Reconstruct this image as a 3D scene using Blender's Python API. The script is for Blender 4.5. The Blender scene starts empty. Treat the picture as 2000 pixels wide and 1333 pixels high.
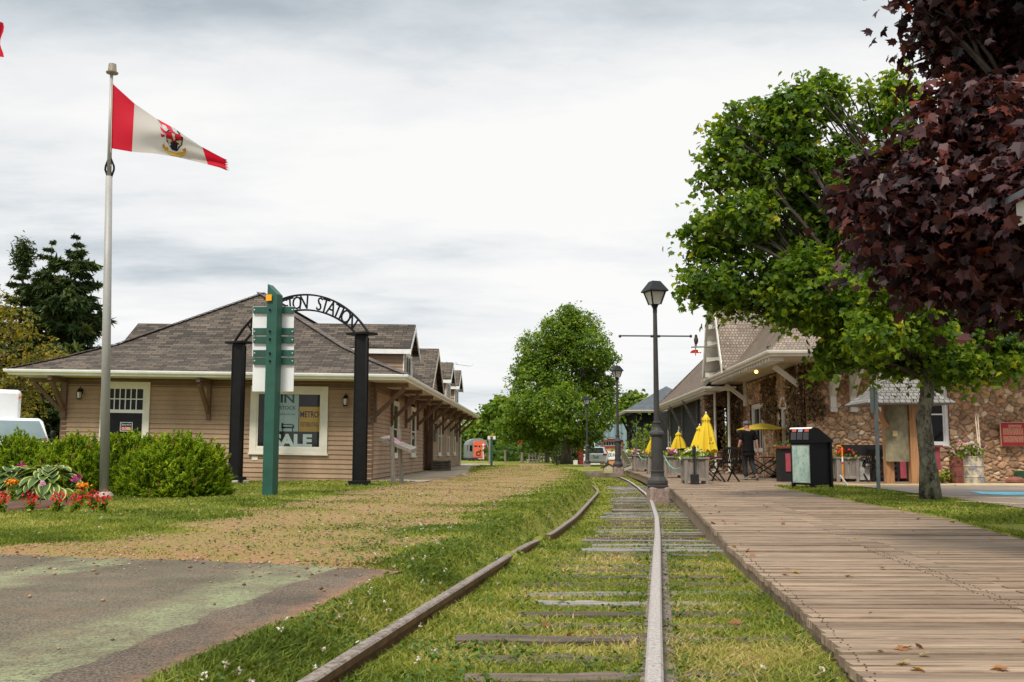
import bpy, bmesh, math, random
import numpy as np
from mathutils import Vector, Matrix, Euler
PI = math.pi
S = bpy.context.scene
COL = S.collection
F, HC = 1944.0, 0.88
PITCH = math.atan((882 - 666.5) / F)
CP, SP = math.cos(PITCH), math.sin(PITCH)
random.seed(7)

def ray(u, v):
    a, b = (u - 1000) / F, (666.5 - v) / F
    return (a, CP - b * SP, SP + b * CP)
def P(u, v, Y):
    """world point seen at photo pixel (u, v) at distance Y"""
    d = ray(u, v); t = Y / d[1]
    return Vector((d[0] * t, Y, HC + d[2] * t))
def G(u, v, z=0.0):
    """world point seen at photo pixel (u, v) on the level z"""
    d = ray(u, v); t = (z - HC) / d[2]
    return Vector((d[0] * t, d[1] * t, z))

# ------------------------------------------------------------------ object helpers
def tag(o, label=None, cat=None, group=None, kind=None):
    if label: o['label'] = label
    if cat: o['category'] = cat
    if group: o['group'] = group
    if kind: o['kind'] = kind
    return o
def thing(name, label, cat, loc=(0, 0, 0), rz=0.0, group=None):
    o = bpy.data.objects.new(name, None); COL.objects.link(o)
    o.location = loc; o.rotation_euler = (0, 0, rz); o.empty_display_size = .2
    return tag(o, label, cat, group)
def origin(o):
    v = Vector((0, 0, 0))
    while o:
        v += Vector(o.location); o = o.parent
    return v
def link(name, me, m, parent=None, smooth=False, bevel=0):
    if m is not None: me.materials.append(m)
    o = bpy.data.objects.new(name, me); COL.objects.link(o)
    if parent: o.parent = parent
    if smooth: me.polygons.foreach_set('use_smooth', [True] * len(me.polygons))
    if bevel:
        b = o.modifiers.new('bevel', 'BEVEL'); b.width = bevel; b.segments = 2; b.limit_method = 'ANGLE'
    return o
def copy_tree(o, parent=None, loc=None, rz=None, label=None, skip=()):
    c = o.copy(); COL.objects.link(c)
    if parent: c.parent = parent
    for ch in list(o.children):
        copy_tree(ch, c)
    if loc is not None: c.location = loc
    if rz is not None: c.rotation_euler = (0, 0, rz)
    if label: c['label'] = label
    return c

_txt = {}
def text_geo(s, bold=0.0):
    k = (s, bold)
    if k not in _txt:
        cu = bpy.data.curves.new('t', 'FONT'); cu.body = s; cu.size = 1; cu.offset = bold
        cu.align_x = 'CENTER'; cu.align_y = 'CENTER'; cu.resolution_u = 3
        ob = bpy.data.objects.new('t', cu); COL.objects.link(ob)
        dg = bpy.context.evaluated_depsgraph_get(); dg.update()
        me = bpy.data.meshes.new_from_object(ob.evaluated_get(dg))
        _txt[k] = ([tuple(v.co) for v in me.vertices], [list(p.vertices) for p in me.polygons])
        bpy.data.objects.remove(ob); bpy.data.meshes.remove(me); bpy.data.curves.remove(cu)
    return _txt[k]

class MB:
    def __init__(s): s.v = []; s.f = []; s.T = None; s.a = []; s.uv = None
    def add(s, vs, fs, rnd=None):
        n = len(s.v)
        if s.T: vs = [s.T(Vector(p)) for p in vs]
        s.v += [tuple(p) for p in vs]; s.f += [[i + n for i in f] for f in fs]
        r = random.random() if rnd is None else rnd
        s.a += [r] * len(fs)
        return s
    def quad(s, a, b, c, d, rnd=None): return s.add([a, b, c, d], [[0, 1, 2, 3]], rnd)
    def poly(s, pts, rnd=None): return s.add(pts, [list(range(len(pts)))], rnd)
    def box(s, x0, x1, y0, y1, z0, z1, rnd=None):
        return s.add([(x0,y0,z0),(x1,y0,z0),(x1,y1,z0),(x0,y1,z0),(x0,y0,z1),(x1,y0,z1),(x1,y1,z1),(x0,y1,z1)],
              [[0,3,2,1],[4,5,6,7],[0,1,5,4],[1,2,6,5],[2,3,7,6],[3,0,4,7]], rnd)
    def cbox(s, c, sx, sy, sz, rz=0, rnd=None):
        ca, sa = math.cos(rz), math.sin(rz); vs = []
        for z in (-sz/2, sz/2):
            for x, y in ((-sx/2,-sy/2),(sx/2,-sy/2),(sx/2,sy/2),(-sx/2,sy/2)):
                vs.append((c[0]+x*ca-y*sa, c[1]+x*sa+y*ca, c[2]+z))
        return s.add(vs, [[0,3,2,1],[4,5,6,7],[0,1,5,4],[1,2,6,5],[2,3,7,6],[3,0,4,7]], rnd)
    def beam(s, p, q, w, h, up=(0, 0, 1), rnd=None):
        p, q = Vector(p), Vector(q); d = (q - p).normalized(); u = Vector(up)
        if abs(d.dot(u)) > .98: u = Vector((0, 1, 0))
        sd = d.cross(u).normalized() * (w / 2); u = sd.cross(d).normalized() * (h / 2)
        vs = [p-sd-u, p+sd-u, p+sd+u, p-sd+u, q-sd-u, q+sd-u, q+sd+u, q-sd+u]
        return s.add(vs, [[0,1,2,3],[7,6,5,4],[0,4,5,1],[1,5,6,2],[2,6,7,3],[3,7,4,0]], rnd)
    def tube(s, pts, r, n=8, cap=True, rnd=None):
        pts = [Vector(p) for p in pts]
        if not hasattr(r, '__len__'): r = [r] * len(pts)
        vs, fs = [], []; ref = None
        for i, p in enumerate(pts):
            d = (pts[min(i+1, len(pts)-1)] - pts[max(i-1, 0)]).normalized()
            if ref is None: ref = d.orthogonal().normalized()
            a = (ref - d * ref.dot(d)).normalized(); ref = a; b = d.cross(a)
            for k in range(n):
                t = 2 * PI * k / n
                vs.append(p + (a * math.cos(t) + b * math.sin(t)) * r[i])
        for i in range(len(pts) - 1):
            for k in range(n):
                fs.append([i*n+k, i*n+(k+1) % n, (i+1)*n+(k+1) % n, (i+1)*n+k])
        if cap: fs += [list(range(n))[::-1], list(range((len(pts)-1)*n, len(pts)*n))]
        return s.add(vs, fs, rnd)
    def lathe(s, c, prof, n=20, sq=False, rnd=None):
        vs, fs = [], []
        for z, r in prof:
            for k in range(n):
                t = 2 * PI * (k + .5 * sq) / n
                vs.append((c[0] + r * math.cos(t), c[1] + r * math.sin(t), c[2] + z))
        m = len(prof)
        for i in range(m - 1):
            for k in range(n): fs.append([i*n+k, i*n+(k+1) % n, (i+1)*n+(k+1) % n, (i+1)*n+k])
        fs += [list(range(n))[::-1], list(range((m-1)*n, m*n))]
        return s.add(vs, fs, rnd)
    def prism(s, pts, ext, rnd=None):
        e = Vector(ext); n = len(pts); pts = [Vector(p) for p in pts]
        vs = pts + [p + e for p in pts]
        return s.add(vs, [list(range(n))[::-1], list(range(n, 2*n))] + [[i, (i+1) % n, (i+1) % n + n, i+n] for i in range(n)], rnd)
    def ell(s, c, rx, ry, rz, n=10, m=6, rnd=None):
        vs = [(c[0], c[1], c[2]-rz)]; fs = []
        for i in range(1, m):
            a = -PI/2 + PI*i/m
            for k in range(n):
                t = 2*PI*k/n
                vs.append((c[0]+rx*math.cos(a)*math.cos(t), c[1]+ry*math.cos(a)*math.sin(t), c[2]+rz*math.sin(a)))
        vs.append((c[0], c[1], c[2]+rz)); L = len(vs)-1
        for k in range(n): fs.append([0, 1+(k+1) % n, 1+k])
        for i in range(m-2):
            for k in range(n): fs.append([1+i*n+k, 1+i*n+(k+1) % n, 1+(i+1)*n+(k+1) % n, 1+(i+1)*n+k])
        for k in range(n): fs.append([L, L-n+k, L-n+(k+1) % n])
        return s.add(vs, fs, rnd)
    def text(s, t, o, xd, yd, size, bold=0.0, wid=None, rnd=None):
        """flat lettering centred on o, xd/yd its right and up directions"""
        vs, fs = text_geo(t, bold); o, xd, yd = Vector(o), Vector(xd), Vector(yd)
        sx = size
        if wid:
            w = max(v[0] for v in vs) - min(v[0] for v in vs); sx = wid / w
        return s.add([o + xd * (v[0] * sx) + yd * (v[1] * size) for v in vs], fs, rnd)
    def build(s, name, m, parent=None, local=False, smooth=False, bevel=0, solid=0):
        o = Vector((0, 0, 0)) if (local or parent is None) else origin(parent)
        me = bpy.data.meshes.new(name)
        vs = [(x-o.x, y-o.y, z-o.z) for x, y, z in s.v]
        me.from_pydata(vs, [], s.f)
        at = me.attributes.new('rnd', 'FLOAT', 'FACE'); at.data.foreach_set('value', s.a)
        uvl = me.uv_layers.new(name='UVMap'); data = []
        if s.uv:
            for p in me.polygons:
                for vi in p.vertices: data += s.uv[vi]
        else:
            for p in me.polygons:
                n = p.normal
                if abs(n.z) > .97: ua, va = Vector((1, 0, 0)), Vector((0, 1, 0))
                else:
                    ua = Vector((-n.y, n.x, 0)).normalized(); va = n.cross(ua)
                for vi in p.vertices:
                    c = me.vertices[vi].co; data += [c.dot(ua), c.dot(va)]
        uvl.data.foreach_set('uv', data)
        ob = link(name, me, m, parent, smooth, bevel)
        if solid:
            md = ob.modifiers.new('s', 'SOLIDIFY'); md.thickness = solid; md.offset = 0
        return ob

def npmesh(name, V, Fc, m, parent=None, rnd=None, smooth=False):
    """V (N,3), Fc (M,k) uniform polygons"""
    V = np.asarray(V, dtype=np.float32)
    if parent is not None: V = V - np.array(origin(parent), dtype=np.float32)
    Fc = np.asarray(Fc, dtype=np.int32); M, k = Fc.shape
    me = bpy.data.meshes.new(name)
    me.vertices.add(len(V)); me.vertices.foreach_set('co', V.ravel())
    me.loops.add(M * k); me.loops.foreach_set('vertex_index', Fc.ravel())
    me.polygons.add(M); me.polygons.foreach_set('loop_start', np.arange(0, M*k, k, dtype=np.int32))
    try: me.polygons.foreach_set('loop_total', np.full(M, k, dtype=np.int32))
    except Exception: pass
    if rnd is not None:
        at = me.attributes.new('rnd', 'FLOAT', 'FACE'); at.data.foreach_set('value', np.asarray(rnd, dtype=np.float32))
    me.update(calc_edges=True); me.validate()
    return link(name, me, m, parent, smooth)

MAPLE_HALF = [(0,-.05),(.19,.0),(.42,-.07),(.40,.15),(.64,.39),(.42,.44),(.44,.62),(.19,.6),(0,1.0)]
def leaf_shape(kind):
    if kind == 'maple':
        R = [(x*.92, y-.4, .42*x-.5*(y-.3)**2-.75*x*x) for x, y in MAPLE_HALF]; L = [(-x*.92, y-.4, .30*x-.5*(y-.3)**2-.6*x*x) for x, y in MAPLE_HALF]
        return np.array(R + L), np.array([list(range(9)), list(range(9, 18))[::-1]])
    if kind == 'simple':
        return np.array([(0,-.5,0),(.42,-.05,.1),(.25,.1,.06),(0,.55,0),(-.25,.1,.06),(-.42,-.05,.1)]), np.array([[0,1,2,3],[0,3,4,5]])
    if kind == 'dia':
        return np.array([(0,-.5,0),(.3,0,.05),(0,.5,0),(-.3,0,.05)]), np.array([[0,1,2,3]])
    if kind == 'blade':
        return np.array([(-.5,0,0),(.5,0,0),(0,1,0)]), np.array([[0,1,2]])
    if kind == 'sliver':
        return np.array([(0,-.5,0),(.13,-.05,.03),(0,.5,0),(-.13,-.05,.03)]), np.array([[0,1,2,3]])
    if kind == 'needle':
        return np.array([(-.07,0,0),(.07,0,0),(0,1,0)]), np.array([[0,1,2]])
def leaves(name, pos, nrm, size, kind, m, parent, rng, updir=None, rnd=None):
    """a cloud of leaves: each at pos, its face along nrm, its tip along updir (or random)"""
    pos = np.asarray(pos); N = len(pos)
    n = nrm / (np.linalg.norm(nrm, axis=1, keepdims=True) + 1e-9)
    d = rng.normal(size=(N, 3)) if updir is None else np.asarray(updir)
    d = d - n * (d * n).sum(1, keepdims=True); d /= np.linalg.norm(d, axis=1, keepdims=True) + 1e-9
    x = np.cross(d, n)
    sh, pl = leaf_shape(kind); K = len(sh)
    sz = np.broadcast_to(np.asarray(size, dtype=float), (N,))[:, None, None]
    V = pos[:, None, :] + sz * (x[:, None, :]*sh[None, :, 0:1] + d[:, None, :]*sh[None, :, 1:2] + n[:, None, :]*sh[None, :, 2:3])
    Fc = (np.arange(N)[:, None, None]*K + pl[None]).reshape(-1, pl.shape[1])
    r = rng.random(N) if rnd is None else rnd
    return npmesh(name, V.reshape(-1, 3), Fc, m, parent, np.repeat(r, len(pl)))

# ------------------------------------------------------------------ materials
def nodes(name):
    m = bpy.data.materials.new(name); m.use_nodes = True
    nt = m.node_tree; nt.nodes.clear()
    return m, nt, nt.nodes.new('ShaderNodeOutputMaterial')
def N(nt, t, **kw):
    n = nt.nodes.new(t)
    for k, v in kw.items():
        if k.startswith('i_'): n.inputs[k[2:].replace('_', ' ')].default_value = v
        else: setattr(n, k, v)
    return n
def ramp(nt, src, stops, interp='LINEAR'):
    r = nt.nodes.new('ShaderNodeValToRGB'); r.color_ramp.interpolation = interp
    e = r.color_ramp.elements
    while len(e) < len(stops): e.new(.5)
    for i, (p, c) in enumerate(stops):
        e[i].position = p; e[i].color = (*c, 1) if len(c) == 3 else c
    nt.links.new(src, r.inputs[0]); return r.outputs[0]
def mixc(nt, fac, a, b, mode='MIX'):
    n = N(nt, 'ShaderNodeMix', data_type='RGBA', blend_type=mode)
    for s, v in ((n.inputs[0], fac), (n.inputs[6], a), (n.inputs[7], b)):
        if isinstance(v, (int, float)): s.default_value = v
        elif isinstance(v, tuple): s.default_value = (*v, 1)
        else: nt.links.new(v, s)
    return n.outputs[2]
def noise(nt, vec, scale, detail=4, rough=.55, stretch=None):
    if stretch:
        mp = N(nt, 'ShaderNodeMapping'); mp.inputs['Scale'].default_value = stretch
        nt.links.new(vec, mp.inputs[0]); vec = mp.outputs[0]
    n = N(nt, 'ShaderNodeTexNoise', i_Scale=scale, i_Detail=detail, i_Roughness=rough)
    nt.links.new(vec, n.inputs['Vector']); return n.outputs[0]
def principled(nt, out, col, rough=.7, metal=0, spec=.3, bump=None, bstr=.3, bdist=.01):
    b = N(nt, 'ShaderNodeBsdfPrincipled', i_Metallic=metal)
    b.inputs['Specular IOR Level'].default_value = spec
    if isinstance(rough, (int, float)): b.inputs['Roughness'].default_value = rough
    else: nt.links.new(rough, b.inputs['Roughness'])
    if isinstance(col, tuple): b.inputs['Base Color'].default_value = (*col, 1)
    else: nt.links.new(col, b.inputs['Base Color'])
    if bump is not None:
        bm = N(nt, 'ShaderNodeBump', i_Strength=bstr, i_Distance=bdist)
        nt.links.new(bump, bm.inputs['Height']); nt.links.new(bm.outputs[0], b.inputs['Normal'])
    nt.links.new(b.outputs[0], out.inputs[0]); return b
def pos(nt): return N(nt, 'ShaderNodeNewGeometry').outputs['Position']
def objc(nt): return N(nt, 'ShaderNodeTexCoord').outputs['Object']
def uvc(nt): return N(nt, 'ShaderNodeUVMap', uv_map='UVMap').outputs[0]
def attr(nt, a='rnd'): return N(nt, 'ShaderNodeAttribute', attribute_name=a).outputs['Fac']
_m = {}
def M(name, c, rough=.65, var=.15, scale=5, bump=.15, metal=0, spec=.3, stretch=None, per=0.0, fine=60, uv=False):
    """plain worn surface: base colour with blotches, fine grain and per-piece tone"""
    if name in _m: return _m[name]
    m, nt, out = nodes(name); v = uvc(nt) if uv else objc(nt)
    a = noise(nt, v, scale, 5, .6, stretch); b = noise(nt, v, fine, 3, .6, stretch)
    lo = tuple(x*(1-1.6*var) for x in c); hi = tuple(min(1, x*(1+1.6*var)) for x in c)
    col = ramp(nt, a, [(.3, lo), (.7, hi)])
    g = ramp(nt, b, [(.3, (1-var*.8,)*3), (.7, (1+var*.3,)*3)])
    col = mixc(nt, 1.0, col, g, 'MULTIPLY')
    if per:
        r = ramp(nt, attr(nt), [(0, (1-per,)*3), (1, (1+per*.6,)*3)])
        col = mixc(nt, 1.0, col, r, 'MULTIPLY')
    principled(nt, out, col, rough, metal, spec, b, bump, .004)
    _m[name] = m; return m
def emit(name, c, s):
    m, nt, out = nodes(name); e = N(nt, 'ShaderNodeEmission', i_Strength=s); e.inputs[0].default_value = (*c, 1)
    nt.links.new(e.outputs[0], out.inputs[0]); return m
def leafmat(name, stops, trans=.35, rough=.5, spec=.3):
    m, nt, out = nodes(name)
    col = ramp(nt, attr(nt), stops)
    p = N(nt, 'ShaderNodeBsdfPrincipled'); p.inputs['Roughness'].default_value = rough
    p.inputs['Specular IOR Level'].default_value = spec
    nt.links.new(col, p.inputs['Base Color'])
    t = N(nt, 'ShaderNodeBsdfTranslucent'); nt.links.new(mixc(nt, 1., col, (1.25, 1.2, .6), 'MULTIPLY'), t.inputs[0])
    mx = N(nt, 'ShaderNodeMixShader'); mx.inputs[0].default_value = trans
    nt.links.new(p.outputs[0], mx.inputs[1]); nt.links.new(t.outputs[0], mx.inputs[2]); nt.links.new(mx.outputs[0], out.inputs[0])
    return m
def shingles(name, c1, c2, c3, mortar, w, h, rough=.85):
    """rows of roof shingles along the slope"""
    m, nt, out = nodes(name); v = uvc(nt)
    def br(off, a, b, bias):
        mp = N(nt, 'ShaderNodeMapping'); mp.inputs['Location'].default_value = off; nt.links.new(v, mp.inputs[0])
        t = N(nt, 'ShaderNodeTexBrick', offset=.37, offset_frequency=2, squash=1.0, i_Scale=1.0, i_Mortar_Size=.011, i_Mortar_Smooth=.3, i_Bias=bias, i_Brick_Width=w, i_Row_Height=h)
        t.inputs['Color1'].default_value = (*a, 1); t.inputs['Color2'].default_value = (*b, 1); t.inputs['Mortar'].default_value = (*mortar, 1)
        nt.links.new(mp.outputs[0], t.inputs[0]); return t
    t = br((0, 0, 0), c1, c2, 0); t2 = br((w*13, h*26, 0), (0, 0, 0), (1, 1, 1), -.55)
    f = ramp(nt, t2.outputs[0], [(.45, (0, 0, 0)), (.8, (1, 1, 1))])
    col = mixc(nt, f, t.outputs[0], c3)
    col = mixc(nt, t.outputs[1], col, mortar)
    big = ramp(nt, noise(nt, v, .7, 4), [(.3, (.8,)*3), (.7, (1.12,)*3)])
    col = mixc(nt, 1.0, col, big, 'MULTIPLY')
    g = noise(nt, v, 90, 3)
    col = mixc(nt, 1.0, col, ramp(nt, g, [(.3, (.75,)*3), (.7, (1.15,)*3)]), 'MULTIPLY')
    hgt = mixc(nt, .3, N(nt, 'ShaderNodeInvert').outputs[0], g)
    inv = N(nt, 'ShaderNodeMath', operation='SUBTRACT'); inv.inputs[0].default_value = 1; nt.links.new(t.outputs[1], inv.inputs[1])
    principled(nt, out, col, rough, 0, .2, inv.outputs[0], .6, .02)
    return m
def fieldstone(name, scale, dark=1.0):
    m, nt, out = nodes(name); v = uvc(nt)
    mp = N(nt, 'ShaderNodeMapping'); mp.inputs['Scale'].default_value = (scale*.85, scale*1.2, 1); nt.links.new(v, mp.inputs[0])
    ds = N(nt, 'ShaderNodeTexNoise', i_Scale=1.6, i_Detail=2); nt.links.new(mp.outputs[0], ds.inputs['Vector'])
    w = N(nt, 'ShaderNodeVectorMath', operation='MULTIPLY_ADD'); nt.links.new(ds.outputs['Color'], w.inputs[0]); w.inputs[1].default_value = (.45, .45, 0); nt.links.new(mp.outputs[0], w.inputs[2])
    a = N(nt, 'ShaderNodeTexVoronoi', feature='F1', voronoi_dimensions='2D', i_Scale=1, i_Randomness=.8); nt.links.new(w.outputs[0], a.inputs['Vector'])
    e = N(nt, 'ShaderNodeTexVoronoi', feature='DISTANCE_TO_EDGE', voronoi_dimensions='2D', i_Scale=1, i_Randomness=.8); nt.links.new(w.outputs[0], e.inputs['Vector'])
    big = []
    for ft in ('F1', 'DISTANCE_TO_EDGE'):
        q = N(nt, 'ShaderNodeTexVoronoi', feature=ft, voronoi_dimensions='2D', i_Scale=.52, i_Randomness=1.0); nt.links.new(w.outputs[0], q.inputs['Vector']); big.append(q)
    sb_ = N(nt, 'ShaderNodeSeparateColor'); nt.links.new(big[0].outputs['Color'], sb_.inputs[0])
    pick = ramp(nt, sb_.outputs[1], [(.66, (0, 0, 0)), (.67, (1, 1, 1))], 'CONSTANT')
    edge_d = mixc(nt, pick, e.outputs['Distance'], big[1].outputs['Distance'])
    hue = mixc(nt, pick, a.outputs['Color'], big[0].outputs['Color'])
    sp = N(nt, 'ShaderNodeSeparateColor'); nt.links.new(hue, sp.inputs[0])
    jit = N(nt, 'ShaderNodeMath', operation='MULTIPLY_ADD'); nt.links.new(noise(nt, v, 9, 4), jit.inputs[0]); jit.inputs[1].default_value = .16; jit.inputs[2].default_value = -.08
    ed_ = N(nt, 'ShaderNodeMath', operation='ADD'); nt.links.new(edge_d, ed_.inputs[0]); nt.links.new(jit.outputs[0], ed_.inputs[1])
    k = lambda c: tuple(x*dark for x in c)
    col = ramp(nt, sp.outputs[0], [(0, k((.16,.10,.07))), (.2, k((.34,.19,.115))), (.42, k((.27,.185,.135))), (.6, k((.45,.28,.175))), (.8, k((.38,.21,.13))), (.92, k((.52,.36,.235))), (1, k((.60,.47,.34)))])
    col = mixc(nt, 1.0, col, ramp(nt, noise(nt, v, 14, 5), [(.3, (.62,)*3), (.7, (1.25,)*3)]), 'MULTIPLY')
    mort = ramp(nt, ed_.outputs[0], [(.02, (1, 1, 1)), (.11, (0, 0, 0))])
    col = mixc(nt, mort, col, k((.085, .055, .04)))
    h = ramp(nt, ed_.outputs[0], [(0, (0, 0, 0)), (.16, (.55,)*3), (.5, (1, 1, 1))])
    h2 = mixc(nt, .12, h, noise(nt, v, 25, 4))
    principled(nt, out, col, .9, 0, .15, h2, 1.0, .06)
    return m
# ------------------------------------------------------------------ camera, world, sun
cam = bpy.data.cameras.new('camera'); co = bpy.data.objects.new('camera', cam); COL.objects.link(co)
co.location = (0, 0, HC); co.rotation_euler = (PI/2 + PITCH, 0, 0)
cam.sensor_width = 36; cam.lens = F * 36 / 2000; cam.clip_end = 3000; cam.clip_start = .05
S.camera = co
S.view_settings.view_transform = 'Standard'; S.view_settings.look = 'None'
S.view_settings.exposure = .22; S.view_settings.gamma = 1
SUN_EL, SUN_AZ = math.radians(52), math.radians(205)   # sun high behind the camera, veiled by cloud
w = bpy.data.worlds.new('World'); S.world = w; w.use_nodes = True
nt = w.node_tree; nt.nodes.clear()
out = nt.nodes.new('ShaderNodeOutputWorld')
d = N(nt, 'ShaderNodeTexCoord').outputs['Generated']
sp = N(nt, 'ShaderNodeSeparateXYZ'); nt.links.new(d, sp.inputs[0])
def mth(op, a, b=None, c=None):
    n = N(nt, 'ShaderNodeMath', operation=op)
    for i, v in enumerate((a, b, c)):
        if v is None: continue
        if isinstance(v, (int, float)): n.inputs[i].default_value = v
        else: nt.links.new(v, n.inputs[i])
    return n.outputs[0]
zz = mth('ADD', mth('MAXIMUM', sp.outputs[2], 0.0), .10)
cv = N(nt, 'ShaderNodeCombineXYZ')
nt.links.new(mth('DIVIDE', sp.outputs[0], zz), cv.inputs[0]); nt.links.new(mth('DIVIDE', sp.outputs[1], zz), cv.inputs[1])
n1 = noise(nt, cv.outputs[0], .55, 9, .60, (.74, 1.2, 1))
mp = N(nt, 'ShaderNodeMapping'); mp.inputs['Location'].default_value = (4.1, 7.7, 2.2); nt.links.new(cv.outputs[0], mp.inputs[0])
n2 = noise(nt, mp.outputs[0], .32, 3, .5)
nn = mth('ADD', mth('MULTIPLY', n1, .85), mth('MULTIPLY', n2, .40))
topd = ramp(nt, sp.outputs[2], [(.30, (0,)*3), (.41, (1,)*3)])
nn = mth('SUBTRACT', nn, mth('MULTIPLY', topd, .17))
cloud = ramp(nt, nn, [(.45, (.40, .45, .49)), (.53, (.60, .645, .675)), (.59, (.78, .79, .795)), (.67, (.89, .88, .865))])
hor = ramp(nt, sp.outputs[2], [(0, (1, 1, 1)), (.16, (0, 0, 0))])
cloud = mixc(nt, mth('MULTIPLY', hor, .6), cloud, (.78, .80, .81))
sky = N(nt, 'ShaderNodeTexSky', sky_type='NISHITA', sun_disc=False); sky.sun_elevation = SUN_EL; sky.sun_rotation = SUN_AZ
skys = mixc(nt, 1.0, sky.outputs[0], (.07, .07, .07), 'MULTIPLY')
cloud = mixc(nt, .08, cloud, skys)
warm = ramp(nt, sp.outputs[2], [(.42, (1, 1, 1)), (.7, (1.0, .955, .88))])
cloud = mixc(nt, 1.0, cloud, warm, 'MULTIPLY')
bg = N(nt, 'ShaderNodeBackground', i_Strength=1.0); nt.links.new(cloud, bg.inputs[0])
# sky overhead, out of view, brightened to light the scene
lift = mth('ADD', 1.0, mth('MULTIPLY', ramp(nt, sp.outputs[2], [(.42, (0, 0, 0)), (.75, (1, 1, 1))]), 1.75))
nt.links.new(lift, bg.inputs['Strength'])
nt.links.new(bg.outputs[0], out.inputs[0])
sl = bpy.data.lights.new('sun', 'SUN'); sl.energy = 2.6; sl.angle = math.radians(11); sl.color = (1, .93, .82)
so = bpy.data.objects.new('sun', sl); COL.objects.link(so)
sd = Vector((math.sin(SUN_AZ) * math.cos(SUN_EL), math.cos(SUN_AZ) * math.cos(SUN_EL), math.sin(SUN_EL)))
so.rotation_euler = (-sd).to_track_quat('-Z', 'Y').to_euler(); so.location = sd * 60

# ------------------------------------------------------------------ lie of the land
RXT = np.array([(-6,-.95),(0,-.04),(3.75,.52),(4.6,.64),(8,1.14),(12,1.73),(16.5,2.37),(22,3.05),(28,3.72),(34,4.28),(40,4.6),(44,4.66),(48,4.35),(52,3.3),(55,1.9)])
RZT = np.array([(-6,.04),(3.7,.02),(7.8,-.02),(10.6,-.05),(12.6,-.15),(17,-.19),(22,-.19),(28,-.27),(33,-.33),(40,-.25),(44,-.2),(50,-.12),(56,-.05)])
def smooth_interp(T, y):
    y = np.asarray(y, dtype=float)
    return (np.interp(y-.8, T[:,0], T[:,1]) + np.interp(y, T[:,0], T[:,1])*2 + np.interp(y+.8, T[:,0], T[:,1]))/4
def RX(y): return smooth_interp(RXT, y)
def RZ(y): return smooth_interp(RZT, y)
BLT = np.array([(-3,1.1),(0,1.2),(3.79,1.33),(4.59,1.46),(5.55,1.6),(7.19,1.78),(8.87,1.95),(12.4,2.42),(17,2.98),(23.4,3.72),(30,4.35),(40,5.05),(52,5.6)])
BRT = np.array([(-3,3.3),(0,3.7),(5,4.4),(9.9,5.09),(13.4,5.72),(18.4,6.06),(21.9,6.3),(25.2,6.57)])
PLT = np.array([(7.4,-9),(8.6,-6.5),(9.3,-4.6),(10.2,-3.9),(13,-4.0),(15.8,-4.07),(22,-3.6),(29.5,-3.0),(40,-2.1),(51.8,-1.07),(70,.3)])
PRT = np.array([(7.4,-.85),(8.9,-1.15),(10.4,-1.0),(12.4,-.83),(16,-.3),(21.9,.45),(28,1.3),(35.6,2.2),(47,2.4),(70,2.6)])
PKT = np.array([(9,5.9),(14.9,7.66),(22.8,8.44),(25,8.5)])   # inner edge of the car park
def interp(T, y): return np.interp(y, T[:,0], T[:,1])
def sst(a, b, x):
    t = np.clip((x-a)/(b-a), 0, 1); return t*t*(3-2*t)
def tz(x, y):
    x = np.asarray(x, float); y = np.asarray(y, float)
    u = x - (RX(y) - .675)
    tr = RZ(y) - .115
    wt = sst(-1.12, -.80, u)
    br = interp(BLT, y)
    right = np.where(x > br + .25, -.13, tr)
    z = wt * np.where(x > br - .02, right, tr)
    wf = 1 - sst(50, 55, y)
    z = z * wf
    brr = interp(BRT, y)
    z = np.where((x > brr) & (y < 25.6), .015, z)
    z = z + .045*np.exp(-((u+1.15)/.35)**2)*wf*sst(7.4, 8.6, y)
    hump = np.exp(-((u+.70)/.16)**2)*(.12*np.exp(-((y-9.35)/.33)**2)+.13*np.exp(-((y-11.6)/.55)**2))
    z = z + hump
    far = -.28*sst(57, 66, y)*sst(2.6, 4.2, x) - .5*sst(88, 140, y)
    z = z + np.where(y > 55, far, 0)
    z = z + .022*np.sin(x*1.7+y*.9)*np.sin(y*1.3-x*.6)*(u < -1.3)*(1-sst(0,1,(x<-7)*(y>20)*1.0))*sst(8.5, 10, y)
    return z
def path_mask(x, y):
    """1 on the worn gravel path, 0 on the lawn"""
    l, r = interp(PLT, y), interp(PRT, y)
    wob = .22*np.sin(y*2.1)+.15*np.sin(y*4.7+x)+.12*np.sin(x*5.1-y*1.4)
    w = .35 + .012*y
    return sst(-w, w, x-l+wob) * sst(-w, w, r-x+wob) * (1-.5*sst(60, 72, y)) * sst(6.6, 7.4, y)
def in_asphalt(x, y, pad=0.0):
    top = np.interp(x, [-12,-4.4,-2.6,-.85], [8.7,8.6,8.15,7.45])
    rgt = np.interp(y, [-3,3.8,4.65,6.05,7.45], [-2.0,-1.33,-1.2,-.95,-.83])
    return (y < top + pad) & (x < rgt + pad)

gy = np.concatenate([np.arange(-6, 2, .6), np.arange(2, 14, .14), np.arange(14, 30, .3), np.arange(30, 62, .6), np.arange(62, 150, 4), [160, 200, 300, 500, 900]])
gx = np.concatenate([[-900,-400,-200,-120,-80,-60,-45,-35,-28,-22,-18,-15], np.arange(-13, -5, .5), np.arange(-5, 9, .13), np.arange(9, 16, .6), [18,22,28,36,48,70,120,250,600,900]])
XX, YY = np.meshgrid(gx, gy); ZZ = tz(XX, YY)
V = np.stack([XX, YY, ZZ], -1).reshape(-1, 3)
nx, ny = len(gx), len(gy)
ii = (np.arange(ny-1)[:, None]*nx + np.arange(nx-1)[None, :]).ravel()
m, nt, out = nodes('lawn_earth')
pm = attr(nt, 'path'); v = pos(nt)
n_ = noise(nt, v, 1.3, 6, .65); nf = noise(nt, v, 22, 5, .7); ng = noise(nt, v, 120, 3, .7)
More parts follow.
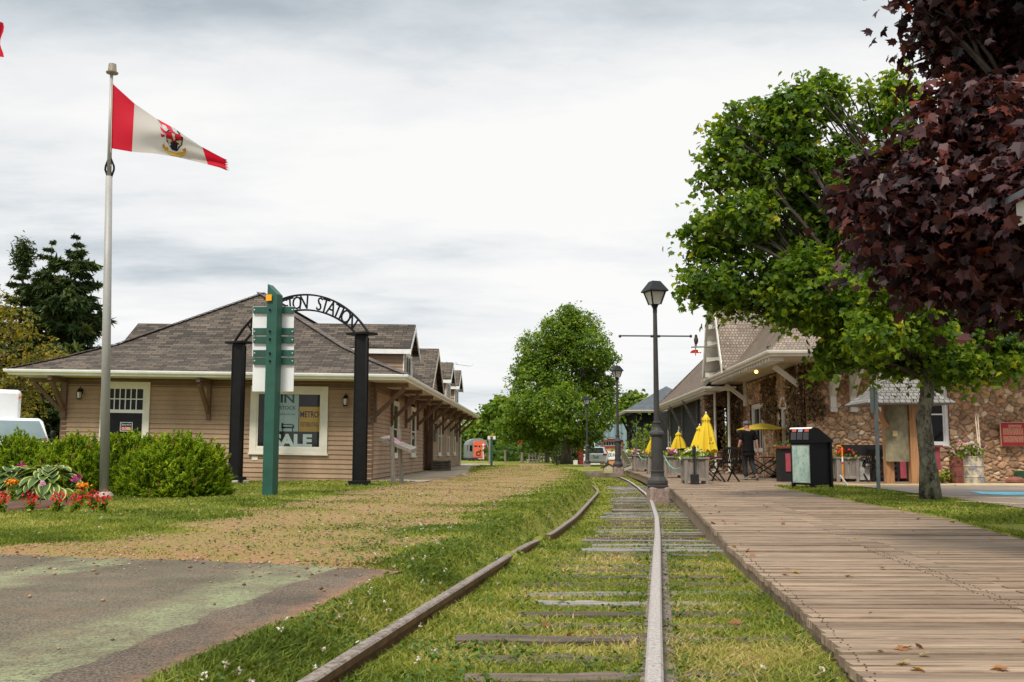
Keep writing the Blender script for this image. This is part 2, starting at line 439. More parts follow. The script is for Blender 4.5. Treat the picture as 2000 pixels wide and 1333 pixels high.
grass = ramp(nt, n_, [(.3, (.13, .15, .024)), (.5, (.20, .21, .036)), (.72, (.30, .25, .08))])
grass = mixc(nt, 1., grass, ramp(nt, nf, [(.3, (.6,)*3), (.7, (1.25,)*3)]), 'MULTIPLY')
dirt = ramp(nt, nf, [(.3, (.17, .09, .048)), (.5, (.32, .18, .105)), (.7, (.46, .295, .18))])
dirt = mixc(nt, 1., dirt, ramp(nt, ng, [(.3, (.6,)*3), (.7, (1.3,)*3)]), 'MULTIPLY')
red = attr(nt, 'red')
dirt = mixc(nt, red, dirt, mixc(nt, 1., (.36, .17, .10), ramp(nt, ng, [(.3, (.6,)*3), (.7, (1.25,)*3)]), 'MULTIPLY'))
moss = ramp(nt, noise(nt, v, 3.2, 6, .7), [(.40, (0,)*3), (.56, (.9,)*3)])
dirt = mixc(nt, mixc(nt, 1., moss, ramp(nt, nf, [(.35, (.1,)*3), (.6, (1,)*3)]), 'MULTIPLY'), dirt, (.20, .20, .045))
fac = N(nt, 'ShaderNodeMath', operation='ADD'); nt.links.new(pm, fac.inputs[0])
off = N(nt, 'ShaderNodeMath', operation='MULTIPLY_ADD'); nt.links.new(nf, off.inputs[0]); off.inputs[1].default_value = .9; off.inputs[2].default_value = -.45
nt.links.new(off.outputs[0], fac.inputs[1])
fr = ramp(nt, fac.outputs[0], [(.38, (0,)*3), (.62, (1,)*3)])
principled(nt, out, mixc(nt, fr, grass, dirt), .95, 0, .1, nf, .5, .03)
ground = npmesh('ground', V, np.stack([ii, ii+1, ii+nx+1, ii+nx], 1), m, None, None, True)
pmv = path_mask(XX, YY).ravel()
bare = np.exp(-((XX - (RX(YY)-.45))/.95)**4)*.42*(YY < 52)
pmv = np.maximum(pmv, bare.ravel())
atop = np.interp(XX, [-12,-4.4,-2.6,-.85], [8.7,8.6,8.15,7.45])
argt = np.interp(YY, [-3,3.8,4.65,6.05,7.45], [-2.0,-1.33,-1.2,-.95,-.83])
near = (1-sst(.4, 1.3, YY-atop+.15*np.sin(XX*3)))*(1-sst(.0, .3, XX-argt))
pmv = np.maximum(pmv, near.ravel()*.85)
redv = (near*.75).ravel()
for an, av in (('path', pmv), ('red', redv)):
    at = ground.data.attributes.new(an, 'FLOAT', 'POINT'); at.data.foreach_set('value', av.astype(np.float32))
tag(ground, 'short lawn with a worn brown gravel path through it', None, None, 'structure')

def sheet(name, pts, z, m, label, res=None):
    mb = MB(); mb.poly([(x, y, z) for x, y in pts]); o = mb.build(name, m); tag(o, label, None, None, 'structure'); return o
# asphalt crossing the bottom left, patched with worn green paint
m, nt, out = nodes('old_asphalt'); v = pos(nt)
base = ramp(nt, noise(nt, v, 1.2, 5), [(.3, (.080, .062, .047)), (.7, (.145, .112, .084))])
base = mixc(nt, 1., base, ramp(nt, noise(nt, v, 70, 5, .8), [(.38, (.22,)*3), (.60, (1.75,)*3)]), 'MULTIPLY')
base = mixc(nt, ramp(nt, noise(nt, v, 2.6, 5, .7), [(.5, (0,)*3), (.75, (.5,)*3)]), base, (.23, .14, .09))
sx = N(nt, 'ShaderNodeSeparateXYZ'); nt.links.new(v, sx.inputs[0])
def mt(op, a, b, c=None):
    n = N(nt, 'ShaderNodeMath', operation=op)
    for i, q in enumerate((a, b, c)):
        if q is None: continue
        if isinstance(q, (int, float)): n.inputs[i].default_value = q
        else: nt.links.new(q, n.inputs[i])
    return n.outputs[0]
ln = mt('SUBTRACT', mt('MULTIPLY_ADD', sx.outputs[1], .128, mt('MULTIPLY', sx.outputs[0], -1.0)), 2.31)      # metres in from the paint edge
wob = mt('MULTIPLY_ADD', noise(nt, v, 1.1, 4), .8, ln)
wv = N(nt, 'ShaderNodeMath', operation='SINE'); nt.links.new(mt('MULTIPLY_ADD', wob, 3.4, -.6), wv.inputs[0])
band = ramp(nt, wv.outputs[0], [(.25, (0,)*3), (.85, (.8,)*3)])
edge = ramp(nt, ln, [(.0, (0, 0, 0)), (1.0, (1, 1, 1))])
gate = N(nt, 'ShaderNodeMath', operation='GREATER_THAN'); nt.links.new(mt('MULTIPLY_ADD', noise(nt, v, 3, 3), .25, ln), gate.inputs[0]); gate.inputs[1].default_value = .12
wear = mixc(nt, 1., ramp(nt, noise(nt, v, 45, 6, .85), [(.40, (.0,)*3), (.56, (1,)*3)]), ramp(nt, noise(nt, v, 2.2, 5, .7), [(.36, (.25,)*3), (.6, (1,)*3)]), 'MULTIPLY')
pf = mixc(nt, 1., mixc(nt, 1., mixc(nt, .14, band, (1, 1, 1)), wear, 'MULTIPLY'), gate.outputs[0], 'MULTIPLY')
col = mixc(nt, pf, base, (.30, .345, .18))
cr = N(nt, 'ShaderNodeTexVoronoi', feature='DISTANCE_TO_EDGE', i_Scale=.9); 
wc = N(nt, 'ShaderNodeTexNoise', i_Scale=3.0, i_Detail=4); nt.links.new(v, wc.inputs['Vector'])
va = N(nt, 'ShaderNodeVectorMath', operation='MULTIPLY_ADD'); nt.links.new(wc.outputs['Color'], va.inputs[0]); va.inputs[1].default_value = (.5, .5, 0); nt.links.new(v, va.inputs[2]); nt.links.new(va.outputs[0], cr.inputs['Vector'])
crk = ramp(nt, cr.outputs['Distance'], [(.0015, (1, 1, 1)), (.005, (0, 0, 0))])
col = mixc(nt, mt('MULTIPLY', crk, .45), col, (.05, .04, .035))
de = mt('SUBTRACT', mt('MULTIPLY_ADD', sx.outputs[1], .137, mt('MULTIPLY', sx.outputs[0], -1.0)), 1.85)
dn = mt('MULTIPLY_ADD', noise(nt, v, 7, 6, .75), .55, de)
col = mixc(nt, ramp(nt, dn, [(.22, (1,)*3), (.48, (0,)*3)]), col, mixc(nt, 1., (.30, .155, .095), ramp(nt, noise(nt, v, 60, 4, .8), [(.36, (.5,)*3), (.62, (1.35,)*3)]), 'MULTIPLY'))
principled(nt, out, col, .9, 0, .2, noise(nt, v, 110, 4, .7), .5, .01)
rr = random.Random(3); pts = []
for x in np.arange(-14, -.9, .12): pts.append((x, float(np.interp(x, [-14,-4.4,-2.6,-.85], [8.9,8.6,8.15,7.45])) + rr.uniform(-.05, .05)))
for y in np.arange(7.4, -3, -.1): pts.append((float(np.interp(y, [-3,3.8,4.65,6.05,7.45], [-2.0,-1.33,-1.2,-.95,-.83])) + rr.uniform(-.04, .04), y))
pts += [(-14, -3)]
sheet('asphalt_road', pts, .012, m, 'worn asphalt patched with faded green paint')
# concrete path along the wooden station
m = M('old_concrete', (.36, .29, .23), .9, .14, 1.5, .2)
sheet('concrete_path', [(-4.3,29.5),(-2.7,27.6),(-1.7,37),(-1.9,45),(-2.2,52),(-2.4,60),(-1.2,64),(-1.2,70),(-3.2,72),(-4.6,62)], .012, m, 'pale concrete path beside the wooden building')
# car park on the other side
m, nt, out = nodes('car_park'); v = pos(nt)
c = ramp(nt, noise(nt, v, 1.5, 5), [(.3, (.20, .16, .135)), (.7, (.27, .22, .19))])
c = mixc(nt, 1., c, ramp(nt, noise(nt, v, 90, 4, .7), [(.3, (.7,)*3), (.7, (1.2,)*3)]), 'MULTIPLY'); principled(nt, out, c, .9, 0, .2)
sheet('car_park', [(5.95,9)] + [(float(interp(PKT, y)), y) for y in np.arange(9, 25, .5)] + [(8.5,24.9),(40,24.6),(40,-6),(4.5,-6)], .035, m, 'grey asphalt car park with painted lines')
def stripe(name, a, b, w, m, label):
    a, b = Vector((*a, 0)), Vector((*b, 0)); n = Vector((-(b-a).y, (b-a).x, 0)).normalized()*w/2
    mb = MB(); z = Vector((0, 0, .041)); mb.quad(a-n+z, b-n+z, b+n+z, a+n+z)
    tag(mb.build(name, m), label, None, None, 'structure')
yl = M('road_yellow', (.72, .50, .20), .8, .2, 6); bl = M('road_blue', (.16, .52, .68), .8, .2, 6)
g1, g2 = G(1770, 967.5, .04), G(2060, 975.5, .04); stripe('road_marking', g1.xy, g2.xy, .13, yl, 'faded yellow bay line nearer the wooden kerb')
g1, g2 = G(1866, 979, .04), G(2060, 987, .04); stripe('road_marking', g1.xy, g2.xy, .13, yl, 'faded yellow bay line nearer the grass')
mb = MB(); mb.poly([(*G(u, v, 0).xy, .041) for u, v in ((1893,964),(1918,969),(1968,971.5),(2060,970),(2060,966),(1960,965))]); mb.poly([(*G(u, v, 0).xy, .041) for u, v in ((1985,977),(2060,980),(2060,975.5))])
tag(mb.build('road_marking', bl), 'patch of light blue paint in the parking bay', None, None, 'structure')
# far road behind the rails
sheet('road', [(3.2,58.5),(60,58.5),(60,72),(3.2,72)], -.0, M('grey_road', (.2, .19, .18), .9, .12, 2), 'grey road far beyond the rails')
ro = bpy.data.objects['road']; ro.location.z = -.255
ro2 = None
# ------------------------------------------------------------------ railway
m, nt, out = nodes('worn_rail'); v = pos(nt)
rc = ramp(nt, noise(nt, v, 60, 6, .8), [(.36, (.20, .15, .13)), (.5, (.40, .355, .33)), (.62, (.52, .49, .46))])
rb = ramp(nt, noise(nt, v, 12, 5, .7), [(.3, (.07, .04, .03)), (.7, (.15, .09, .06))])
gn = N(nt, 'ShaderNodeSeparateXYZ'); nt.links.new(N(nt, 'ShaderNodeNewGeometry').outputs['Normal'], gn.inputs[0])
up = ramp(nt, gn.outputs[2], [(.5, (0,)*3), (.8, (1,)*3)])
principled(nt, out, mixc(nt, up, rb, rc), .55, .25, .4, noise(nt, v, 90, 4), .3, .004)
RAILM = m
m2, nt, out = nodes('rusty_rail'); v = pos(nt)
rc = ramp(nt, noise(nt, v, 25, 5, .7), [(.36, (.10, .065, .05)), (.62, (.30, .25, .21))])
rb = ramp(nt, noise(nt, v, 12, 5, .7), [(.3, (.07, .034, .02)), (.7, (.21, .105, .06))])
gn = N(nt, 'ShaderNodeSeparateXYZ'); nt.links.new(N(nt, 'ShaderNodeNewGeometry').outputs['Normal'], gn.inputs[0])
principled(nt, out, mixc(nt, ramp(nt, gn.outputs[2], [(.5, (0,)*3), (.8, (1,)*3)]), rb, rc), .6, .2, .4, noise(nt, v, 90, 4), .3, .004)
PROF = [(-.026,0),(.026,0),(.036,-.008),(.034,-.036),(.009,-.046),(.009,-.080),(.092,-.090),(.092,-.15),(-.062,-.15),(-.062,-.092),(-.009,-.080),(-.009,-.046),(-.034,-.036),(-.036,-.008)]
OLDP = [(-.026,0),(.026,0),(.036,-.008),(.034,-.042),(.009,-.05),(.009,-.125),(.06,-.137),(.06,-.15),(-.06,-.15),(-.06,-.137),(-.009,-.125),(-.009,-.05),(-.034,-.042),(-.036,-.008)]
FOOTM = M('rail_foot', (.20, .155, .13), .7, .35, 12, .4, .1, .3)
def rail(name, ys, off, m, label, dz=0, kink=None):
    PR_ = OLDP if off else PROF
    mb = MB(); vs, fs = [], []; n = len(PROF); c = [Vector((float(RX(y))+off, y, float(RZ(y))+dz)) for y in ys]
    if kink: c = [p + Vector((kink(p.y), 0, 0)) for p in c]
    for i, p in enumerate(c):
        t = (c[min(i+1, len(c)-1)] - c[max(i-1, 0)]); sdv = Vector((t.y, -t.x, 0)).normalized()
        vs += [p + sdv*a + Vector((0, 0, b)) for a, b in PR_]
    for i in range(len(c)-1):
        for k in range(n): fs.append([i*n+k, (i+1)*n+k, (i+1)*n+(k+1) % n, i*n+(k+1) % n])
    fs += [list(range(n)), list(range((len(c)-1)*n, len(c)*n))[::-1]]
    mb.add(vs, fs); o = mb.build(name, m)
    if not off:
        o.data.materials.append(FOOTM)
        for i, p in enumerate(o.data.polygons):
            if i < (len(c)-1)*n and i % n in (4, 5, 6, 7, 8, 9, 10): p.material_index = 1
    tag(o, label, 'rail', 'rails of the old track'); return o
rail('rail', np.concatenate([np.arange(-4, 30, .25), np.arange(30, 54, .5)]), 0, RAILM, 'long worn silvery rail running beside the wooden boardwalk')
rail('rail', np.arange(-4, 11.6, .2), -1.35, m2, 'rusty rail in the grass beside the green painted asphalt', -.018)
rail('rail', np.arange(12.4, 38, .4), -1.35, m2, 'rusty rail piece rising from the grass between path and sleepers', -.0, lambda y: -.25*sst(30, 38, y))
# timber crossing beam and beam pit past the rails
wood = M('grey_timber', (.25, .20, .165), .85, .25, 3, .4, 0, .2, (1, 1, 1), .3)
WG = M('weathered_grey', (.30, .265, .235), .85, .2, 4, .3, 0, .2, (1, 1, 6), .25)
mb = MB(); mb.cbox((3.55, 41.0, -.08), 1.75, .2, .17, -.02)
tag(mb.build('timber_beam', wood, bevel=.01), 'thick grey timber lying across the track near its far end', 'beam')
mb = MB(); mb.cbox((2.9, 46.5, -.14), 2.7, .12, .22, .1)
tag(mb.build('timber_beam', wood, bevel=.01), 'dark timber edging the sunken track where it bends away', 'beam')
# sleepers
sl0 = None; rr = random.Random(11)
sm = M('sleeper_wood', (.125, .092, .07), .75, .35, 2.5, .6, 0, .35, (1, 9, 9), .3)
sm2 = M('sleeper_glint', (.225, .20, .18), .55, .3, 2.5, .6, 0, .5, (1, 9, 9), .3)  # paler wood for some farther sleepers, glints put into the colour
y = 2.6; k = 0
while y < 37:
    mb = MB(); L = rr.uniform(1.35, 1.75); nseg = 8; vs = []; hw = rr.uniform(.075, .11); j = [rr.uniform(-.02, .02) for _ in range(nseg+1)]
    fs = []
    for i in range(nseg+1):
        x = -L/2 + L*i/nseg
        for a, b in ((-hw, -.14), (hw, -.14), (hw+j[i], j[i]*.2-.008), (hw*.5, j[i]*.3), (-hw*.5, -j[i]*.2), (-hw+j[i], -.006)): vs.append((x, a, b))
    for i in range(nseg):
        for q in range(6): fs.append([i*6+q, i*6+(q+1) % 6, (i+1)*6+(q+1) % 6, (i+1)*6+q])
    fs += [list(range(6)), list(range(nseg*6, nseg*6+6))[::-1]]
    mb.add(vs, fs); o = mb.build('railway_sleeper', sm2 if rr.random() < (.42 if y > 6.6 else .0) else sm)
    o.location = (float(RX(y))-.08+rr.uniform(-.14, .10), y, float(RZ(y))-(.097 if y < 11 else .082)+rr.uniform(-.012, .012)); o.rotation_euler = (0, rr.uniform(-.008, .008), rr.uniform(-.03, .03))
    tag(o, 'weathered wooden sleeper half sunk in the grass under the rails', 'sleeper', 'sleepers of the old track')
    y += rr.uniform(.40, .54) if y < 12 else rr.uniform(.48, .66); k += 1
# ------------------------------------------------------------------ boardwalk: rows of planks
m, nt, out = nodes('boardwalk_planks'); v = pos(nt)
st = noise(nt, v, 5, 6, .65, (.35, 9, 1)); s2 = noise(nt, v, 30, 4, .7, (.12, 2.2, 1))
c = ramp(nt, st, [(.27, (.095, .064, .043)), (.43, (.255, .18, .125)), (.58, (.365, .27, .197)), (.74, (.56, .45, .35))])
c = mixc(nt, 1., c, ramp(nt, s2, [(.3, (.62,)*3), (.55, (1.0,)*3), (.75, (1.25,)*3)]), 'MULTIPLY')
c = mixc(nt, 1., c, ramp(nt, attr(nt), [(0, (.68, .66, .64)), (.5, (1, 1, 1)), (.88, (1.2, 1.18, 1.14)), (1, (.5, .48, .47))]), 'MULTIPLY')
c = mixc(nt, ramp(nt, noise(nt, v, .8, 5, .6), [(.52, (0,)*3), (.75, (.55,)*3)]), c, (.20, .15, .115))
principled(nt, out, c, .8, 0, .25, s2, .5, .006)
mb = MB(); rr = random.Random(5)
def clipx(y, lo, hi): return lo, hi
y = -2.5
while y < 55:
    wv = .118; yc = y + wv/2
    l = float(interp(BLT, yc)); 
    if yc < 25.3: r = float(interp(BRT, yc))
    else: r = 8.85 + .035*(yc-30.2) if yc > 30.1 else float(np.interp(yc, [25.3, 26.2, 30.1], [6.6, 8.3, 8.9]))
    cuts = [l]; seam = l + 1.25 + .25*((int(y/.118) % 2))
    while seam < r - .4:
        cuts.append(seam); seam += 1.9
    cuts.append(r)
    for a, b in zip(cuts[:-1], cuts[1:]):
        dz = rr.uniform(-.006, .004); ja = rr.uniform(-.012, .014) if a == l else 0
        tl = -.012
        h = wv/2 - .0075
        vs = []
        for x, zt in ((a+.004+ja, 0), (b-.004, 0)):
            yo = yc + tl*(x-3)
            vs += [(x, yo-h, -.045+dz), (x, yo+h, -.045+dz), (x, yo+h, dz+rr.uniform(-.003, .002)), (x, yo-h, dz+rr.uniform(-.003, .002))]
        mb.add(vs, [[0,1,2,3][::-1],[4,5,6,7],[0,4,7,3],[3,7,6,2],[2,6,5,1],[1,5,4,0]], rr.random())
    y += wv
NAILS = MB()
for y_ in np.arange(2.5, 9, .118):
    l = float(interp(BLT, y_))
    for s_ in (.06, 1.22, 1.30, 3.1, 3.18, 5.0):
        for q_ in (-.025, .03):
            x_ = l + s_ + rr.uniform(-.015, .015)
            if x_ < float(interp(BRT, y_)): NAILS.cbox((x_, y_+.059+q_, .0045), .007, .007, .004)
# edge joist under the planks
for a, b in zip(np.arange(-2, 50, 1.0), np.arange(-1, 51, 1.0)):
    mb.beam((float(interp(BLT, a))+.06, a, -.16), (float(interp(BLT, b))+.06, b, -.16), .06, .22, (0, 0, 1), .3)
bw_ = mb.build('boardwalk', m); NAILS.build('nails', M('nail', (.07, .055, .045), .7), bw_)
tag(bw_, 'wide boardwalk of weathered grey brown planks', None, None, 'structure')
# deck in front of the stone station and its timber kerb
mb = MB(); rr = random.Random(6); x = 8.3
while x < 18:
    w_ = .15; mb.box(x+.003, x+w_-.003, 25.55, 29.9, -.03, rr.uniform(-.004, .003), rr.random()); x += w_
tag(mb.build('deck', m), 'plank deck in front of the stone station', None, None, 'structure')
mb = MB()
for a, b in ((8.3, 11.0), (11.02, 14.6), (14.62, 18)): mb.box(a, b, 24.95, 25.5, -.06, .06 + .012*random.random())
tag(mb.build('kerb', M('pale_timber', (.52, .40, .24), .8, .15, 3, .3, 0, .2, (1, 6, 6), .2), bevel=.012), 'pale timber kerb between car park and deck', None, None, 'structure')
# ------------------------------------------------------------------ shared building bits
SIDING = M('brown_siding', (.385, .262, .172), .7, .10, 1.6, .12, 0, .25, (1, 1, .5), .08, 25)
BROWN = M('brown_trim', (.15, .092, .062), .65, .12, 3, .15)
CREAM = M('cream_trim', (.72, .68, .60), .6, .05, 3, .1)
WHITE = M('white_paint', (.78, .78, .76), .55, .05, 3, .08)
SOFFIT = M('soffit', (.66, .58, .46), .7, .05, 2, .05)
BLACKM = M('black_metal', (.006, .006, .007), .5, .2, 6, .2, 0, .2)
GLASSDK = M('dark_glass', (.010, .011, .012), .08, .3, 2, .0, 0, .15)
ROOF = shingles('asphalt_shingles', (.150, .118, .092), (.052, .044, .038), (.34, .26, .175), (.02, .017, .015), .36, .155)
WROOF = shingles('wooden_shingles', (.36, .29, .235), (.22, .17, .135), (.50, .42, .35), (.11, .09, .075), .11, .115)
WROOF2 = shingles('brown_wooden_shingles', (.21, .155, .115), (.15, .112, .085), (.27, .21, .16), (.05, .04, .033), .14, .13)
def clear_glass():
    m, nt, out = nodes('window_glass')
    g = N(nt, 'ShaderNodeBsdfGlossy', i_Roughness=.02); t = N(nt, 'ShaderNodeBsdfTransparent'); t.inputs[0].default_value = (.88, .92, .9, 1)
    f = N(nt, 'ShaderNodeFresnel', i_IOR=1.5); mx = N(nt, 'ShaderNodeMixShader')
    ff = N(nt, 'ShaderNodeMath', operation='MULTIPLY_ADD'); nt.links.new(f.outputs[0], ff.inputs[0]); ff.inputs[1].default_value = .45; ff.inputs[2].default_value = .02
    nt.links.new(ff.outputs[0], mx.inputs[0]); nt.links.new(t.outputs[0], mx.inputs[1]); nt.links.new(g.outputs[0], mx.inputs[2]); nt.links.new(mx.outputs[0], out.inputs[0]); return m
GLASS = clear_glass()

def siding(mb, p0, p1, z0, z1, nrm, openings=(), step=.142, lip=.034, top=None):
    """lapped boards from p0 to p1 (x, y); openings (s0, s1, z0, z1) stay free; top(s) cuts the row ends of a gable"""
    p0, p1 = Vector((*p0, 0)), Vector((*p1, 0)); L = (p1-p0).length; d = (p1-p0)/L; n = Vector((*nrm, 0)); z = z0; rr = random.Random(int(L*100))
    while z < z1 - .01:
        zt = min(z + step, z1); iv = [(0.0, L)]
        if top:
            a, b = top(z + step*.6); iv = [(a, b)] if b > a + .02 else []
        for s0, s1, a, b in openings:
            if zt > a + .02 and z < b - .02:
                nv = []
                for q0, q1 in iv:
                    if s1 <= q0 or s0 >= q1: nv.append((q0, q1)); continue
                    if s0 > q0: nv.append((q0, s0))
                    if s1 < q1: nv.append((s1, q1))
                iv = nv
        for a, b in iv:
            cuts = [a]
            while b - cuts[-1] > 4.2: cuts.append(cuts[-1] + rr.uniform(2.4, 3.9))
            cuts.append(b)
            for c0, c1 in zip(cuts[:-1], cuts[1:]):
                A, B = p0 + d*(c0+.0015), p0 + d*(c1-.0015); up = Vector((0, 0, 1)); r = rr.random()
                a0, b0 = A + n*lip + up*z, B + n*lip + up*z; a1, b1 = A + n*.004 + up*zt, B + n*.004 + up*zt
                if (B-A).cross(up).dot(n) > 0:
                    mb.quad(a0, b0, b1, a1, r); mb.quad(A + up*z, B + up*z, b0, a0, r)
                else:
                    mb.quad(b0, a0, a1, b1, r); mb.quad(B + up*z, A + up*z, a0, b0, r)
        z = zt

def fbox(mb, O, X, Z, Nn, s0, s1, z0, z1, d0, d1):
    """box on a wall: s along X, z up, d out along the wall's normal"""
    vs = [O + X*s + Z*z + Nn*d for d in (d0, d1) for s, z in ((s0, z0), (s1, z0), (s1, z1), (s0, z1))]
    mb.add(vs, [[0,3,2,1],[4,5,6,7],[0,1,5,4],[1,2,6,5],[2,3,7,6],[3,0,4,7]])
def window(parent, O, X, Nn, w, z0, z1, trim=CREAM, cols=1, rows=2, tw=.11, glass=GLASSDK, mid=None, local=True, depth=.05, sash=None, muntin=.03, gd=0):
    """framed window on a wall, O its bottom left on the wall; returns frame"""
    Z = Vector((0, 0, 1)); O, X, Nn = Vector(O), Vector(X), Vector(Nn)
    mb = MB(); mb.T = TT
    fbox(mb, O, X, Z, Nn, 0, tw, z0, z1, 0, depth); fbox(mb, O, X, Z, Nn, w-tw, w, z0, z1, 0, depth)
    fbox(mb, O, X, Z, Nn, tw, w-tw, z1-tw, z1, 0, depth-.004); fbox(mb, O, X, Z, Nn, tw, w-tw, z0, z0+tw*.8, 0, depth-.004)
    fbox(mb, O, X, Z, Nn, -.03, w+.03, z0-.05, z0-.002, 0, depth+.03)
    fr = mb.build('window', trim, parent, local)
    mb = MB(); mb.T = TT; t2 = tw + .045
    fbox(mb, O, X, Z, Nn, tw, t2, z0+tw*.8, z1-tw, 0, depth*.6); fbox(mb, O, X, Z, Nn, w-t2, w-tw, z0+tw*.8, z1-tw, 0, depth*.6)
    fbox(mb, O, X, Z, Nn, t2, w-t2, z1-t2, z1-tw, 0, depth*.59); fbox(mb, O, X, Z, Nn, t2, w-t2, z0+tw*.8, z0+tw*.8+.045, 0, depth*.59)
    for c in range(1, cols):
        s = t2 + (w-2*t2)*c/cols; fbox(mb, O, X, Z, Nn, s-muntin/2, s+muntin/2, z0+tw*.8+.045, z1-t2, 0, depth*.5)
    for r in range(1, rows):
        zz = z0+tw*.8+.045 + (z1-t2-z0-tw*.8-.045)*r/rows; fbox(mb, O, X, Z, Nn, t2, w-t2, zz-muntin*.7, zz+muntin*.7, 0, depth*.55)
    s_ = mb.build('sash', sash or trim, fr, True)
    mb = MB(); mb.T = TT
    q = [O + X*a + Z*b + Nn*(.012-gd) for a, b in ((tw, z0+.02), (w-tw, z0+.02), (w-tw, z1-.02), (tw, z1-.02))]; mb.poly(q)
    mb.build('pane', glass, fr, True)
    return fr
def wall_lantern(parent, p, Nn):
    """little black wall lantern with a glass body"""
    p, Nn = Vector(p), Vector(Nn); mb = MB(); mb.T = TT; c = p + Nn*.16
    mb.cbox(p + Nn*.015 + Vector((0, 0, .12)), .09, .03, .16, math.atan2(Nn.x, -Nn.y))
    mb.tube([p+Vector((0,0,.17)), p+Nn*.08+Vector((0,0,.24)), c+Vector((0,0,.2))], .013, 6)
    mb.lathe(c, [(.09,.09),(.13,.06),(.18,.03),(.2,.012)], 8); mb.lathe(c, [(-.14,.035),(-.12,.075),(-.10,.075)], 8)
    for k in range(4):
        a = PI/4 + k*PI/2; e = Vector((math.cos(a), math.sin(a), 0)); mb.beam(c+e*.066+Vector((0,0,-.1)), c+e*.08+Vector((0,0,.09)), .012, .012)
    o = mb.build('wall_lantern', BLACKM, parent, True)
    mb = MB(); mb.T = TT; mb.lathe(c, [(-.1,.055),(.09,.07)], 8); mb.build('lantern_glass', M('lantern_glass', (.62, .6, .55), .25, .1, 8, 0, 0, .5), o, True)

# ------------------------------------------------------------------ the wooden station (left)
K = 1.12
HO = Vector((-3.78*K, 27*K, -.06))
house = thing('wooden_station', 'long brown clapboard station building with dark hipped shingle roof and dormers', 'building', HO, -.03)
SH = lambda v: Vector((v.x, v.y, v.z - .0165*v.x))     # the old house has settled towards the track
TT = SH
W, D, HS = 9.55, 31.7, 3.03
X1, Y1, Z1 = Vector((1,0,0)), Vector((0,1,0)), Vector((0,0,1))
# front wall (facing the lawn), openings measured from its left corner
mb = MB(); mb.T = SH
big = (W-3.72, W-1.35); dor = (W-8.34, W-6.82)
siding(mb, (-W, 0), (0, 0), .12, HS, (0, -1), [(big[0]+.05, big[1]-.05, .84, 2.82), (dor[0]+.05, dor[1]-.05, .6, 2.88)])
siding(mb, (0, 0), (0, 12.9), .12, HS, (1, 0), [(3.9, 5.2, .9, 2.7), (8.7, 10.0, .9, 2.7)])
siding(mb, (0, 12.9), (-.9, 12.9), .12, HS, (0, 1)); siding(mb, (-.9, 12.9), (-.9, 16.0), .12, HS, (1, 0)); siding(mb, (-.9, 16.0), (0, 16.0), .12, HS, (0, -1))
siding(mb, (0, 16.0), (0, D), .12, HS, (1, 0)); siding(mb, (-W, 0), (-W, D), .12, HS, (-1, 0))
siding(mb, (-W, D), (0, D), .12, HS, (0, 1))
mb.box(-W, 0, -.012, 0, -.3, .12); mb.box(-.012, 0.004, 0, 12.9, -.3, .12); mb.box(-.012, 0.004, 16, D, -.3, .12)
wall = mb.build('wall', SIDING, house, True)
mb = MB(); mb.T = SH
for x, y, s in ((0, 0, .06), (-W, 0, .06), (0, 12.9, .05), (0, 16.0, .05), (0, D, .06), (-W, D, .06)):
    mb.box(x-.13*(x < -1)-.03, x+.13*(x > -1)-.10+.0, y-.035, y+.12, -.2, HS) if False else None
def corner(x, y, sx, sy, w=.15):
    xa, xb = sorted((x+.028*sx, x-w*sx)); ya, yb = sorted((y+.028*sy, y+.003*sy)); mb.box(xa, xb, ya, yb, .0, HS)
    xa, xb = sorted((x+.026*sx, x+.003*sx)); ya, yb = sorted((y+.003*sy, y-w*sy)); mb.box(xa, xb, ya, yb, .0, HS)
corner(0, 0, 1, -1); corner(-W, 0, -1, -1, .17); corner(0, 12.9, 1, 1, .12); corner(0, 16, 1, -1, .12); corner(0, D, 1, 1)
mb.box(-W-.02, .02, -.03, -.006, HS-.24, HS-.002); mb.box(.006, .03, 0, D, HS-.24, HS-.002)  # dark frieze strip put in for the shadow under the soffit
mb.box(-.12, .12, 15.75, 15.98, 0, HS)       # porch post
mb.build('corner_boards_and_shade_band', BROWN, house, True)
# eaves: soffit, gutter, roof
ov = 1.12
mb = MB(); mb.T = SH
E = [(-W-ov, -ov), (ov, -ov), (ov, D+ov), (-W-ov, D+ov)]
mb.poly([(x, y, HS+.01) for x, y in E][::-1])
mb.build('soffit', SOFFIT, house, True)
mb = MB(); mb.T = SH
def gutter(mb, a, b, nrm, z0):
    a, b, n = Vector((*a, 0)), Vector((*b, 0)), Vector((*nrm, 0))
    pr = [(0, 0), (.015, 0), (.02, .05), (.05, .055), (.1, .085), (.115, .13), (.115, .165), (.095, .165), (.09, .15), (0, .15)]
    t = (b-a).normalized(); vs = []
    for q, sg in ((a, -1), (b, 1)):
        for o_, z in pr: vs.append(q + t*(sg*o_) + n*o_ + Vector((0, 0, z0+z)))
    k = len(pr); mb.add(vs, [[i, (i+1) % k, (i+1) % k + k, i+k] for i in range(k)] + [list(range(k)), list(range(k, 2*k))[::-1]])
gutter(mb, E[0], E[1], (0, -1), HS); gutter(mb, E[1], E[2], (1, 0), HS); gutter(mb, E[3], E[0], (-1, 0), HS); gutter(mb, E[2], E[3], (0, 1), HS)
mb.tube([(.13, D+.02, HS-.05), (.1, D-.1, HS-.3), (.1, D-.1, 0)], .05, 8)
mb.build('gutter', WHITE, house, True)
mb = MB(); mb.T = SH
def ring(dd, z):
    return [Vector((-W-ov+dd-.06, -ov+dd-.06, z)), Vector((ov-dd+.06, -ov+dd-.06, z)), Vector((ov-dd+.06, D+ov-dd+.06, z)), Vector((-W-ov+dd-.06, D+ov-dd+.06, z))]
hw = W/2 + ov
